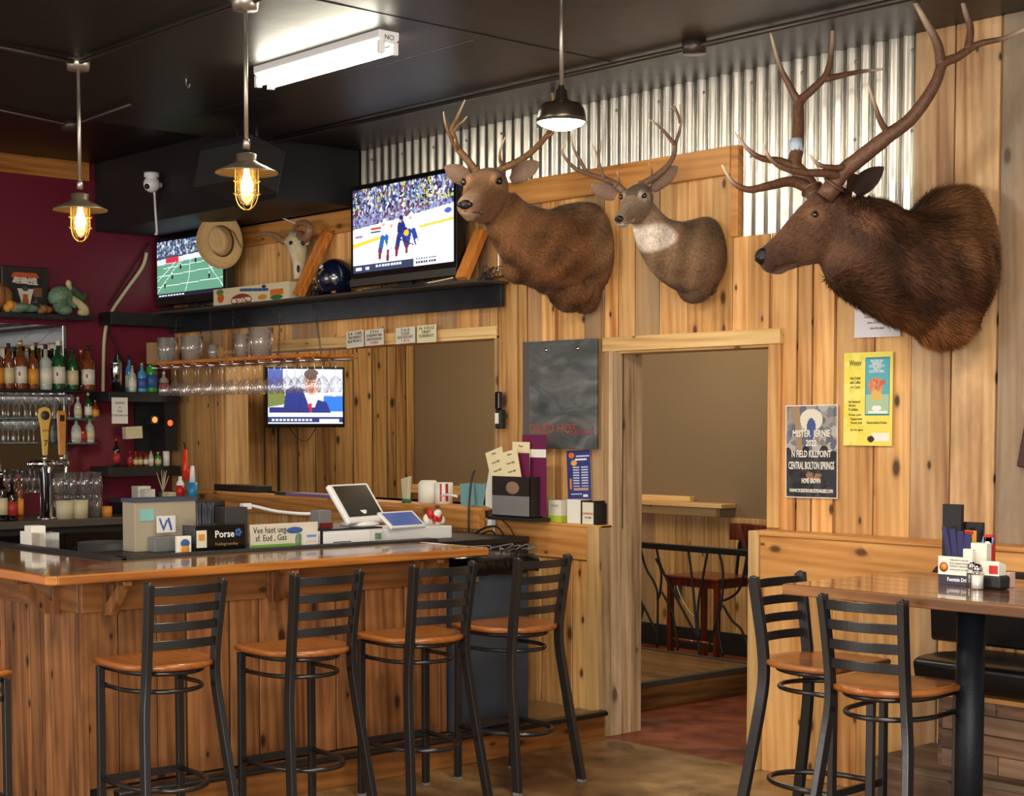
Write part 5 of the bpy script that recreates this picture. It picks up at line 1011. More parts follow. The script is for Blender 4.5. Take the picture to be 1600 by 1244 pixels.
# outlet in the back room is with the railing below
# ================================================================ glass rack over the bar
RY0, RY1 = 5.60, 5.86
ra, rb, rc = at(238, 572, Y=RY0), at(479, 556, Y=RY0), at(556, 549, Y=RY1); RZ = (ra.z + rb.z) / 2
rk = empty('glass_rack', label='hanging wooden rack on chains, with wine glasses beneath and pitchers on top', cat='rack')
g = MB(); g.box(ra.x, rb.x, RY0, RY0 + .09, RZ, RZ + .022, .3); g.box(ra.x + .05, rc.x, RY1 - .08, RY1, RZ, RZ + .02, .6); g.box(ra.x + .02, rb.x - .02, RY0 + .1, RY1 - .09, RZ + .002, RZ + .018, .5)
for k in range(5): x = ra.x + .1 + k * (rb.x - ra.x - .2) / 4; g.box(x - .03, x + .03, RY0 + .01, RY1 - .01, RZ - .012, RZ)
g.build('shelf_boards', M['brace'] if 'rackw' not in M else 0, rk, bev=.003)
nx = 13; gx = [ra.x + .08 + (rc.x - .12 - ra.x - .08) * i / (nx - 1) for i in range(nx)]; dx = gx[1] - gx[0]
g = MB()
for i in range(nx + 1):
    x = gx[0] + (i - .5) * dx; g.tube([(x, RY0 - .02, RZ - .02), (x, RY1 + .01, RZ - .02)], .004, 6); g.tube([(x, RY0 - .02, RZ - .02), (x, RY0 - .02, RZ + .004)], .004, 6)
g.tube([(gx[0] - dx / 2, RY1, RZ - .008), (rc.x + .02, RY1, RZ - .008)], .004, 6)
g.build('wire_rails', M['chrome'], rk)
def chain(name, a, b, parent):
    g = MB(); a, b = Vector(a), Vector(b); L_ = (b - a).length; n = int(L_ / .028); d = (b - a) / n
    for k in range(n):
        c = a + d * (k + .5); s_ = Vector((1, 0, 0)) if k % 2 else Vector((0, 1, 0)); dn = d.normalized()
        g.tube([c + dn * (.018 * math.cos(t_)) + s_ * (.007 * math.sin(t_)) for t_ in np.linspace(0, 2 * PI, 8, endpoint=False)], .0018, 4, closed=True)
    return g.build(name, M['chrome'], parent)
for (pa, pb) in (((277, 497), (271, 566)), ((328, 497), (331, 562)), ((365, 491), (364, 558)), ((438, 479), (435, 552)), ((490, 476), (502, 549))):
    a = at(*pa, Y=SY0 + .1); a.z = SYZ; b = at(*pb, Y=RY0 + .12); b.z = RZ + .02; chain('chain', a, b, rk)
# a wine glass, foot up
def wine_glass(h=.19, r=.04, up=False):
    prof = [(.0, .0), (.034, .001), (.035, .003), (.006, .008), (.0035, .02), (.0035, .08), (.012, .092), (.03, .11), (r, .14), (r * .96, .165), (r * .8, h)]
    root = empty('wine_glass'); g = MB(); g.lathe([(a, z if up else -z) for a, z in prof], 18); g.build('glass', M['glass'], root); return root
ordn = ['first', 'second', 'third', 'fourth', 'fifth', 'sixth', 'seventh', 'eighth', 'ninth', 'tenth', 'eleventh', 'twelfth', 'thirteenth', 'fourteenth']
wg = None
for row, yy in enumerate((RY0 + .045, RY1 - .06)):
    for i, x in enumerate(gx):
        o = wine_glass() if wg is None else copy_tree(wg); wg = wg or o
        o.location = (x, yy + .01 * math.sin(i * 3.1), RZ - .022); tag(o, 'hanging wine glass, %s from the left in the %s row under the rack' % (ordn[i], ('front', 'rear')[row]), 'glass', 'wine glasses hanging under the rack')
def tumbler(name, r0, r1, h, mat, label, cat, loc, grp=None, handle=False, n=20):
    t = empty(name, tuple(loc), label=label, cat=cat, group=grp); g = MB(); g.lathe([(0, 0), (r0, 0), (r1, h), (r1 - .003, h), (r0 - .003, .006), (0, .006)], n); g.build('body', mat, t)
    if handle: g = MB(); g.tube(crom([(r1 - .005, 0, h * .85), (r1 + .04, 0, h * .8), (r1 + .045, 0, h * .45), (r0, 0, h * .25)], 4), .006, 8); g.build('handle', mat, t)
    return t
M['plastic'] = glassm('plastic', (250, 248, 244), .08, .16)
for px, r, h, lb, fl in ((262, .075, .17, 'large clear pitcher upside down on the left end of the rack', 1), (300, .078, .17, 'clear pitcher standing second from the left on the rack', 1), (333, .035, .1, 'short clear tumbler between the pitchers on the rack', 0), (378, .05, .16, 'narrow clear pitcher at the middle of the rack', 1), (408, .08, .19, 'tallest clear pitcher at the right on the rack', 1)):
    q = at(px, 555, Y=RY0 + .13); tumbler('pitcher' if fl else 'tumbler', r * .85, r, h, M['plastic'], lb, 'pitcher' if fl else 'glass', (q.x, RY0 + .13, RZ + .0225), 'clear pitchers on the rack' if fl else None, bool(fl), 24)
q = at(243, 560, Y=RY1 - .06); t = empty('paper_box', (q.x, RY1 - .06, RZ + .021), label='plain brown cardboard box at the far left end of the rack', cat='box'); g = MB(); g.box(-.04, .04, -.05, .05, 0, .15); g.build('carton', plain('carton', (178, 146, 106), .7), t, bev=.002)

# ================================================================ back bar on the red wall
SHX = XR + .25                                   # front edge of the shelves
def shelf(name, label, y0, y1, z, th, mat, X0=XR + .005, X1=SHX, par=None):
    t = par or empty(name, label=label, cat='shelf'); g = MB(); g.box(X0, X1, y0, y1, z - th, z); g.build('board', mat, t, bev=.002); return t
zA = at(60, 609, X=SHX).z; zB = at(60, 654, X=SHX).z; zC = at(40, 693, X=SHX).z; zT = at(60, 490, X=SHX).z; yL = 4.35; yR = at(124, 600, X=SHX).y; yR2 = at(152, 600, X=SHX).y
bb = empty('back_bar_mirror', label='mirror behind the bottle shelves on the red wall', cat='mirror')
g = MB(); g.box(XR + .002, XR + .012, yL - .3, yR, zC - .35, zT - .06); g.build('mirror_glass', M['mirror'], bb)
g = MB(); g.box(XR + .002, XR + .02, yR, yR + .02, zC - .35, zT - .06); g.build('mirror_edge', M['steel'], bb)
shelf('wall_shelf', 'dark top shelf of the back bar with the framed picture and figurine', yL, at(150, 490, X=SHX).y, zT, .03, M['shelfblack'])
shelf('bottle_shelf', 'dark shelf of liquor bottles in front of the mirror', yL, yR2, zA, .012, M['black'])
shelf('glass_shelf', 'upper glass shelf of stemware in front of the mirror', yL, yR2, zB, .01, M['clearshelf'])
shelf('glass_shelf', 'lower glass shelf of stemware in front of the mirror', yL, yR2, zC, .01, M['clearshelf'])
M['label_w'] = plain('label_w', (226, 220, 200), .6); M['label_c'] = plain('label_c', (212, 196, 150), .6); M['label_k'] = plain('label_k', (34, 32, 32), .5); M['label_r'] = plain('label_r', (170, 44, 40), .5); M['label_o'] = plain('label_o', (220, 150, 50), .5); M['label_b'] = plain('label_b', (60, 96, 160), .5)
M['amber'] = plain('amber', (118, 56, 18), .08, coat=.6); M['darkglass'] = plain('darkglass', (26, 16, 14), .08, coat=.6); M['greenglass'] = plain('greenglass', (22, 76, 38), .08, coat=.6); M['paleglass'] = plain('paleglass', (176, 182, 172), .06, coat=.6); M['blueglass'] = plain('blueglass', (80, 150, 200), .08, coat=.6); M['limeglass'] = plain('limeglass', (50, 150, 50), .08, coat=.6); M['redglass'] = plain('redglass', (130, 24, 20), .08, coat=.6)
BOT = {}
def bottle(loc, h, r, mat, lab, cap, label, shape=0, grp='liquor bottles', emblem=None):
    t = empty('bottle', tuple(loc), label=label, cat='bottle', group=grp)
    key = (round(h, 3), round(r, 3), mat, lab, cap, shape, emblem)
    sh = ([(.0, 0), (r * .95, 0), (r, .01), (r, h * .55), (r * .85, h * .66), (r * .36, h * .76), (r * .32, h * .92)], [(.0, 0), (r * .95, 0), (r, .01), (r, h * .62), (r * .8, h * .68), (r * .34, h * .73), (r * .32, h * .93)], [(0, 0), (r, .005), (r, h * .45), (r * .6, h * .6), (r * .3, h * .75), (r * .28, h * .94)])[shape]
    if key in BOT:
        for src in BOT[key]: c = src.copy(); C.objects.link(c); c.parent = t
        return t
    g = MB(); g.lathe(sh, 18); a = g.build('glass', M[mat], t); L_ = [a]
    g = MB(); g.lathe([(r + .0006, h * .13), (r + .0012, h * .13), (r + .0012, h * .47), (r + .0006, h * .47)], 18); L_.append(g.build('label', M[lab], t))
    if emblem: g = MB(); g.ball((r * .8, -r * .62, h * .32), (.007, .007, .016), 8, 5); L_.append(g.build('emblem', M[emblem], t))
    g = MB(); g.lathe([(0, h * .9), (r * .36, h * .9), (r * .36, h), (0, h)], 12); L_.append(g.build('cap', M[cap], t)); BOT[key] = L_
    return t
row1 = ((-2, .30, .034, 'amber', 'label_o', 'black', 0, 'amber bottle with orange label cut by the left picture edge'), (14, .31, .036, 'amber', 'label_c', 'black', 0, 'amber whiskey bottle with yellow label, second from left'), (33, .33, .04, 'amber', 'label_w', 'gold', 1, 'amber bottle with cream label and gold neck'), (52, .30, .036, 'amber', 'label_o', 'label_c', 0, 'square amber bottle with tan label on the bottle shelf'), (72, .31, .042, 'paleglass', 'label_w', 'black', 1, 'pale bottle with large silvery label and black pourer'), (92, .34, .044, 'greenglass', 'label_w', 'label_w', 1, 'green bottle with large cream label and pale neck wrap'), (114, .29, .038, 'greenglass', 'label_c', 'black', 0, 'dark green bottle with small cream label'), (138, .31, .045, 'amber', 'label_w', 'black', 1, 'whiskey bottle with white label and red stripe, rightmost on the shelf'))
for px, h, r, mt, lb, cp_, sh, lab in row1: q = at(px, 606, X=SHX - .06); bottle((SHX - .06, q.y, zA + .0005), h, r, mt, lb, cp_, lab, sh, emblem='label_r' if px in (92, 138, 33) else None)
for k, (px, mt) in enumerate(((24, 'darkglass'), (43, 'paleglass'), (62, 'amber'), (82, 'darkglass'), (103, 'greenglass'), (127, 'amber'))): q = at(px, 600, X=SHX - .17); bottle((SHX - .17, q.y, zA + .0005), .29, .034, mt, 'label_k' if k % 2 else 'label_w', 'gold' if k in (1, 5) else 'black', '%s bottle %s in the rear row of the bottle shelf' % ({'darkglass': 'dark', 'paleglass': 'clear', 'amber': 'amber', 'greenglass': 'green'}[mt], ('leftmost', 'second from left', 'third from left', 'fourth from left', 'fifth from left', 'rightmost')[k]), 1)
stem = None
for sh_, zz, nm, xs in ((0, zB, 'upper', np.linspace(4, 108, 13)), (1, zC, 'lower', np.linspace(4, 52, 7))):
    for i, px in enumerate(xs):
        q = at(px, 640, X=SHX - .07 - .06 * (i % 2)); o = wine_glass(.15, .036, True) if stem is None else copy_tree(stem); stem = stem or o
        o.location = (SHX - .07 - .06 * (i % 2), q.y, zz + .0005); tag(o, 'stemmed glass, %s from the left on the %s glass shelf' % (ordn[i], nm), 'glass', 'stemmed glasses on the glass shelves')
for px, zz, h, r, mt, lb, cp_, lab in ((122, zB, .15, .026, 'paleglass', 'label_c', 'label_w', 'small pale bottle at the right of the upper glass shelf'), (138, zB, .18, .026, 'greenglass', 'label_w', 'label_w', 'slim green bottle at the right of the upper glass shelf'), (149, zB, .13, .028, 'amber', 'label_o', 'chrome', 'short amber bottle at the right end of the upper glass shelf'),
        (119, zC, .17, .034, 'paleglass', 'label_w', 'label_b', 'pale bottle with white label on the lower glass shelf'), (129, zC, .14, .028, 'redglass', 'label_r', 'black', 'small dark red bottle on the lower glass shelf'), (140, zC, .18, .032, 'paleglass', 'label_c', 'label_w', 'cream-labelled bottle at the right end of the lower glass shelf')):
    q = at(px, 650, X=SHX - .08); bottle((SHX - .08, q.y, zz + .0005), h, r, mt, lb, cp_, lab, 0)
# picture, carved figures and dragon-like figurine on the top shelf
q0, q1 = at(3, 480, X=XR + .08), at(76, 482, X=XR + .08); zt_ = at(40, 417, X=XR + .08).z
t = empty('framed_picture', (XR + .07, q0.y, zT), label='dark framed picture with a pale cow skull on the top shelf', cat='picture'); w_ = q1.y - q0.y; h_ = zt_ - zT
g = MB(); g.box(-.02, .012, 0, w_, 0, h_); g.build('frame', plain('frm', (42, 34, 26), .4), t, bev=.006)
cv = Cv(60, 54, (30, 26, 24)); cv.poly([(.12, .86), (.88, .86), (.8, .98), (.2, .98)], (196, 84, 40)); cv.poly([(.15, .7), (.85, .66), (.8, .86), (.2, .86)], (220, 206, 190)); cv.speck(.15, .7, .85, .85, [(60, 40, 36)], 34, .012, 3); cv.poly([(.28, .55), (.72, .55), (.66, .3), (.6, .05), (.42, .05), (.36, .3)], (224, 214, 190)); cv.ell(.5, .56, .09, .07, (60, 70, 60)); cv.poly([(.44, .4), (.56, .4), (.6, .05), (.4, .05)], (176, 92, 36)); cv.rect(.72, .35, .95, .6, (120, 84, 54)); cv.speck(.7, .02, .95, .3, [(120, 120, 130), (30, 30, 34)], 18, .03, 2)
cv.mesh('print', M['print'], t, frame((.0125, .035, .035), (0, 1, 0), (0, 0, 1)), w_ - .07, h_ - .07)
def blob(name, label, cat, px, pyb, r, mat, X=SHX - .05, z=None):
    q = at(px, pyb, X=X); g = MB(7); z = zT if z is None else z
    for k in range(4): g.ball((X + g.R.uniform(-.3, .3) * r[0], q.y + g.R.uniform(-.5, .5) * r[1], z + r[2] * (.5 + .3 * k / 3)), tuple(v * g.R.uniform(.45, .62) for v in r), 12, 8)
    lo = min(v[2] for v in g.v); g.v = [(a, b, c - lo + z) for a, b, c in g.v]; return tag(g.build(name, mat), label, cat)
M['woodcarv'] = plain('woodcarv', (150, 98, 50), .6, var=.3, bump=.5); M['jade'] = plain('jade', (112, 140, 112), .5, var=.3, bump=.5)
blob('carving', 'small orange-brown carved figure at the left of the top shelf', 'figurine', 1, 478, (.07, .11, .14), M['woodcarv'], XR + .14)
blob('carving', 'yellow carved nut beside the framed picture', 'figurine', 17, 482, (.06, .06, .06), M['label_o'])
blob('carving', 'green glazed leaf figure in front of the framed picture', 'figurine', 37, 482, (.06, .14, .05), M['jade'])
blob('carving', 'small tan carving at the right of the framed picture', 'figurine', 70, 482, (.05, .07, .045), M['woodcarv'])
t = empty('figurine', label='green and cream curled creature figurine on the top shelf', cat='figurine'); fx = SHX - .12; F_ = lambda x, y, d=0: at(x, y, X=fx + d)
g = MB(); hp = crom([F_(88, 478), F_(92, 466), F_(90, 455), F_(100, 452), F_(108, 462), F_(118, 470)], 5); g.tube(hp, [.02 + .05 * math.sin(PI * min(1, i / len(hp) * 1.2)) ** 1 for i in range(len(hp))], 10); g.ball(F_(100, 475), (.05, .06, .04)); g.build('body', M['jade'], t)
g = MB(); hp = crom([F_(106, 433), F_(108, 440), F_(105, 447), F_(110, 456), F_(124, 466), F_(131, 474), F_(130, 481)], 5); g.tube(hp, [.016 + .022 * i / len(hp) for i in range(len(hp))], 10); g.ball(F_(130, 479), (.035, .045, .03)); g.ball(F_(107, 434), (.02, .02, .028)); g.build('neck', plain('creamfig', (206, 186, 140), .5, var=.2), t)
g = MB(); g.tube(crom([F_(108, 440, -.02), F_(120, 450, -.02), F_(130, 458, -.02), F_(132, 448, -.02)], 4), [.03, .032, .03, .03, .028, .026, .024, .022, .02, .018, .016, .014, .01], 8); g.build('crest', plain('jaded', (70, 88, 62), .5, var=.2), t)
lo = min(min(v.co.z for v in c.data.vertices) for c in t.children); t.location = (0, 0, zT + .001 - lo)
# black corner shelves
CX1 = XR + .3; cya, cyb = at(170, 614, X=CX1).y, min(at(284, 612, X=CX1).y, WL - .01); zU, zLw = at(230, 613, X=CX1).z, at(230, 729, X=CX1).z
cs = empty('corner_shelf', label='black two-tier corner shelf between the red wall and the board wall', cat='shelf')
for z in (zU, zLw): g = MB(); g.box(XR + .005, CX1, cya, cyb, z - .07, z); g.build('board', M['black'], cs, bev=.003)
g = MB(); g.box(XR + .005, XR + .03, cya + .35, cyb, zU - .42, zU - .07); g.box(XR + .03, CX1 - .04, cyb - .1, cyb, zU - .42, zU - .07); g.build('back_panel', M['black'], cs)
for px, h, r, mt, lb, cp_, lab in ((195, .17, .03, 'darkglass', 'label_k', 'black', 'dark bottle behind the silver shaker on the corner shelf'), (207, .19, .028, 'paleglass', 'label_w', 'chrome', 'clear patterned bottle on the corner shelf'), (213, .26, .03, 'blueglass', 'label_w', 'black', 'pale blue bottle with white label and black neck'), (222, .21, .034, 'blueglass', 'label_b', 'gold', 'light blue square bottle beside the green one'), (237, .27, .042, 'limeglass', 'label_b', 'label_c', 'bright green bottle with blue label on the corner shelf'), (256, .15, .035, 'paleglass', 'label_r', 'label_w', 'clear bottle with pink label at the right of the corner shelf')):
    q = at(px, 605, X=CX1 - .07 - .0 * (px % 2)); bottle((CX1 - .07 - (.1 if px in (195, 213) else 0), q.y, zU + .0005), h, r, mt, lb, cp_, lab, 0, 'bottles on the corner shelf')
q = at(182, 605, X=CX1 - .1); t = empty('cocktail_shaker', (CX1 - .1, q.y, zU + .0005), label='tall silver cocktail shaker at the left end of the corner shelf', cat='shaker'); g = MB(); g.lathe([(0, 0), (.032, 0), (.043, .18), (.04, .19)], 20); g.build('cup', M['chrome'], t); g = MB(); g.lathe([(.042, .185), (.04, .21), (.02, .235), (.018, .26), (0, .265)], 20); g.build('top', M['chrome'], t)
for k, (px, h, r, mt, lb, cp_, lab) in enumerate(((182, .2, .026, 'darkglass', 'label_r', 'redp', 'tall dark bottle with red top on the lower corner shelf'), (203, .11, .02, 'redglass', 'label_r', 'redp', 'small red sauce bottle on the lower corner shelf'), (212, .105, .018, 'amber', 'label_c', 'redp', 'small amber bottle with red cap, left of three'), (219, .105, .018, 'amber', 'label_c', 'black', 'small amber bottle, middle of three'), (228, .105, .018, 'amber', 'label_w', 'black', 'small amber bottle, right of three'), (236, .12, .018, 'paleglass', 'label_w', 'black', 'small clear bottle beside the green one'), (247, .10, .022, 'limeglass', 'label_c', 'label_w', 'small bright green bottle on the lower corner shelf'))):
    q = at(px, 722, X=CX1 - .06); bottle((CX1 - .06, q.y, zLw + .0005), h, r, mt, lb, cp_, lab, 0, 'small bottles on the lower corner shelf')
q = at(260, 722, X=CX1 - .07); tumbler('canister', .025, .025, .11, M['white'], 'white canister at the right end of the lower corner shelf', 'canister', (CX1 - .07, q.y, zLw + .0005))
t, Mx, w, h = poster('notice_sheet', 'small white notice on the front of the corner shelf', 'paper', (174, 621), (199, 622), (175, 662), 5.9, None)
bpy.data.objects.remove(t.children[0]); bpy.data.objects.remove(t)
a_, b_, c_ = at(174, 621, X=CX1 + .004), at(199, 622, X=CX1 + .004), at(175, 662, X=CX1 + .004); t = empty('notice_sheet', tuple(c_), label='small white notice hanging from the corner shelf', cat='paper'); Mx = frame((0, 0, 0), (0, 1, 0), (0, 0, 1)); g = MB(); g.T = Mx; g.box(0, b_.y - a_.y, 0, a_.z - c_.z, -.002, 0); g.build('sheet', M['paper'], t)
for k, s_ in enumerate(('DRINKS', 'at', 'THE', 'TOMORROW')): text(s_, .022, M['ink'], t, Mx @ Matrix.Translation(((b_.y - a_.y) / 2, (a_.z - c_.z) * (.75 - .16 * k), .0008)), ext=.0002)
t = empty('folded_card', label='tan folded card under the upper corner shelf', cat='card'); q = at(207, 676, X=CX1 - .02); g = MB(); g.cbox((CX1 - .02, q.y, q.z), (.05, .13, .085), rx=.05); g.build('card', M['beige'], t); 
for (px, py, c_, lab) in ((242, 656, (240, 130, 50), 'round amber light on the dark corner shelf panel'), (266, 661, (240, 90, 40), 'tiny orange light at the right of the dark corner shelf panel')):
    q = at(px, py, X=CX1 - .03); t = empty('indicator_light', tuple(q), label=lab, cat='light'); g = MB(); g.ball((0, 0, 0), (.006, .022, .022), 12, 8); g.build('lens', plain('ind%d' % px, c_, .3, emis=1.5), t); g = MB(); g.box(-.08, -.004, -.03, .03, -.03, .03); g.build('body', M['black'], t)
# back counter and what stands on it
KX = -9.95; KZ = at(100, 812, X=KX).z; ky1 = at(229, 806, X=KX).y
bc = empty('back_counter', label='black back counter with drawers behind the bar', cat='counter')
g = MB(); g.box(XR + .005, KX, 3.6, ky1, KZ - .05, KZ); g.build('worktop', plain('greytop', (84, 78, 72), .35), bc, bev=.004)
g = MB(); g.box(XR + .005, KX - .03, 3.62, ky1 - .02, 0, KZ - .052); g.build('body', M['black'], bc)
for k in range(3): g = MB(); y0 = 3.8 + k * (ky1 - 3.85) / 3; g.box(KX - .03, KX - .012, y0, y0 + (ky1 - 3.85) / 3 - .015, .1, KZ - .09); d_ = g.build('door', M['blackgloss'], bc, bev=.003); g = MB(); g.tube([(KX + .01, y0 + .08, KZ - .2), (KX + .01, y0 + .2, KZ - .2)], .007, 8); g.build('handle', M['chrome'], d_)
# beer tower
q = at(73, 800, X=KX - .12); bt = empty('beer_tap_tower', (KX - .12, q.y, KZ + .0005), label='chrome beer tower with two wooden tap handles on the back counter', cat='tap'); th_ = at(73, 728, X=KX - .12).z - KZ
g = MB(); g.lathe([(0, 0), (.065, 0), (.06, .012), (.042, .018), (.04, th_)], 24); g.build('column', M['chrome'], bt)
g = MB(); g.tube([(0, -.1, th_ + .012), (0, .14, th_ + .012)], .03, 16); g.ball((0, -.1, th_ + .012), .03); g.ball((0, .14, th_ + .012), .03); g.build('crossbar', M['chrome'], bt)
for dy in (-.02, .10):
    g = MB(); g.tube(crom([(.02, dy, th_ + .01), (.07, dy, th_ + .01), (.085, dy, th_ - .01), (.09, dy, th_ - .05)], 4), .01, 10); g.lathe([(.013, .03), (.015, .05), (.01, .07)], 12, (.03, dy, th_)); g.build('faucet', M['chrome'], bt)
M['tapwood'] = plain('tapwood', (206, 134, 60), .4, var=.12); M['tapyel'] = plain('tapyel', (226, 184, 90), .4)
for dy, big in ((-.02, 1), (.10, 0)):
    z0 = th_ + .07; H_ = .32
    g = MB(); 
    if big: g.prism([(dy - .014, z0), (dy + .014, z0), (dy + .026, z0 + H_ * .55), (dy + .034, z0 + H_ * .68), (dy + .046, z0 + H_ * .82), (dy + .036, z0 + H_ * .96), (dy, z0 + H_), (dy - .036, z0 + H_ * .96), (dy - .046, z0 + H_ * .82), (dy - .034, z0 + H_ * .68), (dy - .026, z0 + H_ * .55)], .018, .042, 'x')
    else: g.prism([(dy - .02, z0), (dy + .02, z0), (dy + .03, z0 + H_ * .85), (dy + .026, z0 + H_ * .92), (dy - .026, z0 + H_ * .92), (dy - .03, z0 + H_ * .85)], .018, .042, 'x')
    hd_ = g.build('tap_handle', M['tapyel'] if big else M['tapwood'], bt, bev=.004)
    if big:
        g = MB(); g.lathe([(0, 0), (.03, 0), (.03, .004), (0, .004)], 20, M=Matrix.Translation((.042, dy, z0 + H_ * .82)) @ Matrix.Rotation(PI / 2, 4, 'Y')); g.build('emblem', M['dgrey'], hd_)
        text('7', .06, M['ink'], hd_, frame((.0425, dy, z0 + .06), (0, 1, 0), (0, 0, 1)), ext=.0004); text('RPM', .024, M['label_r'], hd_, frame((.0425, dy, z0 + .155), (0, 1, 0), (0, 0, 1)), ext=.0004)
    else: g = MB(); g.box(.042, .045, dy - .016, dy + .016, z0 + H_ * .7, z0 + H_ * .83); g.build('emblem', M['ink'], hd_)
# upturned pint glasses in stacks, bins, bottles
pint = None
for i, px in enumerate(np.linspace(92, 152, 7)):
    for k in range(2):
        X_ = KX - .2 - .09 * (i % 2); q = at(px, 780, X=X_)
        if pint is None: o = pint = tumbler('pint_glass', .042, .031, .15, M['glass'], None, None, (0, 0, 0))
        else: o = copy_tree(pint)
        o.location = (X_, q.y, KZ + .0005 + k * .152); tag(o, 'upturned pint glass, %s stack from the tap tower, %s of the stack' % (ordn[i], ('bottom', 'top')[k]), 'glass', 'upturned pint glasses on the back counter')
for i, px in enumerate((101, 124)): q = at(px, 795, X=KX - .08); t = tumbler('condiment_bin', .055, .058, .12, M['beige'], ('left', 'right')[i] + ' cream container in front of the pint glasses', 'container', (KX - .08, q.y, KZ + .0005), 'cream containers on the back counter')
for px, h, mt, lb, cp_, lab in ((3, .32, 'darkglass', 'label_c', 'chrome', 'dark bottle with pourer cut by the left edge on the back counter'), (19, .27, 'darkglass', 'label_r', 'black', 'dark bottle with red label left of the tap tower'), (31, .3, 'amber', 'label_o', 'label_r', 'red and yellow sauce bottle next to the tap tower')): q = at(px, 795, X=KX - .1); bottle((KX - .1, q.y, KZ + .0005), h, .036 if px != 31 else .024, mt, lb, cp_, lab, 1, 'bottles on the back counter')
q = at(167, 795, X=KX - .12); tumbler('jar', .035, .035, .07, M['label_o'], 'short jar with amber contents at the right of the pint glasses', 'jar', (KX - .12, q.y, KZ + .0005))
q = at(165, 800, X=KX - .35); t = empty('bin_cup', label=None); bpy.data.objects.remove(t)
# dark bin on the floor side behind the bar corner
q = at(165, 862, X=-7.6); g = MB(); g.lathe([(0, 0), (.12, 0), (.14, q.z + .05), (.135, q.z + .05), (.115, .01)], 24, (-7.6, q.y, 0)); tag(g.build('waste_bin', M['dgrey']), 'dark round bin standing behind the bar corner', 'bin')
# white napkin and sugar caddy on the inner edge
q = at(36, 858, Y=3.42); t = empty('napkin_caddy', (q.x, 3.50, 0), label='white napkin and sugar packets in a clear caddy at the bar inner edge, far left', cat='caddy'); zc = q.z - .02
g = MB(); g.box(-.12, -.02, -.04, .04, zc, zc + .1); g.box(-.06, .02, -.045, .03, zc + .02, zc + .13); g.build('napkins', M['paper'], t, bev=.004); g = MB(); g.box(.03, .12, -.05, .05, zc - .02, zc + .10); g.build('caddy_box', M['plastic'], t); g = MB(); g.box(-.14, .13, -.06, .06, zc - .03, zc - .001); g.build('tray', M['black'], t)
g = MB(); g.box(q.x - .3, q.x + .3, 3.46, 3.62, zc - .06, zc - .032); tag(g.build('inner_ledge', M['black']), 'narrow black ledge inside the short arm of the bar', 'ledge')

# ================================================================ inner work counter and its clutter
WX0, WX1, WZ = -7.15, -6.53, 1.045
wc = empty('work_counter', label='black inner work counter behind the long bar', cat='counter')
g = MB(); g.box(WX0, WX1, 3.55, 5.93, WZ - .03, WZ); g.build('worktop', M['black'], wc, bev=.003); g = MB(); g.box(WX0 + .03, WX1, 3.57, 5.92, 0, WZ - .032); g.build('body', M['black'], wc)
def boxX(name, label, cat, x0, y0, x1, y1, X, dep, mat, base=WZ, part='body', bev=.003, grp=None):
    a, b = at(x0, y0, X=X), at(x1, y0, X=X); t = empty(name, (X, (a.y + b.y) / 2, base + .0005), label=label, cat=cat, group=grp); w = b.y - a.y; zt = at((x0 + x1) / 2, (y0 + y0) / 2, X=X).z - base
    g = MB(); g.box(-dep, 0, -w / 2, w / 2, 0, zt); g.build(part, mat, t, bev=bev); return t, w, zt
GX = lambda y, z, x=.001: frame((x, y, z), (0, 1, 0), (0, 0, 1))
t, w, h = boxX('display_box', 'black display box with white script lettering and a blue flower', 'box', 305, 821, 383, 860, -6.62, .12, M['blackgloss'])
text('Porse', .046, M['inkw'], t, GX(w * .08, h * .58), bold=.0008); text('Feelingroundup', .02, M['gold'], t, GX(w * .12, h * .3)); g = MB()
for k in range(5): a_ = k * 2 * PI / 5; g.ball((.002, w * .36 + .012 * math.cos(a_), h * .72 + .012 * math.sin(a_)), (.002, .009, .009), 8, 5)
g.build('flower_mark', M['label_b'], t); g = MB(); g.box(.0, .002, -w * .48, -w * .28, h * .25, h * .85); g.build('badge', M['label_w'], t); g = MB(); g.box(.002, .003, -w * .44, -w * .32, h * .5, h * .72); g.build('badge', M['label_o'], t)
q = at(289, 860, X=-6.6); t = empty('sticker_stand', (-6.6, q.y, WZ + .0005), label='small white standing card with a yellow mark beside the black display box', cat='card'); hh = at(289, 838, X=-6.6).z - WZ; g = MB(); g.box(-.03, 0, -.035, .035, 0, hh); g.build('card', M['paper'], t, bev=.004); g = MB(); g.ball((.002, 0, hh * .35), (.002, .022, .03), 12, 8); g.build('print', M['label_o'], t); g = MB(); g.ball((.002, 0, hh * .65), (.002, .024, .02), 12, 8); g.build('print', M['label_b'], t)
q = at(320, 820, X=-6.78); t = empty('straw_holder', (-6.78, q.y, WZ + .0005), label='bundle of dark straws standing in a holder behind the black display box', cat='straws'); hh = at(320, 787, X=-6.78).z - WZ; g = MB(9)
for k in range(60): a_ = g.R.uniform(0, 2 * PI); r_ = .042 * math.sqrt(g.R.random()); g.tube([(r_ * math.cos(a_) * .8, r_ * math.sin(a_) * .8, .01), (r_ * math.cos(a_), r_ * math.sin(a_), hh + g.R.uniform(-.006, .004))], .004, 5)
g.build('straws', plain('straws', (52, 56, 68), .4), t)['kind'] = 'stuff'; g = MB(); g.lathe([(0, 0), (.04, 0), (.044, .1), (.041, .1), (.038, .005)], 20); g.build('cup', M['black'], t)
def inch(px0, py0, px1, X, *a, **k): return boxX(*a, **k)
t, w, h = boxX('desk_organizer', 'beige and grey desk organizer behind the straws', 'organizer', 210, 784, 306, 860, -6.98, .12, plain('beigegrey', (168, 156, 134), .6)); g = MB(); g.box(-.125, .006, -w / 2 - .005, w / 2 + .005, h, h + .018); g.build('top_trim', plain('bluegrey', (70, 76, 96), .5), t)
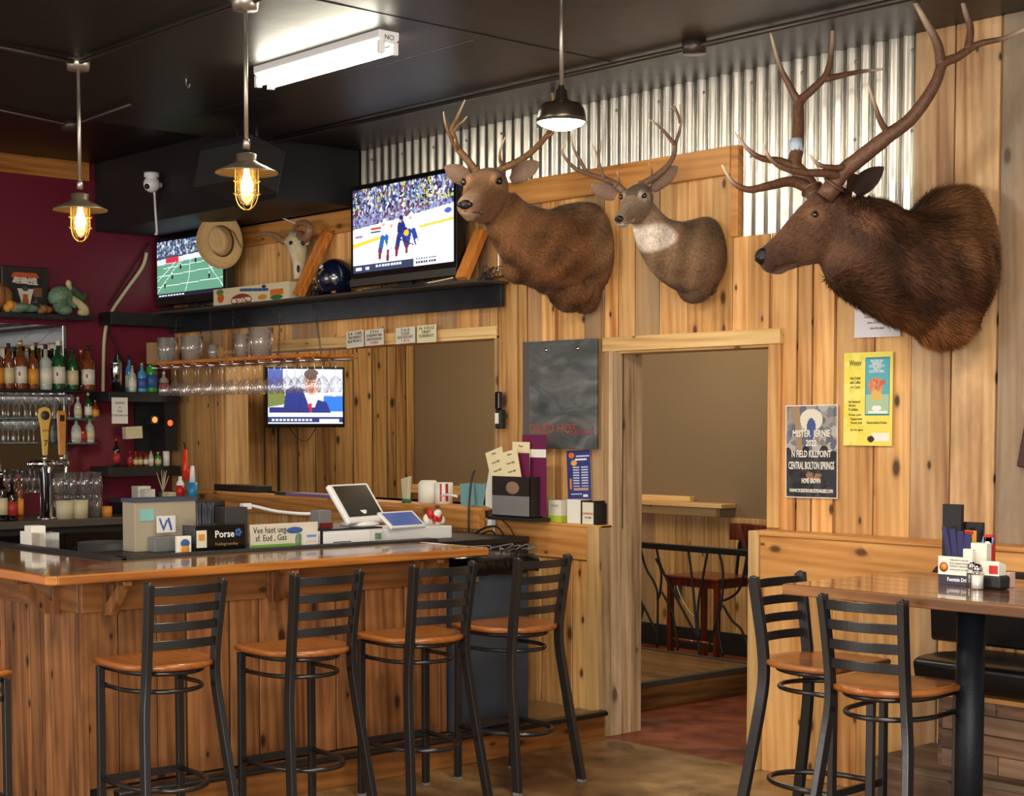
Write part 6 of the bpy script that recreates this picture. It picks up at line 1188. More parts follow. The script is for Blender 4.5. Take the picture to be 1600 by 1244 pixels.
g = MB(); g.box(.001, .004, -w * .42, -w * .2, h * .62, h * .86); g.build('label', plain('teal', (130, 190, 186), .6), t); g = MB(); g.box(.03, .045, -w * .2, w * .08, h * .38, h * .72); g.build('paper', M['paper'], t)
cv = Cv(40, 26, (226, 226, 226)); cv.line([(.1, .8), (.3, .2), (.5, .7)], .05, (70, 90, 150)); cv.line([(.6, .8), (.75, .2)], .06, (60, 80, 150)); cv.mesh('print', M['print'], t, GX(-w * .2, h * .38, .0462), w * .28, h * .34)
g = MB(); g.box(.0, .07, -w * .3, w * .2, 0, h * .3); g.build('drawer', M['grey'], t, bev=.003)
t, w, h = boxX('grey_box', 'dark grey plastic box right of the straw bundle', 'box', 352, 793, 387, 822, -6.95, .1, M['dgrey'])
t, w, h = boxX('hand_lettered_sign', 'cream hand-lettered sign with green grass edge behind the bar', 'sign', 391, 818, 497, 858, -6.66, .012, plain('signcream', (222, 214, 196), .6))
text('Vee haet ueg', .045, M['ink'], t, GX(-w * .22, h * .66), width=w * .48); text('sf. Eud , Gas', .043, M['ink'], t, GX(-w * .2, h * .36), width=w * .45); cv = Cv(100, 16, (110, 170, 60)); cv.poly([(.6, 1), (1, .4), (1, 1)], (222, 214, 196)); cv.mesh('grass_print', M['print'], t, GX(-w / 2, 0, .0015), w, h * .22)
g = MB(); g.ball((.002, w * .3, h * .3), (.002, .045, .028), 14, 8); g.build('print', M['label_o'], t); g = MB(); g.ball((.002, w * .14, h * .72), (.002, .05, .016), 14, 8); g.build('print', M['label_b'], t); g = MB(); g.ball((.002, w * .2, h * .34), (.002, .02, .034), 14, 8); g.build('print', M['jade'], t)
t, w, h = boxX('card_box', 'small white and blue box between the sign and the cash drawer', 'box', 476, 832, 497, 856, -6.62, .03, M['paper']); cv = Cv(20, 20, (226, 226, 230)); cv.rect(.15, .7, .85, .85, (120, 150, 200)); cv.rect(.15, .1, .85, .2, (120, 150, 200)); cv.rect(.1, .4, .9, .5, (236, 200, 170)); cv.mesh('print', M['print'], t, GX(-w / 2, 0), w, h)
t, w, h = boxX('cash_drawer', 'white cash drawer with a black edge under the register screen', 'drawer', 500, 828, 597, 852, -6.64, .36, M['white']); g = MB(); g.box(.0005, .003, -w * .5, -w * .46, 0, h); g.box(-.36, .003, -w / 2, w / 2, h, h + .008); g.build('trim', M['black'], t); g = MB(); g.box(.0005, .004, -w * .44, w * .3, h * .12, h * .86); g.build('drawer_front', plain('white2', 246, .3), t, bev=.002); g = MB(); g.box(.004, .006, -w * .3, -w * .02, h * .25, h * .3); g.build('slot', M['dgrey'], t); g = MB(); g.box(.0005, .004, w * .38, w * .48, h * .3, h * .7); g.build('panel', M['jade'], t)
# register screen on its foot
DZ_ = WZ + h + .009; q = at(562, 812, X=-6.8); t = empty('register_screen', (-6.8, q.y, DZ_), .0, label='white-framed touch screen register tilted on the cash drawer', cat='register')
g = MB(); g.lathe([(0, 0), (.10, 0), (.10, .012), (.04, .03), (.035, .08), (0, .08)], 24); g.build('foot', M['white'], t)
TM = Matrix.Translation((.0, 0, .11)) @ Matrix.Rotation(.28, 4, 'Z') @ Matrix.Rotation(-.62, 4, 'Y'); g = MB(); g.T = TM; g.box(-.03, 0, -.165, .165, -.11, .13); hd_ = g.build('housing', M['white'], t, bev=.01); g = MB(); g.T = TM; g.box(0, .0015, -.14, .14, -.075, .115); g.build('screen', M['blackgloss'], hd_); g = MB(); g.T = TM; g.tube([(-.035, .0, -.03), (-.035, .17, -.03)], .03, 14); g.build('card_reader', M['white'], t)
q = at(652, 838, X=-6.72); t = empty('receipt_printer', (-6.72, q.y, WZ + .0005), label='long low white printer base right of the register', cat='printer'); a_, b_ = at(600, 838, X=-6.72), at(711, 838, X=-6.72); w = b_.y - a_.y; h = at(655, 824, X=-6.72).z - WZ; g = MB(); g.box(-.26, 0, -w / 2, w / 2, 0, h); g.build('body', M['white'], t, bev=.006)
t2 = empty('customer_display', (-6.74, at(630, 820, X=-6.74).y, WZ + h + .001), label='small white tablet with a blue screen leaning on the printer base', cat='screen'); TM = Matrix.Translation((0, 0, .042)) @ Matrix.Rotation(.12, 4, 'Z') @ Matrix.Rotation(-.95, 4, 'Y'); g = MB(); g.T = TM; g.box(-.016, 0, -.13, .13, -.06, .075); hd_ = g.build('housing', M['white'], t2, bev=.006); g = MB(); g.T = TM; g.box(0, .001, -.11, .11, -.045, .06); g.build('screen', plain('bluescr', (70, 92, 150), .15, emis=.35), hd_)
q = at(684, 808, X=-6.76); g = MB(4)
for k in range(5): g.ball((-6.78 + g.R.uniform(-.02, .02), q.y + (k - 2) * .025, WZ + h + .03 + g.R.uniform(0, .04) * (k < 3)), (.02, .024, .03), 8, 6, M=Matrix.Rotation(k, 3, 'X'))
g.mi = 1
for k in range(3): g.ball((-6.77, q.y + (k - 1.5) * .03, WZ + h + .045 + .02 * (k == 0)), (.024, .018, .03), 8, 6)
lo = min(v[2] for v in g.v); g.v = [(a, b, c - lo + WZ + h + .001) for a, b, c in g.v]; tag(g.build('wrappers', [M['paper'], M['redp']]), 'crumpled red and white wrappers on the printer base', 'wrappers')
t, w, h = boxX('desk_device', 'grey device with a dark red base at the left of the register', 'device', 499, 798, 518, 826, -6.72, .08, M['grey'], DZ_); g = MB(); g.box(0, .01, -w / 2, w / 2, h * .0, h * .3); g.build('base', plain('dred', (110, 26, 30), .4), t)
g = MB(); g.tube(crom([at(386, 792, X=-7.05), at(395, 791, X=-7.05), at(430, 799, X=-7.05), at(470, 803, X=-7.05), at(498, 802, X=-7.0)], 5), .009, 8); g.cbox(at(384, 791, X=-7.05), (.03, .05, .03)); tag(g.build('white_cord', M['white']), 'white cord run across the boards above the hand-lettered sign', 'cord')
# things on the sill of the pass-through
def onsill(px, Y=6.08): return at(px, 765, Y=Y).x
x = onsill(655, 5.99); t = empty('paper_roll', (x, 6.06, PZ0 + .001), label='white paper cup and towel roll with red print on the pass-through sill', cat='roll'); g = MB(); g.lathe([(0, 0), (.062, 0), (.062, .115), (.045, .135), (.0, .135)], 24); g.build('roll', M['paper'], t); g = MB(); g.lathe([(0, 0), (.055, 0), (.055, .125), (.053, .125)], 20, (.12, .02, 0)); g.build('cup', M['paper'], t)
for k, (a0, a1) in enumerate(((-1.1, -.9), (-.5, -.2))):
    g = MB(); g.add([(.12 + .0562 * math.cos(a_), .02 + .0562 * math.sin(a_), z_) for z_ in (.015, .12) for a_ in np.linspace(a0, a1, 5)], [(i, i + 1, i + 6, i + 5) for i in range(4)]); g.build('print', M['label_r'], t, solid=.001)
t = empty('sauce_bottle', (onsill(632, 5.98), 5.995, PZ0 + .001), label='white squeeze tube with green cap standing before the paper roll', cat='bottle'); g = MB(); g.prism([(-.045, .14), (.04, .16), (.028, .02), (-.028, .02)], -.012, .012, 'y'); g.build('tube', M['beige'], t, bev=.006); g = MB(); g.lathe([(0, 0), (.028, 0), (.028, .022), (0, .022)], 14); g.build('cap', plain('capg', (40, 110, 80), .5), t)
t = empty('document_box', ((at(355, 765, Y=6.1).x + at(388, 765, Y=6.1).x) / 2, 6.14, PZ0 + .001), label='long black box lying on the left end of the pass-through sill', cat='box'); w = at(400, 760, Y=6.14).x - at(333, 760, Y=6.14).x; g = MB(); g.box(-w / 2, w / 2, -.06, .06, 0, .045); g.build('box', M['black'], t, bev=.003)
t = empty('purple_folder', ((at(460, 775, Y=6.05).x + at(530, 775, Y=6.05).x) / 2, 6.06, PZ0 + .001), label='purple folder lying flat on the pass-through sill', cat='folder'); w = at(530, 770, Y=6.05).x - at(455, 770, Y=6.05).x; g = MB(); g.box(-w / 2, w / 2, -.07, .07, 0, .018); g.build('cover', plain('purp', (120, 96, 136), .5), t); g = MB(); g.box(-w / 2 - .14, -w / 2 - .01, -.06, .06, 0, .02); g.build('tray', M['black'], t)
g = MB(); g.tube(crom([at(684, 776, Y=6.05), at(700, 773, Y=6.03), at(715, 776, Y=6.04)], 4), .008, 6); o = tag(g.build('pen', M['white']), 'white pen lying on the sill left of the teal files', 'pen')
# menu holder and menus
hx0, hx1 = at(769, 800, Y=5.88).x, at(828, 800, Y=5.88).x; hz = at(800, 808, Y=5.88).z; hw = hx1 - hx0
sh = empty('holder_shelf', label='small black wall shelf under the menu holder', cat='shelf'); g = MB(); g.box(hx0 - .02, hx1 + .05, 5.86, 5.985, hz - .02, hz); g.build('board', M['black'], sh, bev=.002)
mh = empty('menu_holder', (hx0, 5.88, hz + .0005), label='dark metal holder full of takeaway menus beside the pass-through', cat='holder'); zt = at(800, 745, Y=5.88).z - hz; zr = at(800, 727, Y=5.97).z - hz
g = MB(); g.box(0, hw, 0, .004, 0, zt); g.box(0, hw, .09, .094, 0, zr); g.box(0, .004, 0, .09, 0, zt); g.box(hw - .004, hw, 0, .09, 0, zt); g.box(0, hw, 0, .09, 0, .004); g.build('rack', plain('rackb', (48, 38, 36), .4, .3), mh); g = MB(); g.box(.004, hw - .004, -.002, 0, .008, zt * .52); g.build('plate', M['grey'], mh); g = MB(); g.ball((hw * .55, -.002, zt * .72), (.055, .003, .035), 20, 8); g.build('cutout', plain('cutout', (140, 112, 94), .6), mh)
def menu(label, cx, w_, h_, Y, mat, tilt, z=None, lines=0, band=None, ry=0.):
    z = hz + .01 if z is None else z; t = empty('menu', (cx, Y, z), label=label, cat='menu', group='menus in the holder'); MM = Matrix.Rotation(tilt, 4, 'X') @ Matrix.Rotation(ry, 4, 'Y'); g = MB(); g.T = MM; g.box(-w_ / 2, w_ / 2, 0, .003, 0, h_); g.build('sheet', mat, t)
    fr = MM @ WALLX(0, -.0006, 0)
    if band: g = MB(); g.T = MM; g.box(-w_ / 2, w_ / 2, -.001, 0, band[0] * h_, band[1] * h_); g.build('band', band[2], t)
    for k in range(lines): text('Menu' if k == lines - 1 else 'fresh daily', .016, M['ink'], t, fr @ Matrix.Translation((0, h_ * (.93 - .13 * (lines - 1 - k)), 0)))
    return t
M['plum'] = plain('plum', (104, 24, 70), .5); M['tealp'] = plain('tealp', (62, 108, 112), .5); M['cream'] = plain('cream', (236, 220, 176), .6)
menu('tall plum menu with white band at the back of the holder', hx0 + hw * .84, hw * .62, .44, 5.955, M['plum'], .0, band=(.72, .82, M['paper']))
menu('cream menu in front of the plum one', hx0 + hw * .55, hw * .45, .40, 5.94, M['cream'], .0, lines=1)
menu('second plum menu half hidden by the cream leaflets', hx0 + hw * .62, hw * .42, .34, 5.928, M['plum'], .02)
menu('left pale leaflet with teal lower band leaning in the holder', hx0 + hw * .32, hw * .46, .37, 5.905, M['cream'], .04, lines=4, band=(.0, .42, M['tealp']), ry=-.28)
menu('right pale leaflet with teal lower band leaning in the holder', hx0 + hw * .66, hw * .42, .36, 5.898, M['cream'], .02, lines=4, band=(.0, .42, M['tealp']), ry=-.22)
for k in range(3):
    x0_ = at(733 + 11 * k, 770, Y=6.02).x; t = empty('file_folder', (x0_, 6.0 + .03 * k, PZ0 + .001), label=('leftmost', 'middle', 'rightmost')[k] + ' of three pale teal folders left of the menu holder', cat='folder', group='teal folders on the sill'); g = MB(); g.T = Matrix.Rotation(-.1 + .1 * k, 4, 'Y'); g.box(-.05, .07, 0, .006, 0, .13); g.build('cover', plain('teal2', (120, 160, 164), .6) if 'teal2' not in MATS else MATS['teal2'], t)
t = empty('papers', (at(762, 740, Y=6.03).x, 6.03, PZ0 + .001), label='white papers sticking up behind the teal folders', cat='papers'); g = MB(); g.T = Matrix.Rotation(.25, 4, 'Y'); g.box(-.04, .05, 0, .004, 0, .22); g.build('sheet', M['paper'], t)
# small boxes on the ledge left of the door
for x0, x1, y0, mt, lab, lw_ in ((857, 877, 781, 'label_w', 'small cream and green booklet box on the ledge, leftmost of three', 1), (886, 907, 780, 'paper', 'plain white box on the ledge, middle of three', 0), (909, 929, 783, 'label_w', 'black-edged card holder with red print on the ledge, rightmost', 2)):
    a_, b_ = at(x0, 812, Y=6.02), at(x1, 812, Y=6.02); hh = at(x0, y0, Y=6.02).z - 1.126; w_ = b_.x - a_.x; t = empty('leaflet_box', (a_.x, 6.02, 1.1255), label=lab, cat='box'); g = MB(); g.box(0, w_, 0, .07, 0, hh); g.build('box', M[mt], t, bev=.001)
    if lw_ == 1: g = MB(); g.box(0, w_ + .001, -.001, .071, 0, hh * .3); g.build('band', plain('lime', (176, 200, 60), .5), t); text('CUSTO', .016, M['grey'], t, WALLX(w_ / 2, -.0015, hh * .7))
    if lw_ == 2:
        g = MB(); 
        for c_ in ((0, 0), (w_, 0)): g.box(c_[0] - .004, c_[0] + .004, -.004, .074, 0, hh + .004)
        g.box(-.004, w_ + .004, -.003, 0, hh - .004, hh + .004); g.box(w_ + .001, w_ + .02, 0, .07, 0, hh - .01); g.build('frame', M['black'], t); text('LIVEMUSIC', .016, M['redp'], t, WALLX(w_ / 2, -.0015, hh * .42), width=w_ * .85); text('STORE', .014, M['ink'], t, WALLX(w_ / 2, -.0015, hh * .25), width=w_ * .5)
# chest-like cabinet at the end of the bar with a bin bag over it
bx_ = -6.07; ya, yb = 5.13, at(826, 880, X=bx_).y; zt = at(765, 886, X=bx_).z
t = empty('waste_cabinet', (0, 0, 0), label='tall slate-blue bin cabinet at the bar end with a black bag over its top', cat='bin')
g = MB(); g.box(-6.46, bx_, ya - .12, yb, .145, zt); g.build('body', plain('slate', (62, 72, 86), .5, bump=.15, bscale=6, var=.12), t, bev=.006)
g = MB(6); n_ = 26; top = []
R = random.Random(8); rings = []
x0, x1, y0, y1 = -6.49, bx_ + .03, ya - .02, yb + .04
for z, e in ((zt - .035, .0), (zt + .01, .014), (zt + .035, .006), (zt + .05, -.04), (zt + .045, -.1), (zt + .03, -.16)):
    ring = []
    for k in range(40):
        u_ = k / 40 * 4; s_ = int(u_); f_ = u_ - s_; cx_, cy_ = ((x0 + (x1 - x0) * f_, y0), (x1, y0 + (y1 - y0) * f_), (x1 - (x1 - x0) * f_, y1), (x0, y1 - (y1 - y0) * f_))[s_]
        ctr = Vector(((x0 + x1) / 2, (y0 + y1) / 2, 0)); d_ = Vector((cx_, cy_, 0)) - ctr; ring.append(ctr + d_ * (1 + e * 2) + Vector((0, 0, z + R.uniform(-.008, .008))))
    rings.append(ring)
g.loft(rings); g.build('bin_bag', plain('bag', (18, 18, 19), .22, bump=.6, bscale=24), t)
for k in range(2): g = MB(); c_ = at((846 if k else 740), 888, X=bx_); g.cbox((bx_ + .012, min(c_.y, yb - .05), zt - .055), (.02, .035, .03)); g.build('latch', M['steel'], t, bev=.003)
# cables, tape and clips over the bag
g = MB(); R = random.Random(3)
for k in range(14):
    a_ = Vector((-6.3 + R.uniform(-.12, .1), 5.45 + R.uniform(-.12, .2), zt + .055)); g.tube(crom([a_, a_ + Vector((R.uniform(-.06, .06), R.uniform(-.06, .06), R.uniform(.0, .03))), a_ + Vector((R.uniform(-.08, .08), R.uniform(-.08, .08), R.uniform(0, .02)))], 4), .003, 5)
tag(g.build('bag_ties', M['grey']), 'tangle of grey ties lying on the black bag', 'cables')
g = MB(); g.tube(crom([at(742, 735, Y=5.98), at(737, 750, Y=5.95), at(733, 790, Y=5.93), at(733, 830, Y=5.9), at(738, 838, Y=5.85)], 5), .006, 8)
g.tube(crom([at(738, 838, Y=5.85), at(755, 826, Y=5.85), at(775, 823, Y=5.86), at(786, 835, Y=5.85), at(788, 846, Y=5.8)], 5), .006, 8); g.tube(crom([at(745, 840, Y=5.83), at(760, 831, Y=5.85), at(772, 832, Y=5.85), at(776, 846, Y=5.8)], 5), .005, 8); tag(g.build('cable', M['black']), 'black cables hanging down the wall to the bin cabinet', 'cable')
g = MB(); g.tube(crom([at(784, 812, Y=5.93), at(796, 824, Y=5.95), at(805, 840, Y=5.95), at(812, 850, Y=5.93)], 5), .003, 6); tag(g.build('cable', M['black']), 'thin dark wire looping below the menu shelf', 'cable')
g = MB(); q = at(768, 815, Y=5.95); g.cbox(q, (.035, .03, .05)); g.tube([q, at(778, 848, Y=5.92)], .004, 6); tag(g.build('charger_plug', M['white'], bev=.003), 'white charger plug hanging under the menu shelf', 'charger')
# cleaning bottles by the corner post
def small(name, label, cat, px, pyb, pyt, Y, r, mats, shape=0):
    q = at(px, pyb, Y=Y); h = at(px, pyt, Y=Y).z - q.z; t = empty(name, tuple(q), label=label, cat=cat); return t, h
q = at(294, 783, Y=5.72); oz = q.z
g = MB(); x0_ = at(210, 783, Y=5.6).x; g.box(XR + .02, at(322, 783, Y=5.8).x, 5.55, 5.97, oz - .03, oz - .001); o = g.build('worktop', M['dgrey'])
g = MB(); g.box(XR + .02, at(322, 783, Y=5.8).x, 5.57, 5.96, 0, oz - .03); o2 = g.build('body', M['black']); t = empty('end_counter', label='dark counter in the corner behind the bar holding cleaning bottles', cat='counter'); o.parent = t; o2.parent = t
t = empty('spray_can', (at(301, 780, Y=5.72).x, 5.72, oz), label='blue can with white cone nozzle in the corner', cat='can'); g = MB(); g.lathe([(0, 0), (.035, 0), (.035, .13), (0, .13)], 18); g.build('can', plain('canblue', (40, 130, 180), .4), t); g = MB(); g.lathe([(0, .13), (.022, .13), (.013, .24), (0, .245)], 14); g.build('nozzle', M['white'], t)
t = empty('spray_bottle', (at(290, 780, Y=5.70).x, 5.66, oz), label='red and white cleaning bottle left of the blue can', cat='bottle'); g = MB(); g.lathe([(0, 0), (.028, 0), (.028, .12), (.012, .15), (.012, .17), (0, .17)], 16); g.build('bottle', M['white'], t); g = MB(); g.lathe([(.0285, .03), (.029, .03), (.029, .11), (.0285, .11)], 16); g.build('label', M['redp'], t)
t = empty('gas_lighter', (0, 0, 0), label='long bright red lighter torch hanging at the corner post', cat='torch'); q = at(290, 748, Y=5.8); q2_ = at(289, 702, Y=5.8); M['redo'] = plain('redo', (226, 50, 24), .35)
g = MB(); g.tube([q, q + (q2_ - q) * .35, q2_], [.026, .02, .014], 12); g.cbox(q + Vector((.035, 0, .03)), (.05, .03, .06), ry=.5); g.build('body', M['redo'], t); g = MB(); g.tube(crom([q2_, at(289, 697, Y=5.82), at(288, 693, Y=5.95), at(287, 692, Y=5.995)], 4), .005, 6); g.build('hook', M['black'], t)
t = empty('napkin_stack', (at(215, 782, Y=5.62).x, 5.66, oz), label='white folded napkins on the dark corner counter', cat='napkins'); g = MB(); g.box(-.07, .03, -.05, .05, 0, .09); g.box(.03, .11, -.04, .04, 0, .07); g.build('napkins', M['paper'], t, bev=.004)
t = empty('paper_cup', (at(257, 782, Y=5.62).x, 5.66, oz), label='small pale carton beside the plant stems on the corner counter', cat='carton'); g = MB(); g.box(-.045, .045, -.03, .03, 0, .06); g.build('carton', M['beige'], t)
t = empty('dried_stems', (at(243, 782, Y=5.7).x, 5.76, oz), label='dried plant stems in a small pot in the corner', cat='plant'); g = MB(); g.lathe([(0, 0), (.03, 0), (.035, .05), (0, .05)], 14); g.build('pot', M['dgrey'], t); g = MB(2)
for k in range(6): g.tube([(0, 0, .05), (g.R.uniform(-.04, .04), g.R.uniform(-.03, .03), .16 + g.R.uniform(0, .06))], [.005, .002], 5)
g.build('stems', M['beige'], t)
# ================================================================ back room furniture
a, b = at(416, 668, Y=7.75), at(538, 668, Y=7.75)
cv = Cv(120, 80, (206, 212, 228)); cv.poly([(0, .3), (.25, .36), (.2, .7), (0, .6)], (110, 116, 60)); cv.rect(.74, .22, 1, .5, (40, 110, 200)); cv.rect(.7, .5, 1, 1, (210, 214, 226)); cv.rect(0, .6, .2, 1, (70, 90, 160)); cv.poly([(.2, .2), (.24, .62), (.35, .7), (.5, .62), (.62, .45), (.78, .4), (.84, .2)], (30, 46, 120)); cv.poly([(.47, .6), (.55, .3), (.62, .3), (.68, .5), (.66, .64)], (234, 234, 240)); cv.ell(.58, .72, .09, .2, (226, 160, 140)); cv.ell(.58, .9, .1, .1, (90, 70, 60)); cv.poly([(.53, .36), (.58, .38), (.58, .2), (.52, .2)], (180, 40, 60))
cv.rect(.02, .2, .55, .3, (36, 44, 110)); cv.rect(0, .12, 1, .2, (222, 226, 236)); cv.rect(0, .02, 1, .12, (40, 50, 100))
for x in np.arange(.05, .6, .05): cv.rect(x, .05, x + .035, .09, (226, 230, 240))
cv.rect(.68, .03, .95, .09, (220, 220, 226)); cv.ell(.55, .76, .014, .014, (60, 40, 40)); cv.ell(.62, .76, .014, .014, (60, 40, 40)); cv.ell(.585, .69, .014, .03, (206, 136, 116)); cv.rect(.56, .62, .61, .635, (170, 80, 76)); cv.line([(.45, .58), (.4, .2)], .004, (20, 30, 90)); cv.rect(.75, .5, 1, .53, (150, 160, 180)); cv.speck(.66, .55, 1, 1, [(196, 204, 220), (224, 228, 236)], 30, .04, 3)
tl = at(416, 572, X=-10.95); bl = at(414, 668, X=-10.95); br = at(538, 668, X=-10.75); c_ = (bl + br) / 2; W_ = (br - bl).length * 1.0; rz = math.atan2(br.y - bl.y, br.x - bl.x)
t3 = tv('television showing a news presenter in the back room', c_, 0, W_, tl.z - bl.z, rz, cv, bz_=.02, bb=.03, stand=False)
g = MB(); g.tube(crom([(-.12, .03, .0), (-.06, .04, -.08), (.02, .04, -.11), (.07, .03, -.05), (.1, .03, 0)], 5), .004, 6); g.build('cable', M['black'], t3)
g = MB(); g.box(-.05, .05, .08, .42, .12, .3); g.build('wall_mount', M['black'], t3)
# twig railing on the platform edge
rl = empty('twig_railing', label='black iron railing of branching twig shapes inside the doorway', cat='railing'); RYv = 7.86
def rp(px, py): return at(px, py, Y=RYv)
zt = rp(1000, 848).z; g = MB(); g.box(rp(960, 848).x, rp(1197, 860).x, RYv - .02, RYv + .02, zt - .035, zt + .005); g.build('top_rail', M['black'], rl, bev=.004)
q = rp(1187, 900); g = MB(); g.box(q.x - .03, q.x + .04, RYv - .03, RYv + .03, 0, zt + .005); g.build('post', M['black'], rl, bev=.003)
Z5 = lambda x, y: rp(960 + x / 3.273, 740 + y / 3.273)
for k, pts in enumerate((((130, 370), (160, 480), (205, 560), (222, 640), (218, 890)), ((215, 375), (240, 480), (330, 660), (432, 850)), ((212, 435), (240, 500), (235, 600), (220, 650)), ((240, 600), (298, 720), (325, 905)), ((378, 385), (400, 560), (418, 760), (436, 925)), ((478, 395), (455, 520), (428, 680), (432, 850)), ((535, 400), (555, 500), (548, 660), (510, 800), (470, 928)), ((128, 395), (110, 470), (112, 600), (145, 680), (130, 760), (95, 830)), ((93, 590), (150, 680), (218, 820)), ((545, 640), (528, 760), (555, 938)), ((553, 670), (600, 750), (650, 800), (685, 900), (688, 960)), ((680, 410), (640, 590), (560, 650)), ((108, 800), (108, 890)))):
    g = MB(); g.tube(crom([Z5(*p) for p in pts], 5), .0085, 7); g.build('twig_bar', M['black'], rl)
for v in (): pass
# wooden dining chair and table beyond the railing
ch = empty('dining_chair', label='dark reddish wooden chair beyond the railing in the back room', cat='chair'); CYY = 8.25; cq = lambda x, y, Y=CYY: at(960 + x / 3.273, 740 + y / 3.273, Y=Y)
sz = cq(500, 520).z; g = MB(); a, b = cq(358, 530), cq(630, 530); g.box(a.x, b.x, CYY - .2, CYY + .2, sz - .02, sz); g.build('seat', M['chairwood'], ch, bev=.008); g = MB(); g.box(a.x + .02, b.x - .02, CYY - .18, CYY + .18, sz - .07, sz - .02); g.build('apron', M['chairwood'], ch)
for x, y in ((a.x + .03, CYY - .17), (b.x - .03, CYY - .17), (a.x + .03, CYY + .17)): g = MB(); g.box(x - .018, x + .018, y - .018, y + .018, 0, sz - .02); g.build('leg', M['chairwood'], ch, bev=.003)
g = MB(); g.tube([(a.x + .03, CYY - .17, .2), (b.x - .03, CYY - .17, .2)], .012, 8); g.build('stretcher', M['chairwood'], ch)
for dx in (0, .0): pass
p0, p1 = cq(650, 960, CYY + .17), cq(600, 265, CYY + .17)
g = MB(); g.tube([(b.x - .02, CYY + .17, 0), (b.x - .03, CYY + .19, sz), (p1.x + .02, CYY + .24, p1.z)], 0, sq=(.03, .03)); g.build('back_leg', M['chairwood'], ch, bev=.003)
q0, q1, q2 = cq(590, 258, CYY + .22), cq(785, 272, CYY + .22), cq(605, 350, CYY + .22); g = MB(); g.tube(crom([q0 - Vector((0, 0, .05)), (q0 + q1) / 2 + Vector((0, .04, -.05)), q1 - Vector((0, 0, .05))], 6), 0, sq=(.02, .115), up=(0, 0, 1)); g.build('top_rail', M['chairwood'], ch, bev=.004)
for x in (640, 690, 735): u0, u1 = cq(x, 350, CYY + .22), cq(x, 540, CYY + .22); g = MB(); g.tube([u0, (u0.x, CYY + .19, sz)], 0, sq=(.02, .012)); g.build('back_slat', M['black'], ch)
tb2 = empty('dining_table', label='dark table edge behind the chair in the back room', cat='table'); q = cq(700, 240, 8.5); g = MB(); g.box(q.x + .0, q.x + .7, 8.5, 8.85, .72, .76); g.build('table_top', M['black'], tb2, bev=.004); g = MB(); g.lathe([(.2, 0), (.05, .02), (.03, .03), (.03, .72)], 20, (q.x + .35, 8.62, 0)); g.build('pedestal', M['black'], tb2)
q = at(1172, 806, Y=8.58); t = empty('napkin_dispenser', (q.x, 8.58, .761), label='grey napkin dispenser with a white napkin on the back room table', cat='dispenser'); g = MB(); g.box(-.06, .06, -.05, .05, 0, .14); g.build('case', M['dgrey'], t, bev=.006); g = MB(); g.tube(crom([(.0, 0, .14), (.03, 0, .16), (.075, 0, .13), (.07, 0, .05)], 4), 0, sq=(.06, .003)); g.build('napkin', M['paper'], t)
q = at(1060, 921, Y=TY - .035); t = empty('wall_outlet', (q.x, TY - .032, q.z), label='dark power outlet with a plugged cable on the back room wainscot', cat='outlet'); g = MB(); g.box(-.035, .035, -.008, 0, -.06, .06); g.build('plate', M['dgrey'], t, bev=.002); g = MB(); g.tube(crom([(0, -.02, .03), (.08, -.06, -.05), (.2, -.1, -.14), (.3, -.1, -.2)], 5), .004, 6); g.build('cable', M['beige'], t)

# ================================================================ on the high table
TZ = 1.0705
q0, q1 = at(1466, 909, Y=5.12), at(1519, 913, Y=5.12); t = empty('menu_card_holder', (q0.x, 5.12, TZ), label='table card holder with a white card and purple base on the high table', cat='holder'); w = q1.x - q0.x; h = at(1490, 870, Y=5.12).z - TZ
g = MB(); g.box(0, w, 0, .09, 0, h * .42); g.build('base', plain('navyb', (44, 40, 62), .4), t, bev=.001); g = MB(); g.box(0, w, -.002, .002, h * .36, h); g.build('card', M['paper'], t)
text('Fountain Drinks', .02, M['inkw'], t, WALLX(w * .62, -.0006, h * .14), width=w * .7, bold=.0004)
for k, s_ in enumerate(('welcome to the bar', 'free peppermints', 'FRIDAY NIGHTS', 'come and sit with')): text(s_, .01, M['grey'], t, WALLX(w * .62, -.0026, h * (.86 - .11 * k)), width=w * .55)
g = MB(); g.lathe([(0, 0), (.018, 0), (.018, .001), (0, .001)], 20, M=Matrix.Translation((w * .17, -.002, h * .62)) @ Matrix.Rotation(PI / 2, 4, 'X')); g.build('emblem', M['label_r'], t); g = MB(); g.lathe([(0, 0), (.013, 0), (.013, .001), (0, .001)], 20, M=Matrix.Translation((w * .17, -.0032, h * .62)) @ Matrix.Rotation(PI / 2, 4, 'X')); g.build('emblem', M['label_o'], t)
def slab(name, label, cat, x0, y0, x1, yb, Y, th, mat, ry=0., part='cover', grp=None):
    a_, b_ = at(x0, yb, Y=Y), at(x1, yb, Y=Y); h_ = at((x0 + x1) / 2, y0, Y=Y).z - TZ; t = empty(name, ((a_.x + b_.x) / 2, Y, TZ + .0), label=label, cat=cat, group=grp); g = MB(); g.T = Matrix.Rotation(ry, 4, 'Y'); w_ = b_.x - a_.x; g.box(-w_ / 2, w_ / 2, 0, th, .001 + abs(math.sin(ry)) * w_ / 2, h_); g.build(part, mat, t, bev=.001); return t, w_, h_
slab('menu', 'tall black menu standing at the back of the table caddy', 'menu', 1471, 788, 1500, 905, 5.28, .02, M['black'])
t, w, h = slab('menu', 'black menu with an orange picture behind the napkins', 'menu', 1504, 816, 1534, 905, 5.30, .015, M['blackgloss']); g = MB(); g.box(-w * .42, w * .2, -.002, 0, h * .5, h * .86); g.build('picture', M['label_o'], t); g = MB(); g.box(-w * .42, w * .05, -.003, -.002, h * .8, h * .85); g.build('picture', M['redp'], t)
M['navy'] = plain('navy', (40, 38, 92), .4); M['sky'] = plain('sky', (90, 150, 196), .4)
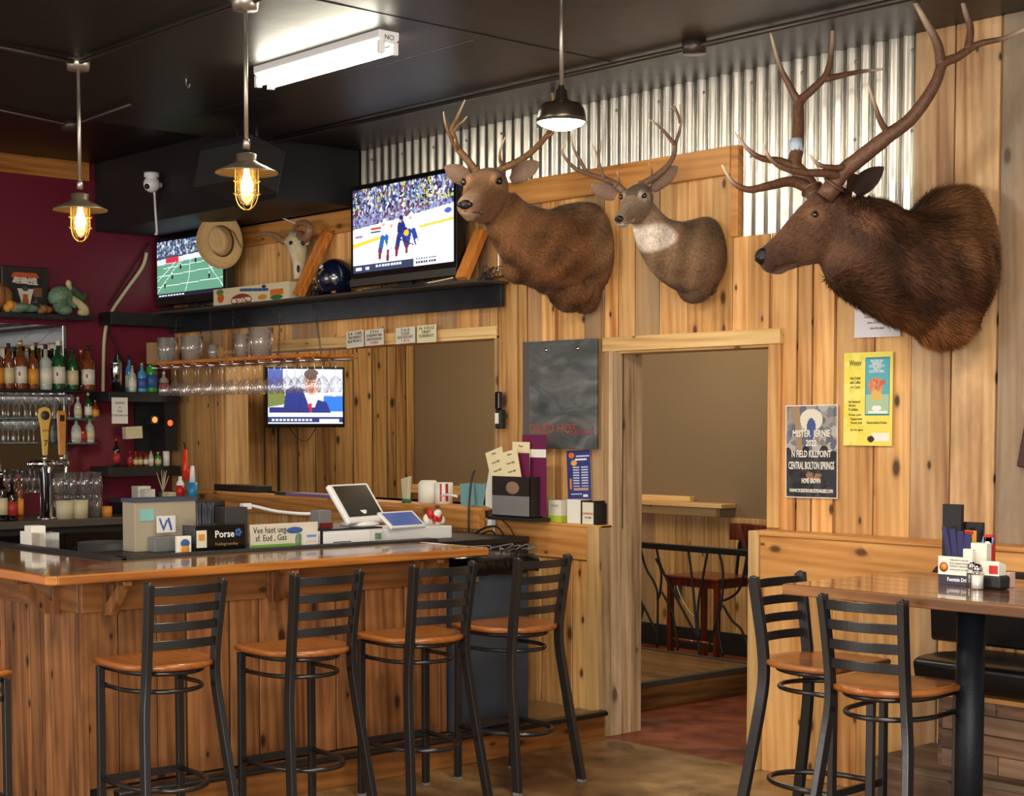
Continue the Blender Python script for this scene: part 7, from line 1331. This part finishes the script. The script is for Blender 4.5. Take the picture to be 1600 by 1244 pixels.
for k in range(4): slab('straw_sleeve', 'dark blue wrapped cutlery, %s of four leaning in the caddy' % ordn[k], 'cutlery', 1486 + 6 * k, 822 + 4 * k, 1494 + 7 * k, 900, 5.24 - .012 * k, .006, M['navy'], -.22 + .08 * k, 'sleeve', 'dark blue wrapped cutlery')
for k in range(3): slab('drink_sachet', 'light blue sachet, %s of three behind the white napkins' % ordn[k], 'sachet', 1518 + 5 * k, 836, 1523 + 6 * k, 896, 5.22, .004, M['sky'], .25, 'sachet', 'light blue sachets')
slab('napkin_pack', 'stack of white napkins standing in the middle of the caddy', 'napkins', 1516, 849, 1541, 905, 5.19, .04, M['paper'], 0, 'napkins'); slab('napkin_pack', 'small white packet with a black mark left of the napkins', 'packet', 1504, 858, 1519, 905, 5.16, .02, M['paper'], 0, 'packet')
t, w, h = slab('ketchup_packet', 'red packet with white oval at the right of the napkins', 'packet', 1536, 836, 1549, 900, 5.22, .025, M['redp'], 0, 'packet'); g = MB(); g.ball((0, -.001, h * .82), (w * .38, .002, .01), 14, 6); g.build('oval_mark', M['inkw'], t)
for px, lab in ((1527, 'glass salt shaker with chrome lid in front of the caddy'), (1519, 'second shaker hidden behind the front one')):
    q = at(px, 914, Y=5.06 if px == 1527 else 5.13); t = empty('salt_shaker', (q.x, 5.06 if px == 1527 else 5.13, TZ), label=lab, cat='shaker', group='salt and pepper shakers'); g = MB(); g.lathe([(0, 0), (.022, 0), (.023, .003), (.023, .055), (.017, .066), (0, .066)], 16); g.build('jar', M['glass'], t); g = MB(); g.lathe([(0, .003), (.0205, .003), (.0205, .05), (0, .05)], 14); g.build('contents', M['paper'] if px == 1527 else M['ink'], t); g = MB(); g.lathe([(.018, .064), (.019, .07), (.019, .08), (.012, .09), (0, .092)], 16); g.build('lid', M['chrome'], t)
q = at(1553, 912, Y=5.12); t = empty('sugar_caddy', (q.x, 5.12, TZ), label='black caddy filled with white sugar packets beside the salt shaker', cat='caddy'); g = MB(); g.prism([(-.045, -.03), (.045, -.03), (.05, .03), (-.05, .03)], 0, .05); g.build('bowl', M['black'], t, bev=.01)
for k in range(4): g = MB(); g.box(-.042, .035, -.024 + .013 * k, -.018 + .013 * k, .008, .1 - .004 * k); g.build('packet', M['paper'], t)
g = MB(); g.box(-.005, .03, -.0255, -.0245, .055, .085); g.build('print', M['redp'], t)
q = at(1576, 905, Y=5.2); t = empty('sweetener_packet', (q.x, 5.2, TZ), label='small pink and white packet at the right of the sugar caddy', cat='packet'); g = MB(); g.box(-.015, .015, -.02, .02, 0, .055); g.build('packet', plain('pinkp', (226, 190, 176), .5), t, bev=.002)
